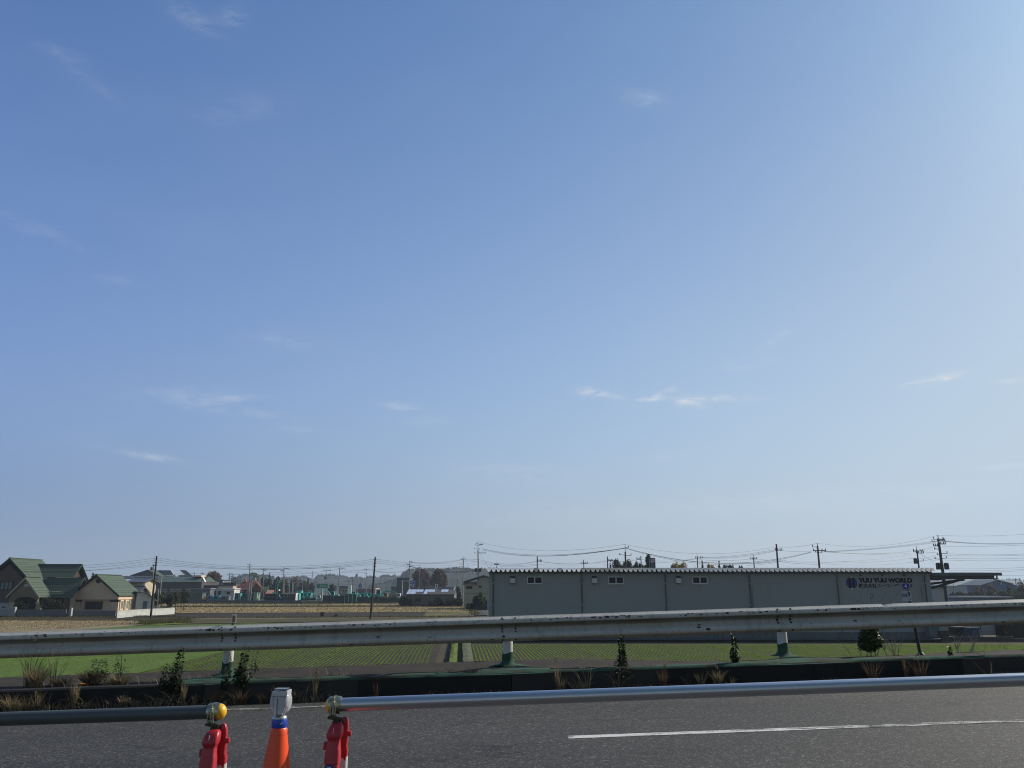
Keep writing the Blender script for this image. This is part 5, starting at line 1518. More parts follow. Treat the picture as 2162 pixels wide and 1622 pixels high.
# --- the garden house with the two-step porch at the far left
HY = 138.0
bh = thing('garden_house', 'big brown house with steep green roofs and an arched porch, left edge', 'house', (X(40, HY), HY, 0))
xr = X(91, HY, 1257); xa_ = X(24.6, HY, 1178); xl = 2 * xa_ - xr
ze, zr = Z(1257, HY), Z(1179.5, HY)
gable_walls('wall', xl + .5, xr - .9, HY, HY + 8, 0, ze + .2, zr - .9, 'Y', m_brownw, bh)
gable_roof('roof', xl + .6, xr - .6, HY, HY + 8.5, ze + .75, zr - .1, 'Y', m_groof, bh, over=.55, eave=.6, trim=m_trim)
window(2, 28.5, 1227.5, 1246.5, HY, bh, m_trim, 3, pale_g, .1, .14)
mb = MB(); xg0, xg1 = X(-18, HY, 1290), X(21, HY, 1290); mb.box(xg0, xg1, HY - .12, HY - .003, .1, Z(1273, HY)); gd = mb.build('garage_door', siding('garage_white', (0.42, 0.43, 0.44), .45, 'Z', .5, .05), bh)
for a, b in ((1, 3.6), (10, 16), (-12, -6)):
    mb = MB(); mb.box(X(a, HY), X(b, HY), HY - .15, HY - .121, Z(1283.5, HY), Z(1281, HY)); mb.build('door_light', m_glass, gd)
# cross wing, ridge parallel to the road
wy0 = 139.4; wr = 5.15
wxa, wxb = X(60, 144.5, 1191), X(165.5, 144.5, 1191)
we, wz = Z(1255.5, wy0 - .5), Z(1192, 144.5)
gable_walls('wall', wxa, wxb, wy0 + .4, 149.2, 0, we + .6, wz - .35, 'X', m_beige, bh)
gable_roof('roof', wxa, wxb, wy0 + .4, 149.2, we + .55, wz - .2, 'X', m_groof, bh, over=.75, eave=.75)
mb = MB(); x_ = wxb + .004; mb.prism([(x_, 141.2, wz - 3.3), (x_, 144.8, wz - .2), (x_, 148.4, wz - 3.3)], (.05, 0, 0)); mb.build('gable_panel', m_gdark, bh)
lxb = X(172.5, 142, 1219)
lz = Z(1219.5, 142)
gable_walls('wall', wxb - 3, lxb, wy0 + .1, 144.0, 0, we + .3, lz - .3, 'X', m_beige, bh)
gable_roof('roof', wxa + 6, lxb, wy0 + .1, 144.0, we + .25, lz - .18, 'X', m_groof, bh, over=.7, eave=.8)
mb = MB(); mb.box(X(88, HY), lxb - .1, wy0 - .02, wy0 + .09, 0, we + .1); mb.build('wall', m_brownw, bh)
window(118, 136, 1263, 1280, wy0 - .02, bh, m_trim, 2)
for z in (Z(1219.8, 141.5), Z(1249.5, wy0)):      # snow guards: rows of small hooks on the tiles
    mb = MB(); yy = 141.3 if z > 5 else wy0 + .15
    for i in range(36):
        x = X(92, HY) + i * .33
        if x > X(170 if z > 5 else 150, 142) - .3: break
        mb.box(x, x + .12, yy - .30, yy - .22, z - .02, z + .07)
    mb.build('snow_guard', m_cream, bh)
# porch
PY = 136.0
pxl, pxr, pxm = X(20, PY, 1256), X(88, PY, 1256), X(56, PY, 1220)
pxr = 2 * pxm - pxl
pe, pz = Z(1256, PY), Z(1221, PY)
mb = MB(); n = 14
ax0, ax1, azt, azb = X(29.5, PY, 1270), X(76, PY, 1270), Z(1260.5, PY), Z(1268, PY)
arch = [(ax0 + (ax1 - ax0) * i / n, azb + (azt - azb) * math.sin(math.pi * i / n) ** .6) for i in range(n + 1)]
outer = [(pxl, pe), (pxm, pz), (pxr, pe)]
pts = [(pxr, PY, azb - .6), (pxr, PY, pe), (pxm, PY, pz), (pxl, PY, pe), (pxl, PY, azb - .6), (ax0, PY, azb - .6)] + [(x, PY, z) for x, z in arch] + [(ax1, PY, azb - .6)]
mb.prism(pts, (0, .3, 0)); pw = mb.build('porch_wall', m_beige2, bh)
gable_roof('porch_roof', pxl, pxr, PY, HY + 1.5, pe - .05, pz, 'Y', m_groof, bh, over=.3, eave=.35, trim=m_cream)
mb = MB(); n = 12; hx, hz, hr = X(56, PY), Z(1238.5, PY), .62
mb.prism([(hx + math.cos(math.pi * i / n) * hr, PY - .04, hz + math.sin(math.pi * i / n) * hr * .75) for i in range(n + 1)], (0, .035, 0)); mb.build('fanlight', mat('fanlight_pale', (.40, .42, .40), .4), pw)
for pxc in (25.5, 81.5):
    xc = X(pxc, PY, 1275)
    mb = MB(); mb.box(xc - .42, xc + .42, PY + .01, PY + .75, 0, azb - .605); mb.box(xc - .52, xc + .52, PY - .06, PY + .85, azb - .604, azb - .3); mb.box(xc - .5, xc + .5, PY - .05, PY + .8, .004, .4)
    mb.build('porch_pillar', m_cream, bh)
mb = MB(); mb.box(ax0, ax1, PY + 1.6, PY + 1.7, .1, azb); mb.build('porch_door', mat('door_dark', (.02, .015, .012), .6), bh)

# --- the lower gabled annex to its right
AY = 141.0
an = thing('annex_house', 'beige house with green gabled roof and a round vent, right of the big brown house', 'house', (X(200, AY), AY, 0))
a0, a1 = X(151, AY, 1280), X(248.3, AY, 1280); am = X(205.6, AY, 1213); AL = 8.3
ae, az = Z(1257.5, AY), Z(1214.8, AY)
mb = MB()
gable_walls('wall', am - (a1 - am) + .0, a1 - .25, AY + .5, AY + AL, 0, Z(1266, AY), Z(1266, AY) + .01, 'Y', m_beige, an)
m_gab = mat('gable_brown', (0.24, 0.155, 0.105), .85, .08)
w2 = (a1 - am)
mb = MB(); mb.prism([(am - w2 + .3, AY + .05, ae + .02), (a1 - .3, AY + .05, ae + .02), (am, AY + .05, az - .15)], (0, AL - .2, 0)); gw = mb.build('gable_wall', m_beige, an)
mb = MB(); mb.box(am - w2 - .05, a1 + .05, AY - .15, AY + AL + .1, Z(1266, AY), ae + .015); mb.build('frieze', m_beige, an)
gable_roof('roof', am - w2 + .1, a1 - .1, AY, AY + AL, ae + .12, az - .05, 'Y', m_groof, an, over=.4, eave=.35, trim=m_trim)
mb = MB(); n = 24; vx, vz = X(204.5, AY), Z(1227, AY)
mb.prism([(vx + math.cos(2 * math.pi * i / n) * .40, AY + .0, vz + math.sin(2 * math.pi * i / n) * .40) for i in range(n)], (0, .045, 0)); mb.build('round_vent', m_gdark, gw)
window(181, 217.5, 1270, 1287, AY + .5, an, m_trim, 1, mat('dark_screen', (.02, .02, .022), .6), .1, .12)
for pxa, pxb in ((150.5, 167), (231, 248)):
    mb = MB(); mb.box(X(pxa, AY, 1280), X(pxb, AY, 1280), AY + .18, AY + .497, 0, Z(1271, AY)); mb.build('corner_pier', m_beige, an)
    mb = MB(); mb.box(X(pxa, AY, 1280) - .1, X(pxb, AY, 1280) + .1, AY + .08, AY + .495, Z(1270.8, AY), Z(1266.2, AY)); mb.build('canopy_shelf', m_trim, an)
mb = MB(); mb.box(X(150, AY, 1280) + .02, a1, AY + .15, AY + .45, 0, .35); mb.build('plinth', MC['kerb_pale'], an)
# side elevation: four narrow windows between pale fins
for i in range(4):
    y = AY + .95 + i * 2.0
    mb = MB(); mb.box(a1 - .248, a1 - .02, y, y + 1.15, 0, Z(1266, AY) - .02); b_ = mb.build('side_pier', m_beige, an)
    side_window(a1 - .02, y + .30, y + .95, 1.15, 2.4, b_, m_cream, pale_g)
    mb = MB(); mb.box(a1 - .1, a1 + .12, y + 1.32, y + 1.40, .2, Z(1266, AY) - .02); mb.build('fin', mat('fin_white', (.6, .6, .56), .6), an)
# --- white shed
SY = 147.5
sh_ = thing('white_shed', 'small white shed with grey sloping eaves between the beige house and the pole', 'shed', (X(309, SY), SY, 0), None, R(28))
mb = MB(); m_shw = mat('shed_white', (.62, .64, .60), .7, .06)
mb.prism([(-1.5, 0, 0), (1.5, 0, 0), (1.5, 0, 2.55), (.1, 0, 3.55), (-1.5, 0, 3.75)], (0, 4, 0)); mb.build('wall', m_shw, sh_, local=True)
mb = MB(); mb.prism([(.0, -.5, 3.66), (1.95, -.5, 2.32), (1.95, -.5, 2.48), (.0, -.5, 3.84)], (0, 5, 0)); mb.prism([(.0, -.5, 3.66), (-1.9, -.5, 3.86), (-1.9, -.5, 4.02), (.0, -.5, 3.84)], (0, 5, 0)); mb.build('roof', mat('shed_roof', (.22, .23, .23), .6), sh_, local=True)
mb = MB(); mb.box(-.35, .35, -.05, -.003, 1.0, 2.3); mb.build('window', pale_g, sh_, local=True)
# --- walls round the gardens
def wall_run(pts, h, th, m, label, cat='wall', name='block_wall', cap=None):
    p0 = Vector((pts[0][0], pts[0][1], 0)); t = thing(name, label, cat, p0)
    for i in range(len(pts) - 1):
        a, b = Vector((*pts[i], 0)), Vector((*pts[i + 1], 0)); d = (b - a); L = d.length; rz = math.atan2(d.y, d.x); c = (a + b) / 2
        mb = MB(); mb.obox((c.x, c.y, h / 2), (L - .01, th, h), rz); mb.build('wall_panel', m, t)
        mb = MB(); mb.obox((c.x, c.y, h + .025), (L - .01, th + .06, .05), rz); mb.build('coping', cap or m, t)
    return t
wall_run([(X(252, 128.5), 128.5), (X(372, 148.5), 148.5)], 1.12, .16, m_blockw, 'pale weathered block wall running back beside the beige house and the pole')
wall_run([(X(146, 134.2), 134.2), (X(250, 134.6), 134.6)], .95, .16, siding('block_grey', (.17, .175, .18), .19, 'Z', .5), 'grey low block wall in front of the beige house')
wall_run([(X(33, 133.5), 133.5), (X(146, 133.8), 133.8)], 1.15, .14, siding('mesh_grey', (.15, .155, .165), .12, 'Z', .5), 'grey fence wall in front of the dark garden trees', name='fence_wall')
for pxc, w, lab in ((26, .95, 'pale gate pillar with rounded top at the far left driveway'), (149, .35, 'narrow pale gate post at the corner of the beige house')):
    x = X(pxc, 133.2, 1295); mb = MB(); h = 1.6 if w > .5 else 1.45
    mb.box(x - w / 2, x + w / 2, 133, 133.5, 0, h)
    tag(mb.build('gate_pillar', mat('pillar_pale', (.33, .34, .35), .8, .15), None, bevel=.08), lab, 'gate pillar', 'gate pillars of the brown house')
# --- garden trees
lf_dark = leafmat('dark_garden_leaves', [(0.010, 0.014, 0.008), (0.030, 0.038, 0.018), (0.06, 0.052, 0.03)], .7, .2)
lf_olive = leafmat('olive_leaves', [(0.02, 0.026, 0.012), (0.055, 0.060, 0.025), (0.09, 0.085, 0.04)], .7, .25)
lf_pine = leafmat('pine_leaves', [(0.010, 0.022, 0.012), (0.022, 0.045, 0.020), (0.04, 0.07, 0.03)], .7, .15)
lf_green = leafmat('green_leaves', [(0.02, 0.04, 0.012), (0.045, 0.08, 0.02), (0.08, 0.12, 0.03)], .7, .3)
lf_yel = leafmat('yellow_leaves', [(0.12, 0.10, 0.02), (0.30, 0.23, 0.04), (0.40, 0.31, 0.06)], .7, .35)
lf_or = leafmat('orange_leaves', [(0.06, 0.025, 0.012), (0.16, 0.062, 0.018), (0.22, 0.10, 0.025)], .7, .3)
lf_red = leafmat('red_leaves', [(0.045, 0.018, 0.018), (0.11, 0.040, 0.034), (0.15, 0.065, 0.05)], .7, .3)
lf_rust = leafmat('rust_leaves', [(0.045, 0.028, 0.018), (0.11, 0.062, 0.032), (0.16, 0.095, 0.05)], .7, .3)
tree('garden_tree', 'dark clipped garden tree in front of the arched porch', 50, 1264, 38, 135, 0, lf_dark, 900, .13, gap=.3, group='garden trees of the brown house')
tree('garden_tree', 'tall dark garden tree between the porch and the gate post', 106, 1259, 34, 135.2, 0, lf_dark, 1100, .14, gap=.15, group='garden trees of the brown house')
tree('garden_tree', 'low dark garden shrub tree beside the narrow gate post', 130, 1266, 26, 135.5, 0, lf_dark, 700, .13, gap=.1, group='garden trees of the brown house')
tree('garden_tree', 'dark evergreen showing above the roof gap between the two green roofed houses', 196, 1208, 26, 165, 0, lf_pine, 1100, .22, gap=.2, group='garden trees of the brown house')
for a in [(332, 1250, 26, 160, 'dark pine behind the pale block wall, right beside the leaning pole', lf_dark), (345, 1250, 24, 163, 'umbrella shaped garden pine with a bright green top', lf_olive), (361, 1256, 24, 158, 'dense dark bush tree standing right of the umbrella pine', lf_dark), (374, 1249, 30, 170, 'reddish brown bushy tree left of the gray site office', lf_olive), (392, 1246, 26, 176, 'dark round evergreen against the long brown building', lf_pine), (312, 1248, 26, 166, 'dark hedge tree behind the white shed', lf_dark), (386, 1250, 20, 190, 'low dark bush at the left end of the yard wall', lf_dark)]:
    tree('garden_tree', a[4], a[0], a[1], a[2], a[3], 0, a[5], 800, .18, gap=.28, group='garden trees behind the block wall')

# --- Japanese tiled house behind the annex
JY = 190.0
jh = thing('tiled_house', 'old house with dark tiled tiers of roof, partly behind the green roof', 'house', (X(290, JY), JY, 0))
m_tile = siding('dark_tiles', (0.075, 0.078, 0.082), .3, 'X', .8, .15, .4)
j0, j1 = X(272, JY), X(300, JY)
gable_walls('wall', j0, j1, JY, JY + 7, 0, Z(1230, JY), Z(1223.5, JY), 'X', mat('plaster_cream', (.42, .38, .27), .8), jh)
gable_roof('roof', j0, j1, JY, JY + 7, Z(1230, JY), Z(1223, JY), 'X', m_tile, jh, over=.7, eave=.8, th=.25)
gable_walls('wall', X(284, JY), X(310, JY), JY - 4, JY - .1, 0, Z(1249, JY), Z(1241, JY), 'X', mat('dark_boards', (.05, .045, .04), .8), jh)
gable_roof('lower_roof', X(284, JY), X(310, JY), JY - 4, JY - .3, Z(1249, JY), Z(1241, JY), 'X', m_tile, jh, over=.5, eave=.6, th=.22)
mb = MB(); mb.box(X(299, JY), X(305, JY), JY - .2, JY - .05, Z(1239, JY), Z(1232, JY)); mb.build('solar_heater', mat('heater_pale', (.5, .55, .6), .3), jh)

# --- long brown building with green roof, gable and roof-top solar rack
LY = 300.0
lb = thing('long_brown_building', 'long brown hall with low green roof, strip windows and solar racks on top', 'building', (X(340, LY), LY, 0))
m_lbw = siding('brown_panels', (0.075, 0.062, 0.062), 1.2, 'X', .2, .08)
m_lbr = mat('dull_green_roof', (0.060, 0.090, 0.072), .6, .12, .2)
l0, l1 = X(238, LY), X(424, LY)
mb = MB(); mb.box(l0, l1, LY, LY + 18, 0, Z(1228.5, LY)); lw_ = mb.build('wall', m_lbw, lb)
mb = MB(); xg = X(430, LY)
mb.prism([(X(328, LY), LY - .8, Z(1229, LY)), (X(328, LY), LY + 7, Z(1217.5, LY + 7)), (X(328, LY), LY + 15, Z(1229, LY))], (X(425, LY) - X(328, LY), 0, 0)); mb.build('roof', m_lbr, lb)
mb = MB(); mb.prism([(l0 - 1, LY - .5, Z(1222, LY)), (l0 - 1, LY + 6, Z(1216.2, LY + 6)), (l0 - 1, LY + 15, Z(1222, LY))], (X(328, LY) - l0 + .9, 0, 0)); mb.build('roof', mat('dark_roof', (.035, .037, .042), .6), lb)
mb = MB(); mb.prism([(X(417, LY), LY - 1.0, Z(1229.2, LY)), (X(433, LY), LY - 1.0, Z(1229.2, LY)), (X(426.5, LY), LY - 1.0, Z(1218.5, LY))], (0, 1.4, 0)); gb = mb.build('white_gable', mat('gable_white', (.62, .62, .6), .6, .04), lb)
mb = MB(); mb.box(X(425.9, LY), X(427.0, LY), LY - 1.05, LY - 1.0, Z(1227, LY), Z(1221.5, LY)); mb.build('gable_slot', m_trim, gb)
mb = MB(); mb.box(X(395, LY), X(415, LY), LY + 3, LY + 8, Z(1218, LY), Z(1214.6, LY)); mb.build('rooftop_box', m_beige, lb)
for i, (a, b) in enumerate(((327, 338), (341, 353), (359, 369), (371, 384), (392, 402), (405, 417))):
    for (y0, y1) in ((1243.5, 1246), (1247.5, 1250.5)): window(a, b, y0, y1, LY, lw_, m_cream, 3, m_glass, .15, .16)
# the gymnasium-like roof behind it
gy = thing('hipped_hall', 'grey gabled hall with a green roof rising behind the long brown building', 'building', (X(308, 345), 345, 0))
g0, g1, gm = X(277, 345), X(331, 345), X(308.5, 345)
mb = MB(); mb.prism([(g0, 345, 0), (X(331, 345), 345, 0), (X(331, 345), 345, Z(1215.5, 345)), (gm, 345, Z(1204, 345)), (g0, 345, Z(1215.5, 345))], (0, 14, 0)); mb.build('wall', siding('grey_gable', (.095, .085, .085), 1, 'X', .2), gy)
mb = MB()
for a, b in ((g0 - 1.0, gm), (X(334, 345), gm)): mb.prism([(a, 344.2, Z(1216.0, 345)), (b, 344.2, Z(1203.6, 345)), (b, 344.2, Z(1202.9, 345)), (a, 344.2, Z(1215.2, 345))], (0, 15, 0))
mb.build('roof', m_lbr, gy)
sr = thing('solar_hall', 'dark gabled hall with a blue-grey solar roof and white eave', 'building', (X(348, 352), 352, 0))
mb = MB(); mb.prism([(X(330, 352), 352, 0), (X(347, 352), 352, 0), (X(347, 352), 352, Z(1214.5, 352)), (X(337, 352), 352, Z(1204.5, 352)), (X(330, 352), 352, Z(1204.5, 352))], (0, 10, 0)); mb.build('wall', mat('navy_wall', (.03, .033, .045), .6), sr)
m_sol = NT('solar_panel'); m_sol.col(m_sol.mix(m_sol.noise(.5, 3), (.10, .13, .19), (.16, .20, .27))).rough(.35); m_sol = m_sol.mat
mb = MB(); mb.prism([(X(336, 352), 351, Z(1204.3, 352)), (X(356, 352), 351, Z(1204.3, 352)), (X(366, 352), 351, Z(1214.5, 352)), (X(350, 352), 351, Z(1214.5, 352))], (0, .3, 0)); mb.build('solar_roof', m_sol, sr)
mb = MB(); mb.prism([(X(356.5, 352), 350.9, Z(1204, 352)), (X(359, 352), 350.9, Z(1205, 352)), (X(365.5, 352), 350.9, Z(1214, 352)), (X(363, 352), 350.9, Z(1211, 352))], (0, .4, 0)); mb.build('eave_trim', mat('gable_white', (.62, .62, .6), .6), sr)
rk = thing('solar_rack', 'tilted solar rack on pale struts, on the roof behind the long hall', 'solar panels', (X(382, 318), 318, Z(1216, 318)))
mb = MB(); mb.prism([(X(374.5, 318), 318, Z(1203.5, 318)), (X(388, 318), 318, Z(1204.3, 318)), (X(401, 318), 318, Z(1214.5, 318)), (X(388, 318), 318, Z(1214.5, 318))], (0, .3, 0)); mb.build('panel', m_sol, rk)
for i in range(5):
    a = 377.5 + i * 2.2; mb = MB(); mb.tube([(X(a, 318), 318.4, Z(1206.5 + i * 1.1, 318)), (X(a + 1.2, 318), 318.4, Z(1214.5, 318))], .09, 5); mb.build('strut', m_cream, rk)
mb = MB(); mb.box(X(372, 318), X(402, 318), 318.5, 324, 0, Z(1214.7, 318)); mb.build('base_block', m_lbw, rk)

# --- low shop roofs, white office
m_whb = mat('white_render', (.58, .59, .58), .7, .05)
def block(name, label, cat, px0, px1, ytop, Y, m, depth=8, z0=0, parts=None, roofm=None, group=None):
    x0, x1 = X(px0, Y, ytop), X(px1, Y, ytop); zt = Z(ytop, Y)
    t = thing(name, label, cat, ((x0 + x1) / 2, Y, z0), group)
    mb = MB(); mb.box(x0, x1, Y, Y + depth, z0, zt); w = mb.build('wall', m, t)
    mb = MB(); mb.box(x0 - .25, x1 + .25, Y - .25, Y + depth + .25, zt + .004, zt + .28); mb.build('roof', roofm or m_cand, t)
    if parts: parts(t, w, Y)
    return t
YZ = .9          # level of the rental yard
block('beige_shop', 'small beige shop block under the orange tree, right of the white gable', 'building', 423, 444, 1229.8, 310, m_beige, 8)
def pil(t, w, Y):
    for px in (445, 455, 469):
        mb = MB(); mb.box(X(px - 1.2, Y), X(px + 1.2, Y), Y - .4, Y - .003, Z(1240, Y), Z(1227, Y)); mb.build('white_pilaster', m_whb, w)
block('grey_shop', 'grey shop front with white pilasters behind the white site office', 'building', 445, 472, 1225.5, 330, siding('shop_grey', (.15, .17, .2), 1.5, 'X', .3), 9, 0, pil)
block('low_brown_shop', 'low dark brown building between the beige blocks', 'building', 424, 462, 1237.5, 303, mat('brown_low', (.06, .045, .045), .8), 6)
block('beige_shop', 'long low beige fascia right of the low brown building', 'building', 461, 492, 1237.5, 300, m_beige, 5)
def office_parts(t, w, Y):
    window(451, 456.5, 1248, 1258, Y, w, m_trim, 1, m_glass, .1, .1); window(461.5, 466.5, 1248, 1258, Y, w, m_trim, 1, m_glass, .1, .1)
    window(479, 486, 1249.5, 1255, Y, w, m_trim, 2, m_glass, .1, .1); window(447.5, 449.5, 1250, 1253, Y, w, m_trim, 1, m_glass, .1, .08)
    mb = MB(); mb.box(X(470, Y), X(496, Y), Y - 1.2, Y - .003, Z(1248, Y), Z(1245.5, Y)); mb.build('canopy', m_whb, w)
block('site_office', 'white flat-roofed site office with two dark doorways in the rental yard', 'office', 443, 495, 1244.2, 282, m_whb, 6, YZ, office_parts, mat('white_roof_edge', (.62, .64, .62), .6))
block('low_grey_shed', 'long low grey roofed shed left of the white site office', 'shed', 402, 444, 1244, 276, mat('shed_side', (.10, .11, .125), .7), 4, YZ, None, mat('grey_roof_edge', (.24, .26, .29), .5))
# --- the orange restaurant
RY = 294.0
rs = thing('orange_restaurant', 'orange-brown tiled restaurant with coral stepped gable and bell arch', 'restaurant', (X(525, RY), RY, 0))
m_coral = mat('coral_render', (.50, .20, .13), .8, .08)
m_rtile = siding('rust_roof', (.15, .058, .042), .4, 'Z', .6)
mb = MB(); mb.box(X(492, RY), X(562, RY), RY, RY + 12, 0, Z(1246, RY)); mb.build('wall', mat('restaurant_wall', (.20, .085, .06), .8), rs)
mb = MB(); mb.prism([(X(490, RY), RY - .8, Z(1250, RY)), (X(540, RY), RY - .8, Z(1250, RY)), (X(532, RY), RY + 6, Z(1227, RY + 6)), (X(501, RY), RY + 6, Z(1227, RY + 6))], (0, .4, 0)); mb.build('roof', m_rtile, rs)
mb = MB(); mb.prism([(X(536, RY), RY - 1, 0), (X(562, RY), RY - 1, 0), (X(562, RY), RY - 1, Z(1248, RY)), (X(544, RY), RY - 1, Z(1229, RY)), (X(532, RY), RY - 1, Z(1246, RY))], (0, .5, 0)); mb.build('gable_wall', mat('rust_wall', (.15, .07, .05), .8), rs)
for a, b, c_, d in ((518, 1257, 541, 1229.5), (541, 1229.5, 562, 1250)):
    mb = MB(); pa, pb = P(a, b, RY - 1.3), P(c_, d, RY - 1.3); mb.tube([pa, pb], .32, 6); mb.build('stepped_gable', m_coral, rs)
for a, b, c_, d in ((504, 509, 1223, 1229), (504.6, 506.2, 1221, 1223)):
    mb = MB(); mb.box(X(a, RY), X(b, RY), RY + 5, RY + 5.6, Z(d, RY), Z(c_, RY)); mb.build('chimney', m_coral, rs)
mb = MB()
xa_, xb_ = X(536.8, RY), X(541.5, RY); zA, zB = Z(1229, RY), Z(1223.5, RY)
mb.box(xa_, xa_ + .18, RY - 1.5, RY - 1.1, zA, zB); mb.box(xb_ - .18, xb_, RY - 1.5, RY - 1.1, zA, zB); mb.box(xa_ - .05, xb_ + .05, RY - 1.55, RY - 1.05, zB + .004, zB + .25); mb.box(xa_ - .05, xb_ + .05, RY - 1.55, RY - 1.05, zA - .2, zA - .004)
mb.build('bell_arch', m_coral, rs)
for a, b in ((514, 517), (526, 529), (532, 534.5)):
    mb = MB(); mb.box(X(a, RY), X(b, RY), RY - .25, RY - .003, 0, Z(1250, RY)); mb.build('pilaster', m_coral, rs)
block('dark_roof_shop', 'dark roofed building tucked between the grey shop and the restaurant', 'building', 471, 498, 1231.5, 320, mat('dark_shop', (.04, .05, .05), .7), 6)

# --- dark green mesh fence panels and the yard wall
kind(raw('yard', [(X(384, 262), 262, YZ), (X(850, 262), 262, YZ - .35), (X(850, 262) + 20, 330, YZ), (X(384, 262) - 26, 330, YZ)], [(0, 1, 2, 3)], [ground_mat('yard_gravel', [(.06, .058, .054), (.11, .105, .1)], .3, 2)]), 'structure')
mb = MB(); mb.prism([(X(387, 262), 261.4, 0), (X(640, 262), 261.4, 0), (X(640, 262), 261.4, Z(1267.8, 261.4)), (X(387, 262), 261.4, Z(1268.2, 261.4))], (0, .5, 0))
tag(mb.build('yard_wall', concrete('yard_wall_conc', (.14, .145, .15), .55, .25)), 'long low grey concrete wall holding the rental yard, left of the fence', 'wall')
vs = []; n = 40
a0_, a1_ = X(640, 260), X(850, 260)
fs = []
for i in range(n + 1):
    x = a0_ + (a1_ - a0_) * i / n
    vs += [(x, 258.6, .0), (x, 260.5, .35 + .1 * noise.noise(Vector((x * .3, 0, 0)))), (x, 262.2, .62)]
for i in range(n):
    for j in range(2): fs.append((i * 3 + j, (i + 1) * 3 + j, (i + 1) * 3 + j + 1, i * 3 + j + 1))
kind(raw('grass_bank', vs, fs, [ground_mat('bank_grass', [(.02, .028, .010), (.045, .05, .02)], .4, 3)]), 'structure')
fp = siding('fence_green', (.012, .030, .030), 1.0, 'X', .3)
yf = thing('yard_fence', 'dark green panel fence along the rental yard right of the green shed', 'fence', (X(760, 261), 261, .5))
for i, (a, b, y0) in enumerate(((682, 704, 1257.5), (704.5, 728, 1257.5), (754, 775, 1261), (775.5, 800, 1261.5), (800.5, 824, 1262), (824.5, 842, 1262))):
    mb = MB(); mb.box(X(a, 261), X(b, 261), 261, 261.1, .55, Z(y0, 261)); mb.build('fence_panel', fp, yf)
def shed(label, px0, px1, ytop, Y, m, name='container_shed', win=None, side=None, z0=YZ, depth=3.2, rm=None, cat='shed', open_=False, group='sheds in the rental yard', rz=0):
    x0, x1 = X(px0, Y, ytop), X(px1, Y, ytop); zt = Z(ytop, Y)
    t = thing(name, label, cat, ((x0 + x1) / 2, Y, z0), group)
    mb = MB(); mb.box(x0, x1, Y, Y + depth, z0, zt)
    if side: pass
    w = mb.build('wall', m, t)
    mb = MB(); mb.box(x0 - .12, x1 + .12, Y - .12, Y + depth + .12, zt + .004, zt + .16); mb.build('roof', rm or m_cand, t)
    if side:
        mb = MB(); mb.box(x1 + .003, x1 + .04, Y + .02, Y + depth - .02, z0 + .02, zt - .02); mb.build('side_panel', side, t)
    if win: window(*win, Y, w, m_cream, 2, m_glass, .08, .1)
    if open_:
        for f in (0, .33, .66, 1):
            xx = x0 + (x1 - x0) * f; mb = MB(); mb.box(xx - .07, xx + .07, Y - .10, Y - .005, z0, zt); mb.build('frame_post', m_teal_l, t)
    return t
m_teal = mat('teal_paint', (0.022, 0.27, 0.24), .45, .12, 2)
m_teal_l = mat('light_teal_paint', (0.10, 0.50, 0.45), .45, .12, 2)
m_tealb = mat('blue_teal_paint', (0.02, 0.21, 0.30), .45, .12, 2)
m_dgreen = siding('shed_green', (.020, .050, .036), .4, 'X', .3)
m_ggrey = siding('shed_grey_green', (.075, .095, .080), .4, 'X', .3)
m_lgreen = siding('pale_green_steel', (.20, .34, .24), .3, 'X', .4)
m_yelm = mat('machine_yellow', (.50, .26, .03), .5, .15, 2)
m_ochre = mat('machine_ochre', (.26, .18, .06), .5, .2, 2)
m_bluem = mat('machine_blue', (.02, .05, .16), .4, .15, 2)
shed('grey-green container office with a small window at the left end of the yard wall', 391, 427.5, 1252.5, 263.5, m_ggrey, win=(400, 410, 1254.5, 1259.5), rm=m_cand)
shed('pale green louvred container, dark on its left face, behind the yard wall', 525, 535.5, 1252.5, 264, mat('dark_louvre', (.02, .035, .035), .6), side=m_lgreen, rm=m_lgreen)
shed('pale green louvred cabinet joined to the dark container', 535.8, 543, 1252.5, 263.6, m_lgreen, rm=m_lgreen)
shed('dark green site shed with a window, standing on the yard wall right of the machines', 595.5, 624.5, 1253.5, 263.2, m_dgreen, win=(601, 613, 1255.5, 1261), side=m_whb, rm=mat('white_roof_edge', (.62, .64, .62), .6))
shed('open fronted dark green shed with pale posts right of the teal excavator', 728.5, 752.5, 1254.5, 259.5, m_dgreen, open_=True, rm=m_teal_l, z0=.3)
simple = [(517.5, 524.5, 1253, 264, m_tealb, 'blue teal generator box left of the pale green container'), (440, 449.5, 1257.5, 264, m_tealb, 'blue teal tank beside the yellow machine'), (452.5, 464, 1257.5, 264, m_tealb, 'blue teal box between two white posts in the yard'),
          (495.5, 508, 1252.5, 268, m_teal, 'teal screen box right of the white site office'), (466, 484, 1259, 263.6, mat('grey_sheet', (.12, .13, .14), .6), 'low grey covered pile in front of the site office'), (508.5, 517, 1259, 265, m_dgreen, 'low dark box left of the blue teal generator'),
          (791, 803.5, 1256.5, 265, m_teal, 'teal machine box left of the ochre excavator'), (771, 778, 1258, 266, m_teal, 'small teal compressor behind the leaning pole'), (628.5, 632.5, 1253, 266, m_teal_l, 'pale teal cabinet beside the dark green site shed')]
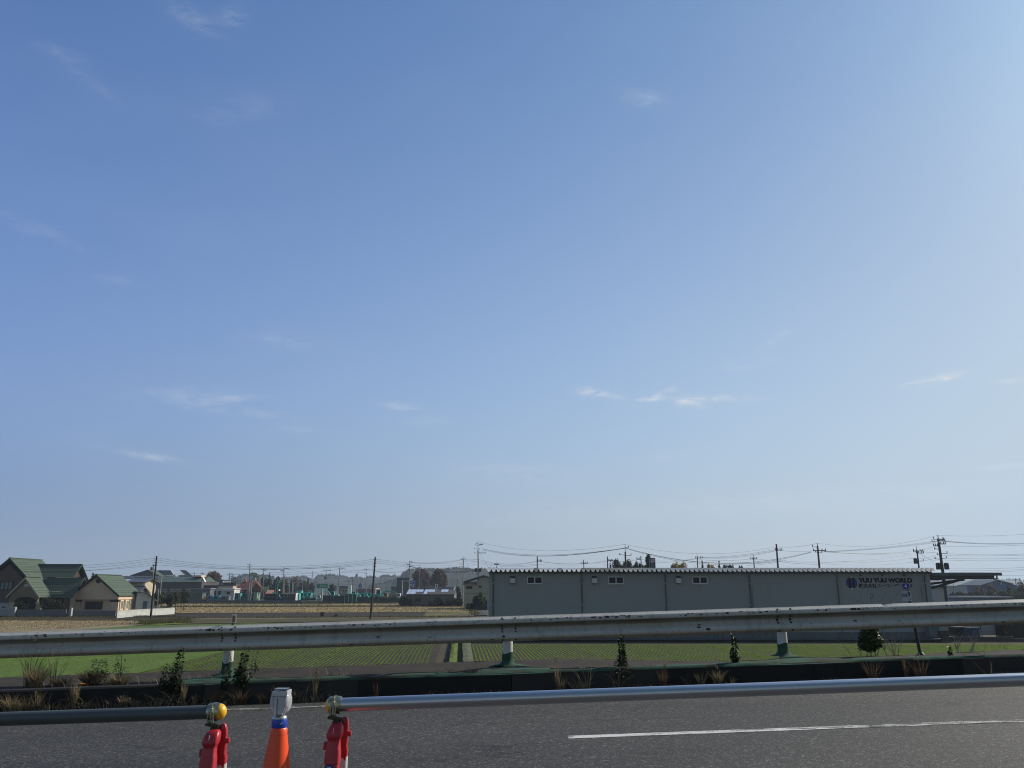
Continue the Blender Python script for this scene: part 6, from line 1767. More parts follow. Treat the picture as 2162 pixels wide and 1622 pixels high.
for a, b, y0, Y, m, lab in simple:
    x0, x1 = X(a, Y), X(b, Y); t = thing('equipment_box', lab, 'equipment box', ((x0 + x1) / 2, Y, YZ), 'equipment boxes in the rental yard')
    zt = Z(y0, Y); mb = MB(); mb.box(x0, x1, Y, Y + 1.8, YZ + .12, zt); mb.build('body', m, t, bevel=.05)
    mb = MB(); mb.box(x0 + .1, x1 - .1, Y + .1, Y + 1.7, YZ, YZ + .118); mb.build('skid', m_cand, t)
    mb = MB(); mb.box(x0 + (x1 - x0) * .15, x0 + (x1 - x0) * .6, Y - .03, Y - .002, YZ + .4, zt - .3); mb.build('grille', m_trim, t)

# --- machines
def excavator(label, px, ybase, Y, m, sc=1.0, flip=1, boom=(45, -60), z0=YZ, group='machines in the rental yard', cabm=None):
    x = X(px, Y, 1265)
    t = thing('excavator', label, 'excavator', (x, Y, z0), group); sc *= .86; t.scale = (flip * sc, sc, sc)
    for y in (-.75, .75):
        mb = MB(); mb.prism([(-1.25, y - .22, .18), (-1.05, y - .22, 0), (1.05, y - .22, 0), (1.25, y - .22, .18), (1.25, y - .22, .38), (1.05, y - .22, .56), (-1.05, y - .22, .56), (-1.25, y - .22, .38)], (0, .44, 0)); mb.build('track', mat('track_rubber', (.03, .03, .03), .9), t, local=True)
    mb = MB(); mb.prism([(-1.45, -.9, .65), (.85, -.9, .65), (1.0, -.9, .95), (.9, -.9, 1.25), (-1.2, -.9, 1.55), (-1.5, -.9, 1.2)], (0, 1.8, 0)); b = mb.build('body', m, t, local=True, bevel=.05)
    mb = MB(); mb.prism([(-.15, -.88, 1.2), (.95, -.88, 1.2), (.85, -.88, 2.35), (-.1, -.88, 2.4)], (0, .85, 0)); c = mb.build('cab', cabm or m, t, local=True, bevel=.04)
    mb = MB(); mb.box(.02, .80, -.90, -.883, 1.5, 2.25); mb.build('cab_window', m_glass, c, local=True)
    a1, a2 = R(boom[0]), R(boom[1])
    p0 = Vector((.9, .25, 1.1)); p1 = p0 + Vector((math.cos(a1), 0, math.sin(a1))) * 1.6; p1b = p1 + Vector((math.cos(a1 - .7), 0, math.sin(a1 - .7))) * 1.4
    p2 = p1b + Vector((math.cos(a2), 0, math.sin(a2))) * 1.7
    mb = MB(); mb.tube([p0, p1, p1b], [.17, .19, .14], 6); bo = mb.build('boom', m, t, local=True)
    mb = MB(); mb.tube([p1b, p2], [.15, .09], 6); ar = mb.build('arm', m, t, local=True)
    mb = MB(); mb.prism([(p2.x - .1, .0, p2.z + .1), (p2.x + .35, .0, p2.z - .05), (p2.x + .1, .0, p2.z - .6), (p2.x - .5, .0, p2.z - .5)], (0, .5, 0)); mb.build('bucket', m_trim, ar, local=True)
    mb = MB(); mb.tube([p0 + Vector((.3, 0, -.1)), p1 + Vector((.2, 0, -.3))], .06, 5); mb.build('cylinder', mat('steel_rod', (.4, .4, .42), .3, metal=.8), bo, local=True)
    return t
excavator('teal excavator leaning its long boom over the dark fence, under the green sign', 706, 1270, 268, m_teal_l, 1.35, -1, (52, -40))
excavator('teal excavator with raised curved arm beside the white advertising pillar', 750, 1268, 272, m_teal, 1.35, -1, (60, -50))
excavator('teal excavator whose arm hooks down left of the leaning black pole', 764, 1268, 265, m_teal, 1.0, 1, (55, -95))
excavator('small teal excavator behind the leaning black pole', 783, 1268, 270, m_teal, 1.15, -1, (40, -70))
excavator('ochre excavator with its long arm stretched to the right', 812, 1268, 266, m_ochre, 1.15, 1, (35, -55))
excavator('teal excavator working behind the ochre one', 796, 1268, 285, m_teal, 1.6, 1, (40, -20))
excavator('small teal digger beside the blue tractors left of the dark green shed', 590, 1268, 268, m_teal, .95, -1, (65, -60))
excavator('yellow mini digger standing on the yard wall by the grey-green container', 432, 1267, 264, m_yelm, .55, 1, (75, -100))
excavator('teal digger just right of the dark green site shed', 636, 1267, 270, m_teal, 1.15, 1, (60, -45))
excavator('pale teal digger between the green shed and the black framed loader', 648, 1267, 272, m_teal, 1.1, -1, (50, -60))
excavator('white and teal mini digger at the foot of the green sign', 676, 1268, 264, m_teal_l, .75, -1, (70, -70), cabm=m_whb)
def tractor(label, px, Y, m, sc=1.0):
    x = X(px, Y, 1265); t = thing('tractor', label, 'tractor', (x, Y, YZ), 'tractors in the rental yard'); t.scale = (sc,) * 3
    mb = MB(); mb.box(-1.1, 1.2, -.5, .5, .55, 1.2); mb.build('body', m, t, local=True, bevel=.08)
    mb = MB(); mb.box(-1.0, .1, -.55, .55, 1.21, 2.05); c = mb.build('cab', m_glass, t, local=True)
    mb = MB(); mb.box(-1.1, .2, -.62, .62, 2.06, 2.16); mb.build('cab_roof', m, c, local=True)
    for xx, r in ((-.7, .6), (.9, .38)):
        for yy in (-.7, .7):
            mb = MB(); mb.lathe([(.05, -.15), (r * .94, -.15), (r, -.08), (r, .08), (r * .94, .15), (.05, .15)], Matrix.Translation((xx, yy, r)) @ Matrix.Rotation(R(90), 4, 'X'), 16); mb.build('wheel', mat('tyre', (.015, .015, .015), .9), t, local=True)
for px, lab in ((567, 'blue tractor, leftmost of the three by the drilling rig'), (575, 'blue tractor at the foot of the drilling rig mast'), (584, 'blue tractor right of the drilling rig mast')): tractor(lab, px, 266, m_bluem, 1.0)
# drilling rig with black mast, teal lattice crane beside it
dr = thing('drilling_rig', 'drilling rig with a tall black mast and wide head above the tractors', 'drilling rig', (X(579, 272), 272, YZ))
x = X(580, 272)
mb = MB(); mb.box(x - .18, x + .18, 272, 272.5, YZ + .6, Z(1227, 272)); mb.build('mast', m_trim, dr)
mb = MB(); mb.prism([(X(575, 272), 271.8, Z(1225.5, 272)), (X(578, 272), 271.8, Z(1223.8, 272)), (X(583.5, 272), 271.8, Z(1223.8, 272)), (X(584, 272), 271.8, Z(1226.5, 272)), (X(577, 272), 271.8, Z(1227.5, 272))], (0, .9, 0)); mb.build('mast_head', m_trim, dr)
mb = MB(); mb.box(x - 1.3, x + 1.3, 271.2, 273.4, YZ, YZ + .6); mb.build('crawler', mat('track_rubber', (.03, .03, .03), .9), dr)
cr = thing('crane', 'slim teal crane mast with a small jib right of the black drilling mast', 'crane', (X(585, 274), 274, YZ))
mb = MB(); x = X(585, 274); mb.box(x - .15, x + .15, 274, 274.3, YZ, Z(1226, 274)); mb.build('mast', m_teal, cr)
mb = MB(); mb.prism([(x - .5, 273.9, Z(1231, 274)), (x + .4, 273.9, Z(1231.5, 274)), (x + .6, 273.9, Z(1227.5, 274)), (x + .1, 273.9, Z(1226, 274))], (0, .5, 0)); mb.build('jib', m_teal, cr)
mb = MB(); mb.box(X(586, 274), X(589.5, 274), 273.5, 275, Z(1247.5, 274), Z(1244.8, 274)); mb.build('counterweight', m_whb, cr)
# black framed loader
ld = thing('loader', 'black roll-cage loader between the teal diggers and the green sign post', 'loader', (X(662.5, 265), 265, YZ))
xa_, xb_ = X(658, 265), X(668, 265)
mb = MB(); zt = Z(1248.5, 265)
for xx in (xa_, xb_ - .12):
    for yy in (265, 266.4): mb.box(xx, xx + .12, yy, yy + .12, YZ + .9, zt)
mb.box(xa_ - .05, xb_ + .05, 264.9, 266.6, zt + .003, zt + .12); mb.build('roll_cage', m_trim, ld)
mb = MB(); mb.box(xa_, xb_, 264.95, 266.5, YZ + .35, YZ + .897); mb.build('body', m_teal, ld)
for xx in (xa_ + .3, xb_ - .3):
    for yy in (264.8, 266.7):
        mb = MB(); mb.lathe([(.05, -.12), (.38, -.12), (.4, 0), (.38, .12), (.05, .12)], Matrix.Translation((xx, yy, YZ + .4)) @ Matrix.Rotation(R(90), 4, 'X'), 14); mb.build('wheel', mat('tyre', (.015, .015, .015), .9), ld)
# teal box trucks and a flatbed
def truck(label, px0, px1, ytop, Y, m, mc, name='truck'):
    x0, x1 = X(px0, Y), X(px1, Y); L = x1 - x0
    t = thing(name, label, 'truck', ((x0 + x1) / 2, Y, YZ), 'trucks in the rental yard'); zt = Z(ytop, Y)
    mb = MB(); mb.box(x0, x0 + L * .68, Y, Y + 2.1, YZ + .75, zt); mb.build('cargo_box', m, t, bevel=.04)
    mb = MB(); mb.box(x0 + L * .70, x1, Y + .05, Y + 2.05, YZ + .45, min(zt, YZ + 2.4)); c = mb.build('cab', mc, t, bevel=.1)
    mb = MB(); mb.box(x0 + L * .74, x1 - .15, Y + .0, Y + .045, YZ + 1.45, min(zt, YZ + 2.4) - .2); mb.build('side_window', m_glass, c)
    mb = MB(); mb.box(x0 + .1, x1 - .2, Y + .3, Y + 1.8, YZ + .5, YZ + .745); mb.build('chassis', m_trim, t)
    for f in (.15, .85):
        for yy in (Y + .1, Y + 2.0):
            mb = MB(); mb.lathe([(.05, -.12), (.42, -.12), (.44, 0), (.42, .12), (.05, .12)], Matrix.Translation((x0 + L * f, yy, YZ + .44)) @ Matrix.Rotation(R(90), 4, 'X'), 14); mb.build('wheel', mat('tyre', (.015, .015, .015), .9), t)
truck('bright teal truck parked behind the small diggers, under the white pipe frame', 625, 642, 1247.5, 276, m_teal_l, m_teal_l)
truck('teal truck beside the black framed loader', 641, 657, 1250.5, 274, m_teal, m_teal_l)
truck('white and blue lorry at the right end of the rental yard', 822, 845, 1253, 268, mat('truck_tarp', (.10, .14, .15), .6), mat('truck_white', (.55, .6, .66), .4))
truck('long teal lorry parked between the advertising pillar and the black pole', 756, 776, 1252, 278, m_teal, m_teal_l)

# --- signs
def post(x, Y, z0, z1, r, m, par, name='post'):
    mb = MB(); mb.tube([(x, Y, z0), (x, Y, z1)], r, 8); return mb.build(name, m, par, smooth=True)
m_alu = mat('pale_steel', (.42, .43, .43), .4, .1)
sg = thing('rental_sign', 'green roadside sign with white Japanese lettering on two posts', 'sign', (X(680, 262.5), 262.5, YZ))
xa_, xb_ = X(667.5, 262.5), X(692.5, 262.5); za, zb2 = Z(1242.8, 262.5), Z(1232.2, 262.5)
mb = MB(); mb.box(xa_, xb_, 262.5, 262.7, za, zb2); pn = mb.build('panel', mat('sign_green', (.012, .26, .16), .4), sg)
mb = MB(); b_ = .14
mb.box(xa_, xb_, 262.44, 262.497, za, za + b_); mb.box(xa_, xb_, 262.44, 262.497, zb2 - b_, zb2); mb.box(xa_, xa_ + b_, 262.44, 262.497, za + b_, zb2 - b_); mb.box(xb_ - b_, xb_, 262.44, 262.497, za + b_, zb2 - b_); mb.build('border', m_alu, pn)
text('lettering', 'カナモト', .8, facing(X(674, 262.5), 262.46, Z(1240.2, 262.5)), mat('sign_letter', (.65, .68, .62), .5), pn, .02, .02, shear=.25, fit=(X(688.5, 262.5) - X(674, 262.5), Z(1234.6, 262.5) - Z(1240.2, 262.5)))
post(X(679, 262.5), 262.9, YZ, za, .28, m_alu, sg); post(X(668, 262.5), 262.6, YZ, za, .06, m_alu, sg); post(X(689, 262.5), 262.6, YZ, za, .06, m_alu, sg)
yb = thing('yellow_billboard', 'yellow billboard with dark writing, left of the white advertising pillar', 'billboard', (X(726, 300), 300, 0))
mb = MB(); mb.box(X(718, 300), X(734, 300), 300, 300.3, Z(1251.5, 300), Z(1245, 300)); pn = mb.build('panel', mat('board_yellow', (.55, .36, .06), .5), yb)
for i, (a, b, y0, y1) in enumerate(((719, 721, 1248.7, 1246.3), (721.6, 723.2, 1248.2, 1246.6), (723.8, 726.4, 1248.8, 1246.3), (727, 729.2, 1248.3, 1246.6), (729.8, 733, 1248.9, 1246.2), (728, 733, 1250.6, 1249.6))):
    mb = MB(); mb.box(X(a, 300), X(b, 300), 299.95, 299.995, Z(y0, 300), Z(y1, 300)); mb.build('marking', m_trim, pn)
post(X(720, 300), 300.4, 0, Z(1250, 300), .12, m_alu, yb); post(X(732, 300), 300.4, 0, Z(1250, 300), .12, m_alu, yb)
wp = thing('advertising_pillar', 'tall white advertising pillar with faint lettering beside the yellow billboard', 'sign', (X(737.5, 262), 262, YZ))
mb = MB(); mb.box(X(734.2, 262), X(741.2, 262), 262, 262.6, Z(1254, 262), Z(1236, 262)); pn = mb.build('panel', mat('pillar_white', (.62, .63, .64), .5), wp)
for a, b, y0, y1 in ((735.4, 736.4, 1243.4, 1242.2), (736.8, 738, 1243.4, 1242.2), (738.4, 740, 1243.4, 1242.2)):
    mb = MB(); mb.box(X(a, 262), X(b, 262), 261.96, 261.995, Z(y0, 262), Z(y1, 262)); mb.build('marking', mat('pale_pink_ink', (.45, .3, .33), .6), pn)
mb = MB(); mb.box(X(736.5, 262), X(739, 262), 262.1, 262.5, YZ, Z(1254, 262) - .004); mb.build('base', m_alu, wp)
# pylon signs near the restaurant
ov = thing('pylon_sign', 'pole sign with an oval yellow-green panel over a pale square panel', 'sign', (X(531, 262), 262, YZ))
x = X(529, 262)
mb = MB(); n = 24; cx_, cz_ = X(532.5, 262), Z(1213.5, 262)
mb.prism([(cx_ + math.copysign(abs(math.cos(2 * math.pi * k / n)) ** .6, math.cos(2 * math.pi * k / n)) * 1.25, 262, cz_ + math.sin(2 * math.pi * k / n) * .62) for k in range(n)], (0, .3, 0)); o1 = mb.build('oval_panel', mat('oval_green', (.22, .28, .16), .5), ov)
for zz_ in (-.12, .14):
    mb = MB(); mb.box(cx_ - .95, cx_ + .9, 261.95, 261.995, cz_ + zz_ - .07, cz_ + zz_ + .06); mb.build('marking', m_whb, o1)
mb = MB(); mb.box(X(528, 262), X(537, 262), 262, 262.3, Z(1226, 262), Z(1219.5, 262)); mb.build('square_panel', mat('pale_sign', (.34, .38, .42), .5), ov)
post(x, 262.6, YZ, Z(1208, 262), .11, m_alu, ov)
for a, b, m, lab, w_ in ((549.5, 554, mat('banner_pink', (.45, .10, .16), .6), 'pink and white banner sign beside the restaurant', 1), (556, 564, mat('banner_green', (.16, .38, .14), .6), 'light green banner sign right of the pink one', 1)):
    t = thing('banner_sign', lab, 'banner', (X((a + b) / 2, 266), 266, YZ), 'banner signs beside the restaurant')
    mb = MB(); mb.box(X(a, 266), X(b, 266), 266, 266.12, Z(1250, 266), Z(1239, 266)); pn = mb.build('panel', m, t)
    mb = MB(); xm_ = X((a + b) / 2, 266)
    for q in range(4): mb.box(xm_ - .16, xm_ + .16, 265.95, 265.996, Z(1241.6 + q * 2.4, 266), Z(1240.2 + q * 2.4, 266))
    mb.build('marking', m_whb, pn); post(X(a, 266), 266.2, YZ, Z(1239, 266), .05, m_alu, t)
# blue direction sign on an arm
bs = thing('direction_sign', 'large blue road direction sign hanging from a pale steel arm', 'road sign', (X(850, 250), 250, 0))
post(X(849, 250), 250, 0, Z(1225.5, 250), .13, m_alu, bs)
mb = MB(); mb.tube([(X(849, 250), 250, Z(1227, 250)), (X(876, 250), 250, Z(1227, 250))], .09, 6); mb.build('arm', m_alu, bs)
mb = MB(); mb.box(X(865, 250), X(877.5, 250), 249.7, 249.85, Z(1240, 250), Z(1225.8, 250)); pn = mb.build('panel', mat('road_sign_blue', (.015, .075, .30), .4, .05), bs)
mb = MB(); mb.box(X(865.8, 250), X(874, 250), 249.66, 249.697, Z(1237.2, 250), Z(1236.4, 250)); mb.box(X(869.2, 250), X(870, 250), 249.655, 249.694, Z(1239, 250), Z(1231, 250)); mb.build('arrow', m_whb, pn)
for a, b, y0, y1 in ((866.5, 869, 1230.2, 1228.6), (871, 875.5, 1229.4, 1227.8), (872, 876, 1234.4, 1232.8), (866, 868.6, 1235, 1233.6), (871, 874, 1239.2, 1238)):
    mb = MB(); mb.box(X(a, 250), X(b, 250), 249.66, 249.696, Z(y0, 250), Z(y1, 250)); mb.build('marking', m_whb, pn)
# round blue sign on curved post
rb = thing('guide_sign', 'small blue round road sign on a bent post left of the leaning black pole', 'road sign', (X(760.5, 300), 300, 0))
mb = MB(); mb.tube([(X(760, 300), 300, 0), (X(760, 300), 300, Z(1232, 300)), (X(761, 300), 300, Z(1226, 300)), (X(763.5, 300), 300, Z(1223, 300)), (X(766, 300), 300, Z(1222, 300))], .09, 6); mb.build('post', m_cand, rb)
mb = MB(); mb.lathe([(.02, 0), (.72, 0), (.72, .06), (.02, .06)], Matrix.Translation((X(760.3, 300), 299.8, Z(1238, 300))) @ Matrix.Rotation(R(90), 4, 'X'), 20); d_ = mb.build('disc', mat('road_sign_blue', (.015, .075, .30), .4), rb)
mb = MB(); xx = X(760.3, 300); zz_ = Z(1238, 300); mb.prism([(xx - .12, 299.7, zz_ + .45), (xx + .12, 299.7, zz_ + .45), (xx + .12, 299.7, zz_ - .1), (xx + .3, 299.7, zz_ - .1), (xx, 299.7, zz_ - .5), (xx - .3, 299.7, zz_ - .1), (xx - .12, 299.7, zz_ - .1)], (0, .03, 0)); mb.build('arrow', m_whb, d_)
# white pipe frame
pf = thing('pipe_frame', 'tall white pipe frame standing among the teal trucks', 'frame', (X(628, 290), 290, 0))
for a in (618.5, 638.5): post(X(a, 290), 290, 0, Z(1230.5, 290), .08, m_alu, pf)
mb = MB(); mb.tube([(X(618.5, 290), 290, Z(1230.7, 290)), (X(638.5, 290), 290, Z(1230.7, 290))], .08, 6); mb.build('crossbar', m_alu, pf)
mb = MB(); mb.tube([(X(618.5, 290), 290, Z(1237.5, 290)), (X(636, 290), 290, Z(1237.5, 290))], .07, 6); mb.build('crossbar', m_alu, pf)
# distant warehouse rows behind the yard
block('long_low_store', 'long low pale store with a brown band, far behind the teal machines', 'building', 752, 792, 1243.5, 420, mat('store_brown', (.15, .10, .09), .8), 12, 0, None, m_beige)
block('far_shop', 'pink fronted little shop behind the yellow billboard', 'building', 716, 735, 1238.5, 380, mat('far_pink', (.22, .16, .15), .8), 8)
block('far_house', 'grey house with dark roof peeking over the ochre excavator', 'house', 826, 846, 1240, 360, mat('far_grey', (.10, .10, .11), .8), 8)
# grey windowless building and the low solar-roofed house
block('grey_block', 'plain dark grey block building left of the reddish trees', 'building', 838, 864, 1221.5, 330, siding('grey_cladding', (.075, .08, .088), 1.5, 'X', .2), 12, 0)
SH = 216.0
so = thing('solar_house', 'long low grey house with patches of white solar panels on its roof', 'house', (X(910, SH), SH, 0))
s0, s1 = X(862, SH), X(959, SH)
mb = MB(); mb.box(s0, s1, SH, SH + 9, 0, Z(1255.2, SH)); sw = mb.build('wall', mat('solar_house_wall', (.13, .13, .125), .8, .1), so)
m_brt = siding('brown_tiles', (.085, .070, .055), .3, 'Z', .4)
mb = MB(); ra, rb_ = (SH - .6, Z(1255, SH - .6)), (SH + 4.5, Z(1245.3, SH + 4.5))
def rf(px0, px1, f0, f1, off, m, name, par):
    mb = MB(); q = []
    for px, f in ((px0, f0), (px1, f0), (px1, f1), (px0, f1)):
        y = ra[0] + (rb_[0] - ra[0]) * f; z = ra[1] + (rb_[1] - ra[1]) * f + off; q.append((X(px, SH + 2), y, z))
    mb.prism(q, (0, 0, -.12)); return mb.build(name, m, par)
rr_ = rf(860, 961.5, 0, 1, 0, m_brt, 'roof', so)
mb = MB(); mb.prism([(s0, SH + 4.5, rb_[1] - .15), (s0, SH + 9.5, ra[1]), (s0, SH + .2, ra[1])], (s1 - s0, 0, 0)); mb.build('roof_back', m_brt, so)
m_pan = NT('white_solar'); sp_ = m_pan.new('ShaderNodeSeparateXYZ'); m_pan.l.new(m_pan.co(), sp_.inputs[0])
gx = m_pan.math('LESS_THAN', m_pan.math('FRACT', m_pan.math('DIVIDE', sp_.outputs['X'], 1.1)), .09); gz_ = m_pan.math('LESS_THAN', m_pan.math('FRACT', m_pan.math('DIVIDE', sp_.outputs['Y'], 1.0)), .09)
m_pan.col(m_pan.mix(m_pan.math('MAXIMUM', gx, gz_), (.62, .66, .78), (.30, .33, .42))).rough(.22); m_pan.set(Metallic=.3); m_pan = m_pan.mat
for a, b, f0, f1 in ((860.5, 878.5, .02, .98), (879, 892.5, .45, .98), (896, 903, .02, .98), (903.3, 917, .45, .98), (931, 945.5, .45, .98)):
    rf(a, b, f0, f1, .10, m_pan, 'solar_panel', rr_)
window(877, 889, 1262.5, 1271, SH, sw, m_trim, 2); window(918, 930, 1262.5, 1269, SH, sw, m_trim, 2)
# two-storey cream house left of the warehouse
CY = 185.0
ch = thing('cream_house', 'two-storey cream house with dark curved roof left of the warehouse', 'house', (X(1005, CY), CY, 0))
m_crw = mat('cream_siding', (.36, .36, .28), .8, .07)
c0, c1 = X(980, CY), X(1030, CY)
mb = MB(); mb.prism([(c0, CY, 0), (X(1045, CY), CY, 0), (X(1045, CY), CY, Z(1223, CY)), (X(1021, CY), CY, Z(1218.5, CY)), (X(1006, CY), CY, Z(1227, CY)), (c0, CY, Z(1233, CY))], (0, 9, 0)); cw = mb.build('wall', m_crw, ch)
def slab(pts, m, name, par, Y=CY, over=.7, th=.28, depth=10.5):
    mb = MB(); q = [(X(a, Y), Y - over, Z(b, Y)) for a, b in pts]; r_ = [(x, y, z + th) for x, y, z in reversed(q)]
    mb.prism(q + r_, (0, depth, 0)); return mb.build(name, m, par)
slab([(978.5, 1231), (987, 1227.5), (1004, 1222.3), (1020.5, 1217.3), (1034, 1221), (1048, 1226)], m_tile, 'roof', ch)
slab([(978, 1235), (989, 1231.5), (996, 1231), (1008, 1234.5)], m_tile, 'lower_roof', ch, over=1.0, depth=3)
window(984, 997, 1238, 1243.5, CY, cw, m_trim, 2); window(1011, 1016.5, 1237, 1241, CY, cw, m_trim, 1)
mb = MB(); mb.box(c0 - .05, X(1030, CY), CY - .06, CY - .003, Z(1253.5, CY), Z(1252.8, CY)); mb.build('storey_band', mat('band_brown', (.15, .12, .09), .8), cw)
mb = MB(); mb.box(X(998, 176), X(1029, 176), 176, 176.15, 0, Z(1266, 176)); tag(mb.build('sheet_fence', siding('fence_blue_grey', (.045, .055, .072), .3, 'X', .4)), 'dark blue-grey sheet fence below the cream house', 'fence')
# low stores behind
block('far_store', 'blue-grey roofed store behind the solar house, right part', 'building', 905, 958, 1240.5, 330, mat('far_store', (.16, .18, .2), .7), 9, 0, None, mat('store_roof', (.2, .23, .26), .5))
block('far_store', 'brown fronted row of shops behind the solar house, left part', 'building', 868, 906, 1241.2, 335, mat('far_store_b', (.16, .11, .10), .8), 9, 0, None, mat('store_roof_b', (.28, .22, .2), .6))
rs2 = thing('poster_sign', 'white signboard with a red and black mark above the solar house roof', 'sign', (X(921, 300), 300, 0))
mb = MB(); mb.box(X(918, 300), X(924.3, 300), 300, 300.2, Z(1243.3, 300), Z(1233, 300)); pn = mb.build('panel', m_whb, rs2)
mb = MB(); n = 12; mb.prism([(X(921, 300) + math.cos(6.283 * k / n) * .30, 299.95, Z(1236, 300) + math.sin(6.283 * k / n) * .3) for k in range(n)], (0, .03, 0)); mb.build('red_mark', mat('mark_red', (.5, .02, .02), .5), pn)
mb = MB(); mb.prism([(X(919.5, 300), 299.95, Z(1242, 300)), (X(920.4, 300), 299.95, Z(1242, 300)), (X(921.8, 300), 299.95, Z(1237.5, 300)), (X(922.6, 300), 299.95, Z(1242, 300)), (X(923.4, 300), 299.95, Z(1242, 300)), (X(922.4, 300), 299.95, Z(1236.8, 300)), (X(920.8, 300), 299.95, Z(1236.8, 300))], (0, .03, 0)); mb.build('black_mark', m_trim, pn)
post(X(921, 300), 300.3, 0, Z(1243, 300), .1, m_alu, rs2)
# --- right side, beyond the canopy
block('white_wall_shed', 'pale rendered shed seen under the canopy beside the leaning pole', 'shed', 1974, 1994.5, 1240.5, 118, mat('pale_render', (.40, .40, .38), .8, .12), 5, 0)
block('grey_roof_shed', 'long low blue-grey roof just above the guard rail at right', 'shed', 2034, 2135, 1262.6, 150, mat('low_shed_wall', (.15, .16, .18), .7), 8, 0, None, mat('low_shed_roof', (.30, .33, .37), .5))
block('far_factory', 'pale far factory with two rows of windows behind the bushes at right', 'building', 2000, 2046, 1238, 420, mat('factory_pale', (.24, .27, .29), .7), 15, 0, None, mat('factory_roof', (.14, .16, .2), .5))
block('far_factory', 'long grey-green factory roof right under the canopy beam', 'building', 2046, 2092, 1238.5, 440, mat('factory_green', (.22, .26, .28), .7), 15, 0, None, mat('factory_roof_b', (.32, .35, .36), .5))
bb_ = thing('blue_barn', 'blue barn with dark gabled roof and one bright roof edge at far right', 'barn', (X(2115, 300), 300, 0))
mb = MB(); mb.prism([(X(2088, 300), 300, 0), (X(2150, 300), 300, 0), (X(2150, 300), 300, Z(1236, 300)), (X(2107, 300), 300, Z(1227.5, 300)), (X(2088, 300), 300, Z(1233, 300))], (0, 14, 0)); mb.build('wall', mat('barn_blue', (.03, .10, .22), .6, .1), bb_)
for (a, b, c_, d) in ((2070, 1237.5, 2107.5, 1226.3), (2107.5, 1226.3, 2139, 1234.5)):
    mb = MB(); mb.prism([(X(a, 300), 299, Z(b, 300)), (X(c_, 300), 299, Z(d, 300)), (X(c_, 300), 299, Z(d, 300) + .35), (X(a, 300), 299, Z(b, 300) + .35)], (0, 16, 0)); mb.build('roof', mat('barn_roof', (.035, .045, .065), .5), bb_)
mb = MB(); mb.prism([(X(2111.5, 300), 298.9, Z(1234.5, 300)), (X(2113, 300), 298.9, Z(1234.5, 300)), (X(2116, 300), 298.9, Z(1228.5, 300)), (X(2114.5, 300), 298.9, Z(1228.5, 300))], (0, .3, 0)); mb.build('skylight', m_whb, bb_)
# pylon sign over the warehouse roof
ps = thing('pylon_sign', 'red and dark pylon sign with a white oval rising behind the warehouse', 'sign', (X(1381, 150), 150, 0))
xa_, xb_ = X(1374.5, 150), X(1386.5, 150)
mb = MB(); mb.box(xa_, xb_, 150, 150.8, Z(1205, 150), Z(1178, 150)); b_ = mb.build('panel', mat('pylon_dark', (.03, .035, .045), .5), ps)
mb = MB(); mb.prism([(X(1376, 150), 149.95, Z(1192, 150)), (X(1376, 150), 149.95, Z(1178.6, 150)), (X(1386, 150), 149.95, Z(1178.6, 150)), (X(1386, 150), 149.95, Z(1188, 150))], (0, .045, 0)); mb.build('red_field', mat('pylon_red', (.30, .035, .045), .5), b_)
mb = MB(); n = 24; c_ = (X(1380.8, 150), Z(1184.2, 150)); th_ = .6
mb.prism([(c_[0] + math.cos(th_) * math.cos(6.283 * k / n) * .48 - math.sin(th_) * math.sin(6.283 * k / n) * .33, 149.90, c_[1] + math.sin(th_) * math.cos(6.283 * k / n) * .48 + math.cos(th_) * math.sin(6.283 * k / n) * .33) for k in range(n)], (0, .045, 0)); mb.build('oval', mat('pylon_white', (.5, .5, .52), .5), b_)
mb = MB(); mb.box(X(1377, 150), X(1385, 150), 149.93, 149.995, Z(1195, 150), Z(1192.6, 150)); mb.build('blue_band', mat('pylon_blue', (.06, .2, .32), .5), b_)
post(X(1380, 150), 150.4, 0, Z(1205, 150) - .004, .2, m_cand, ps)


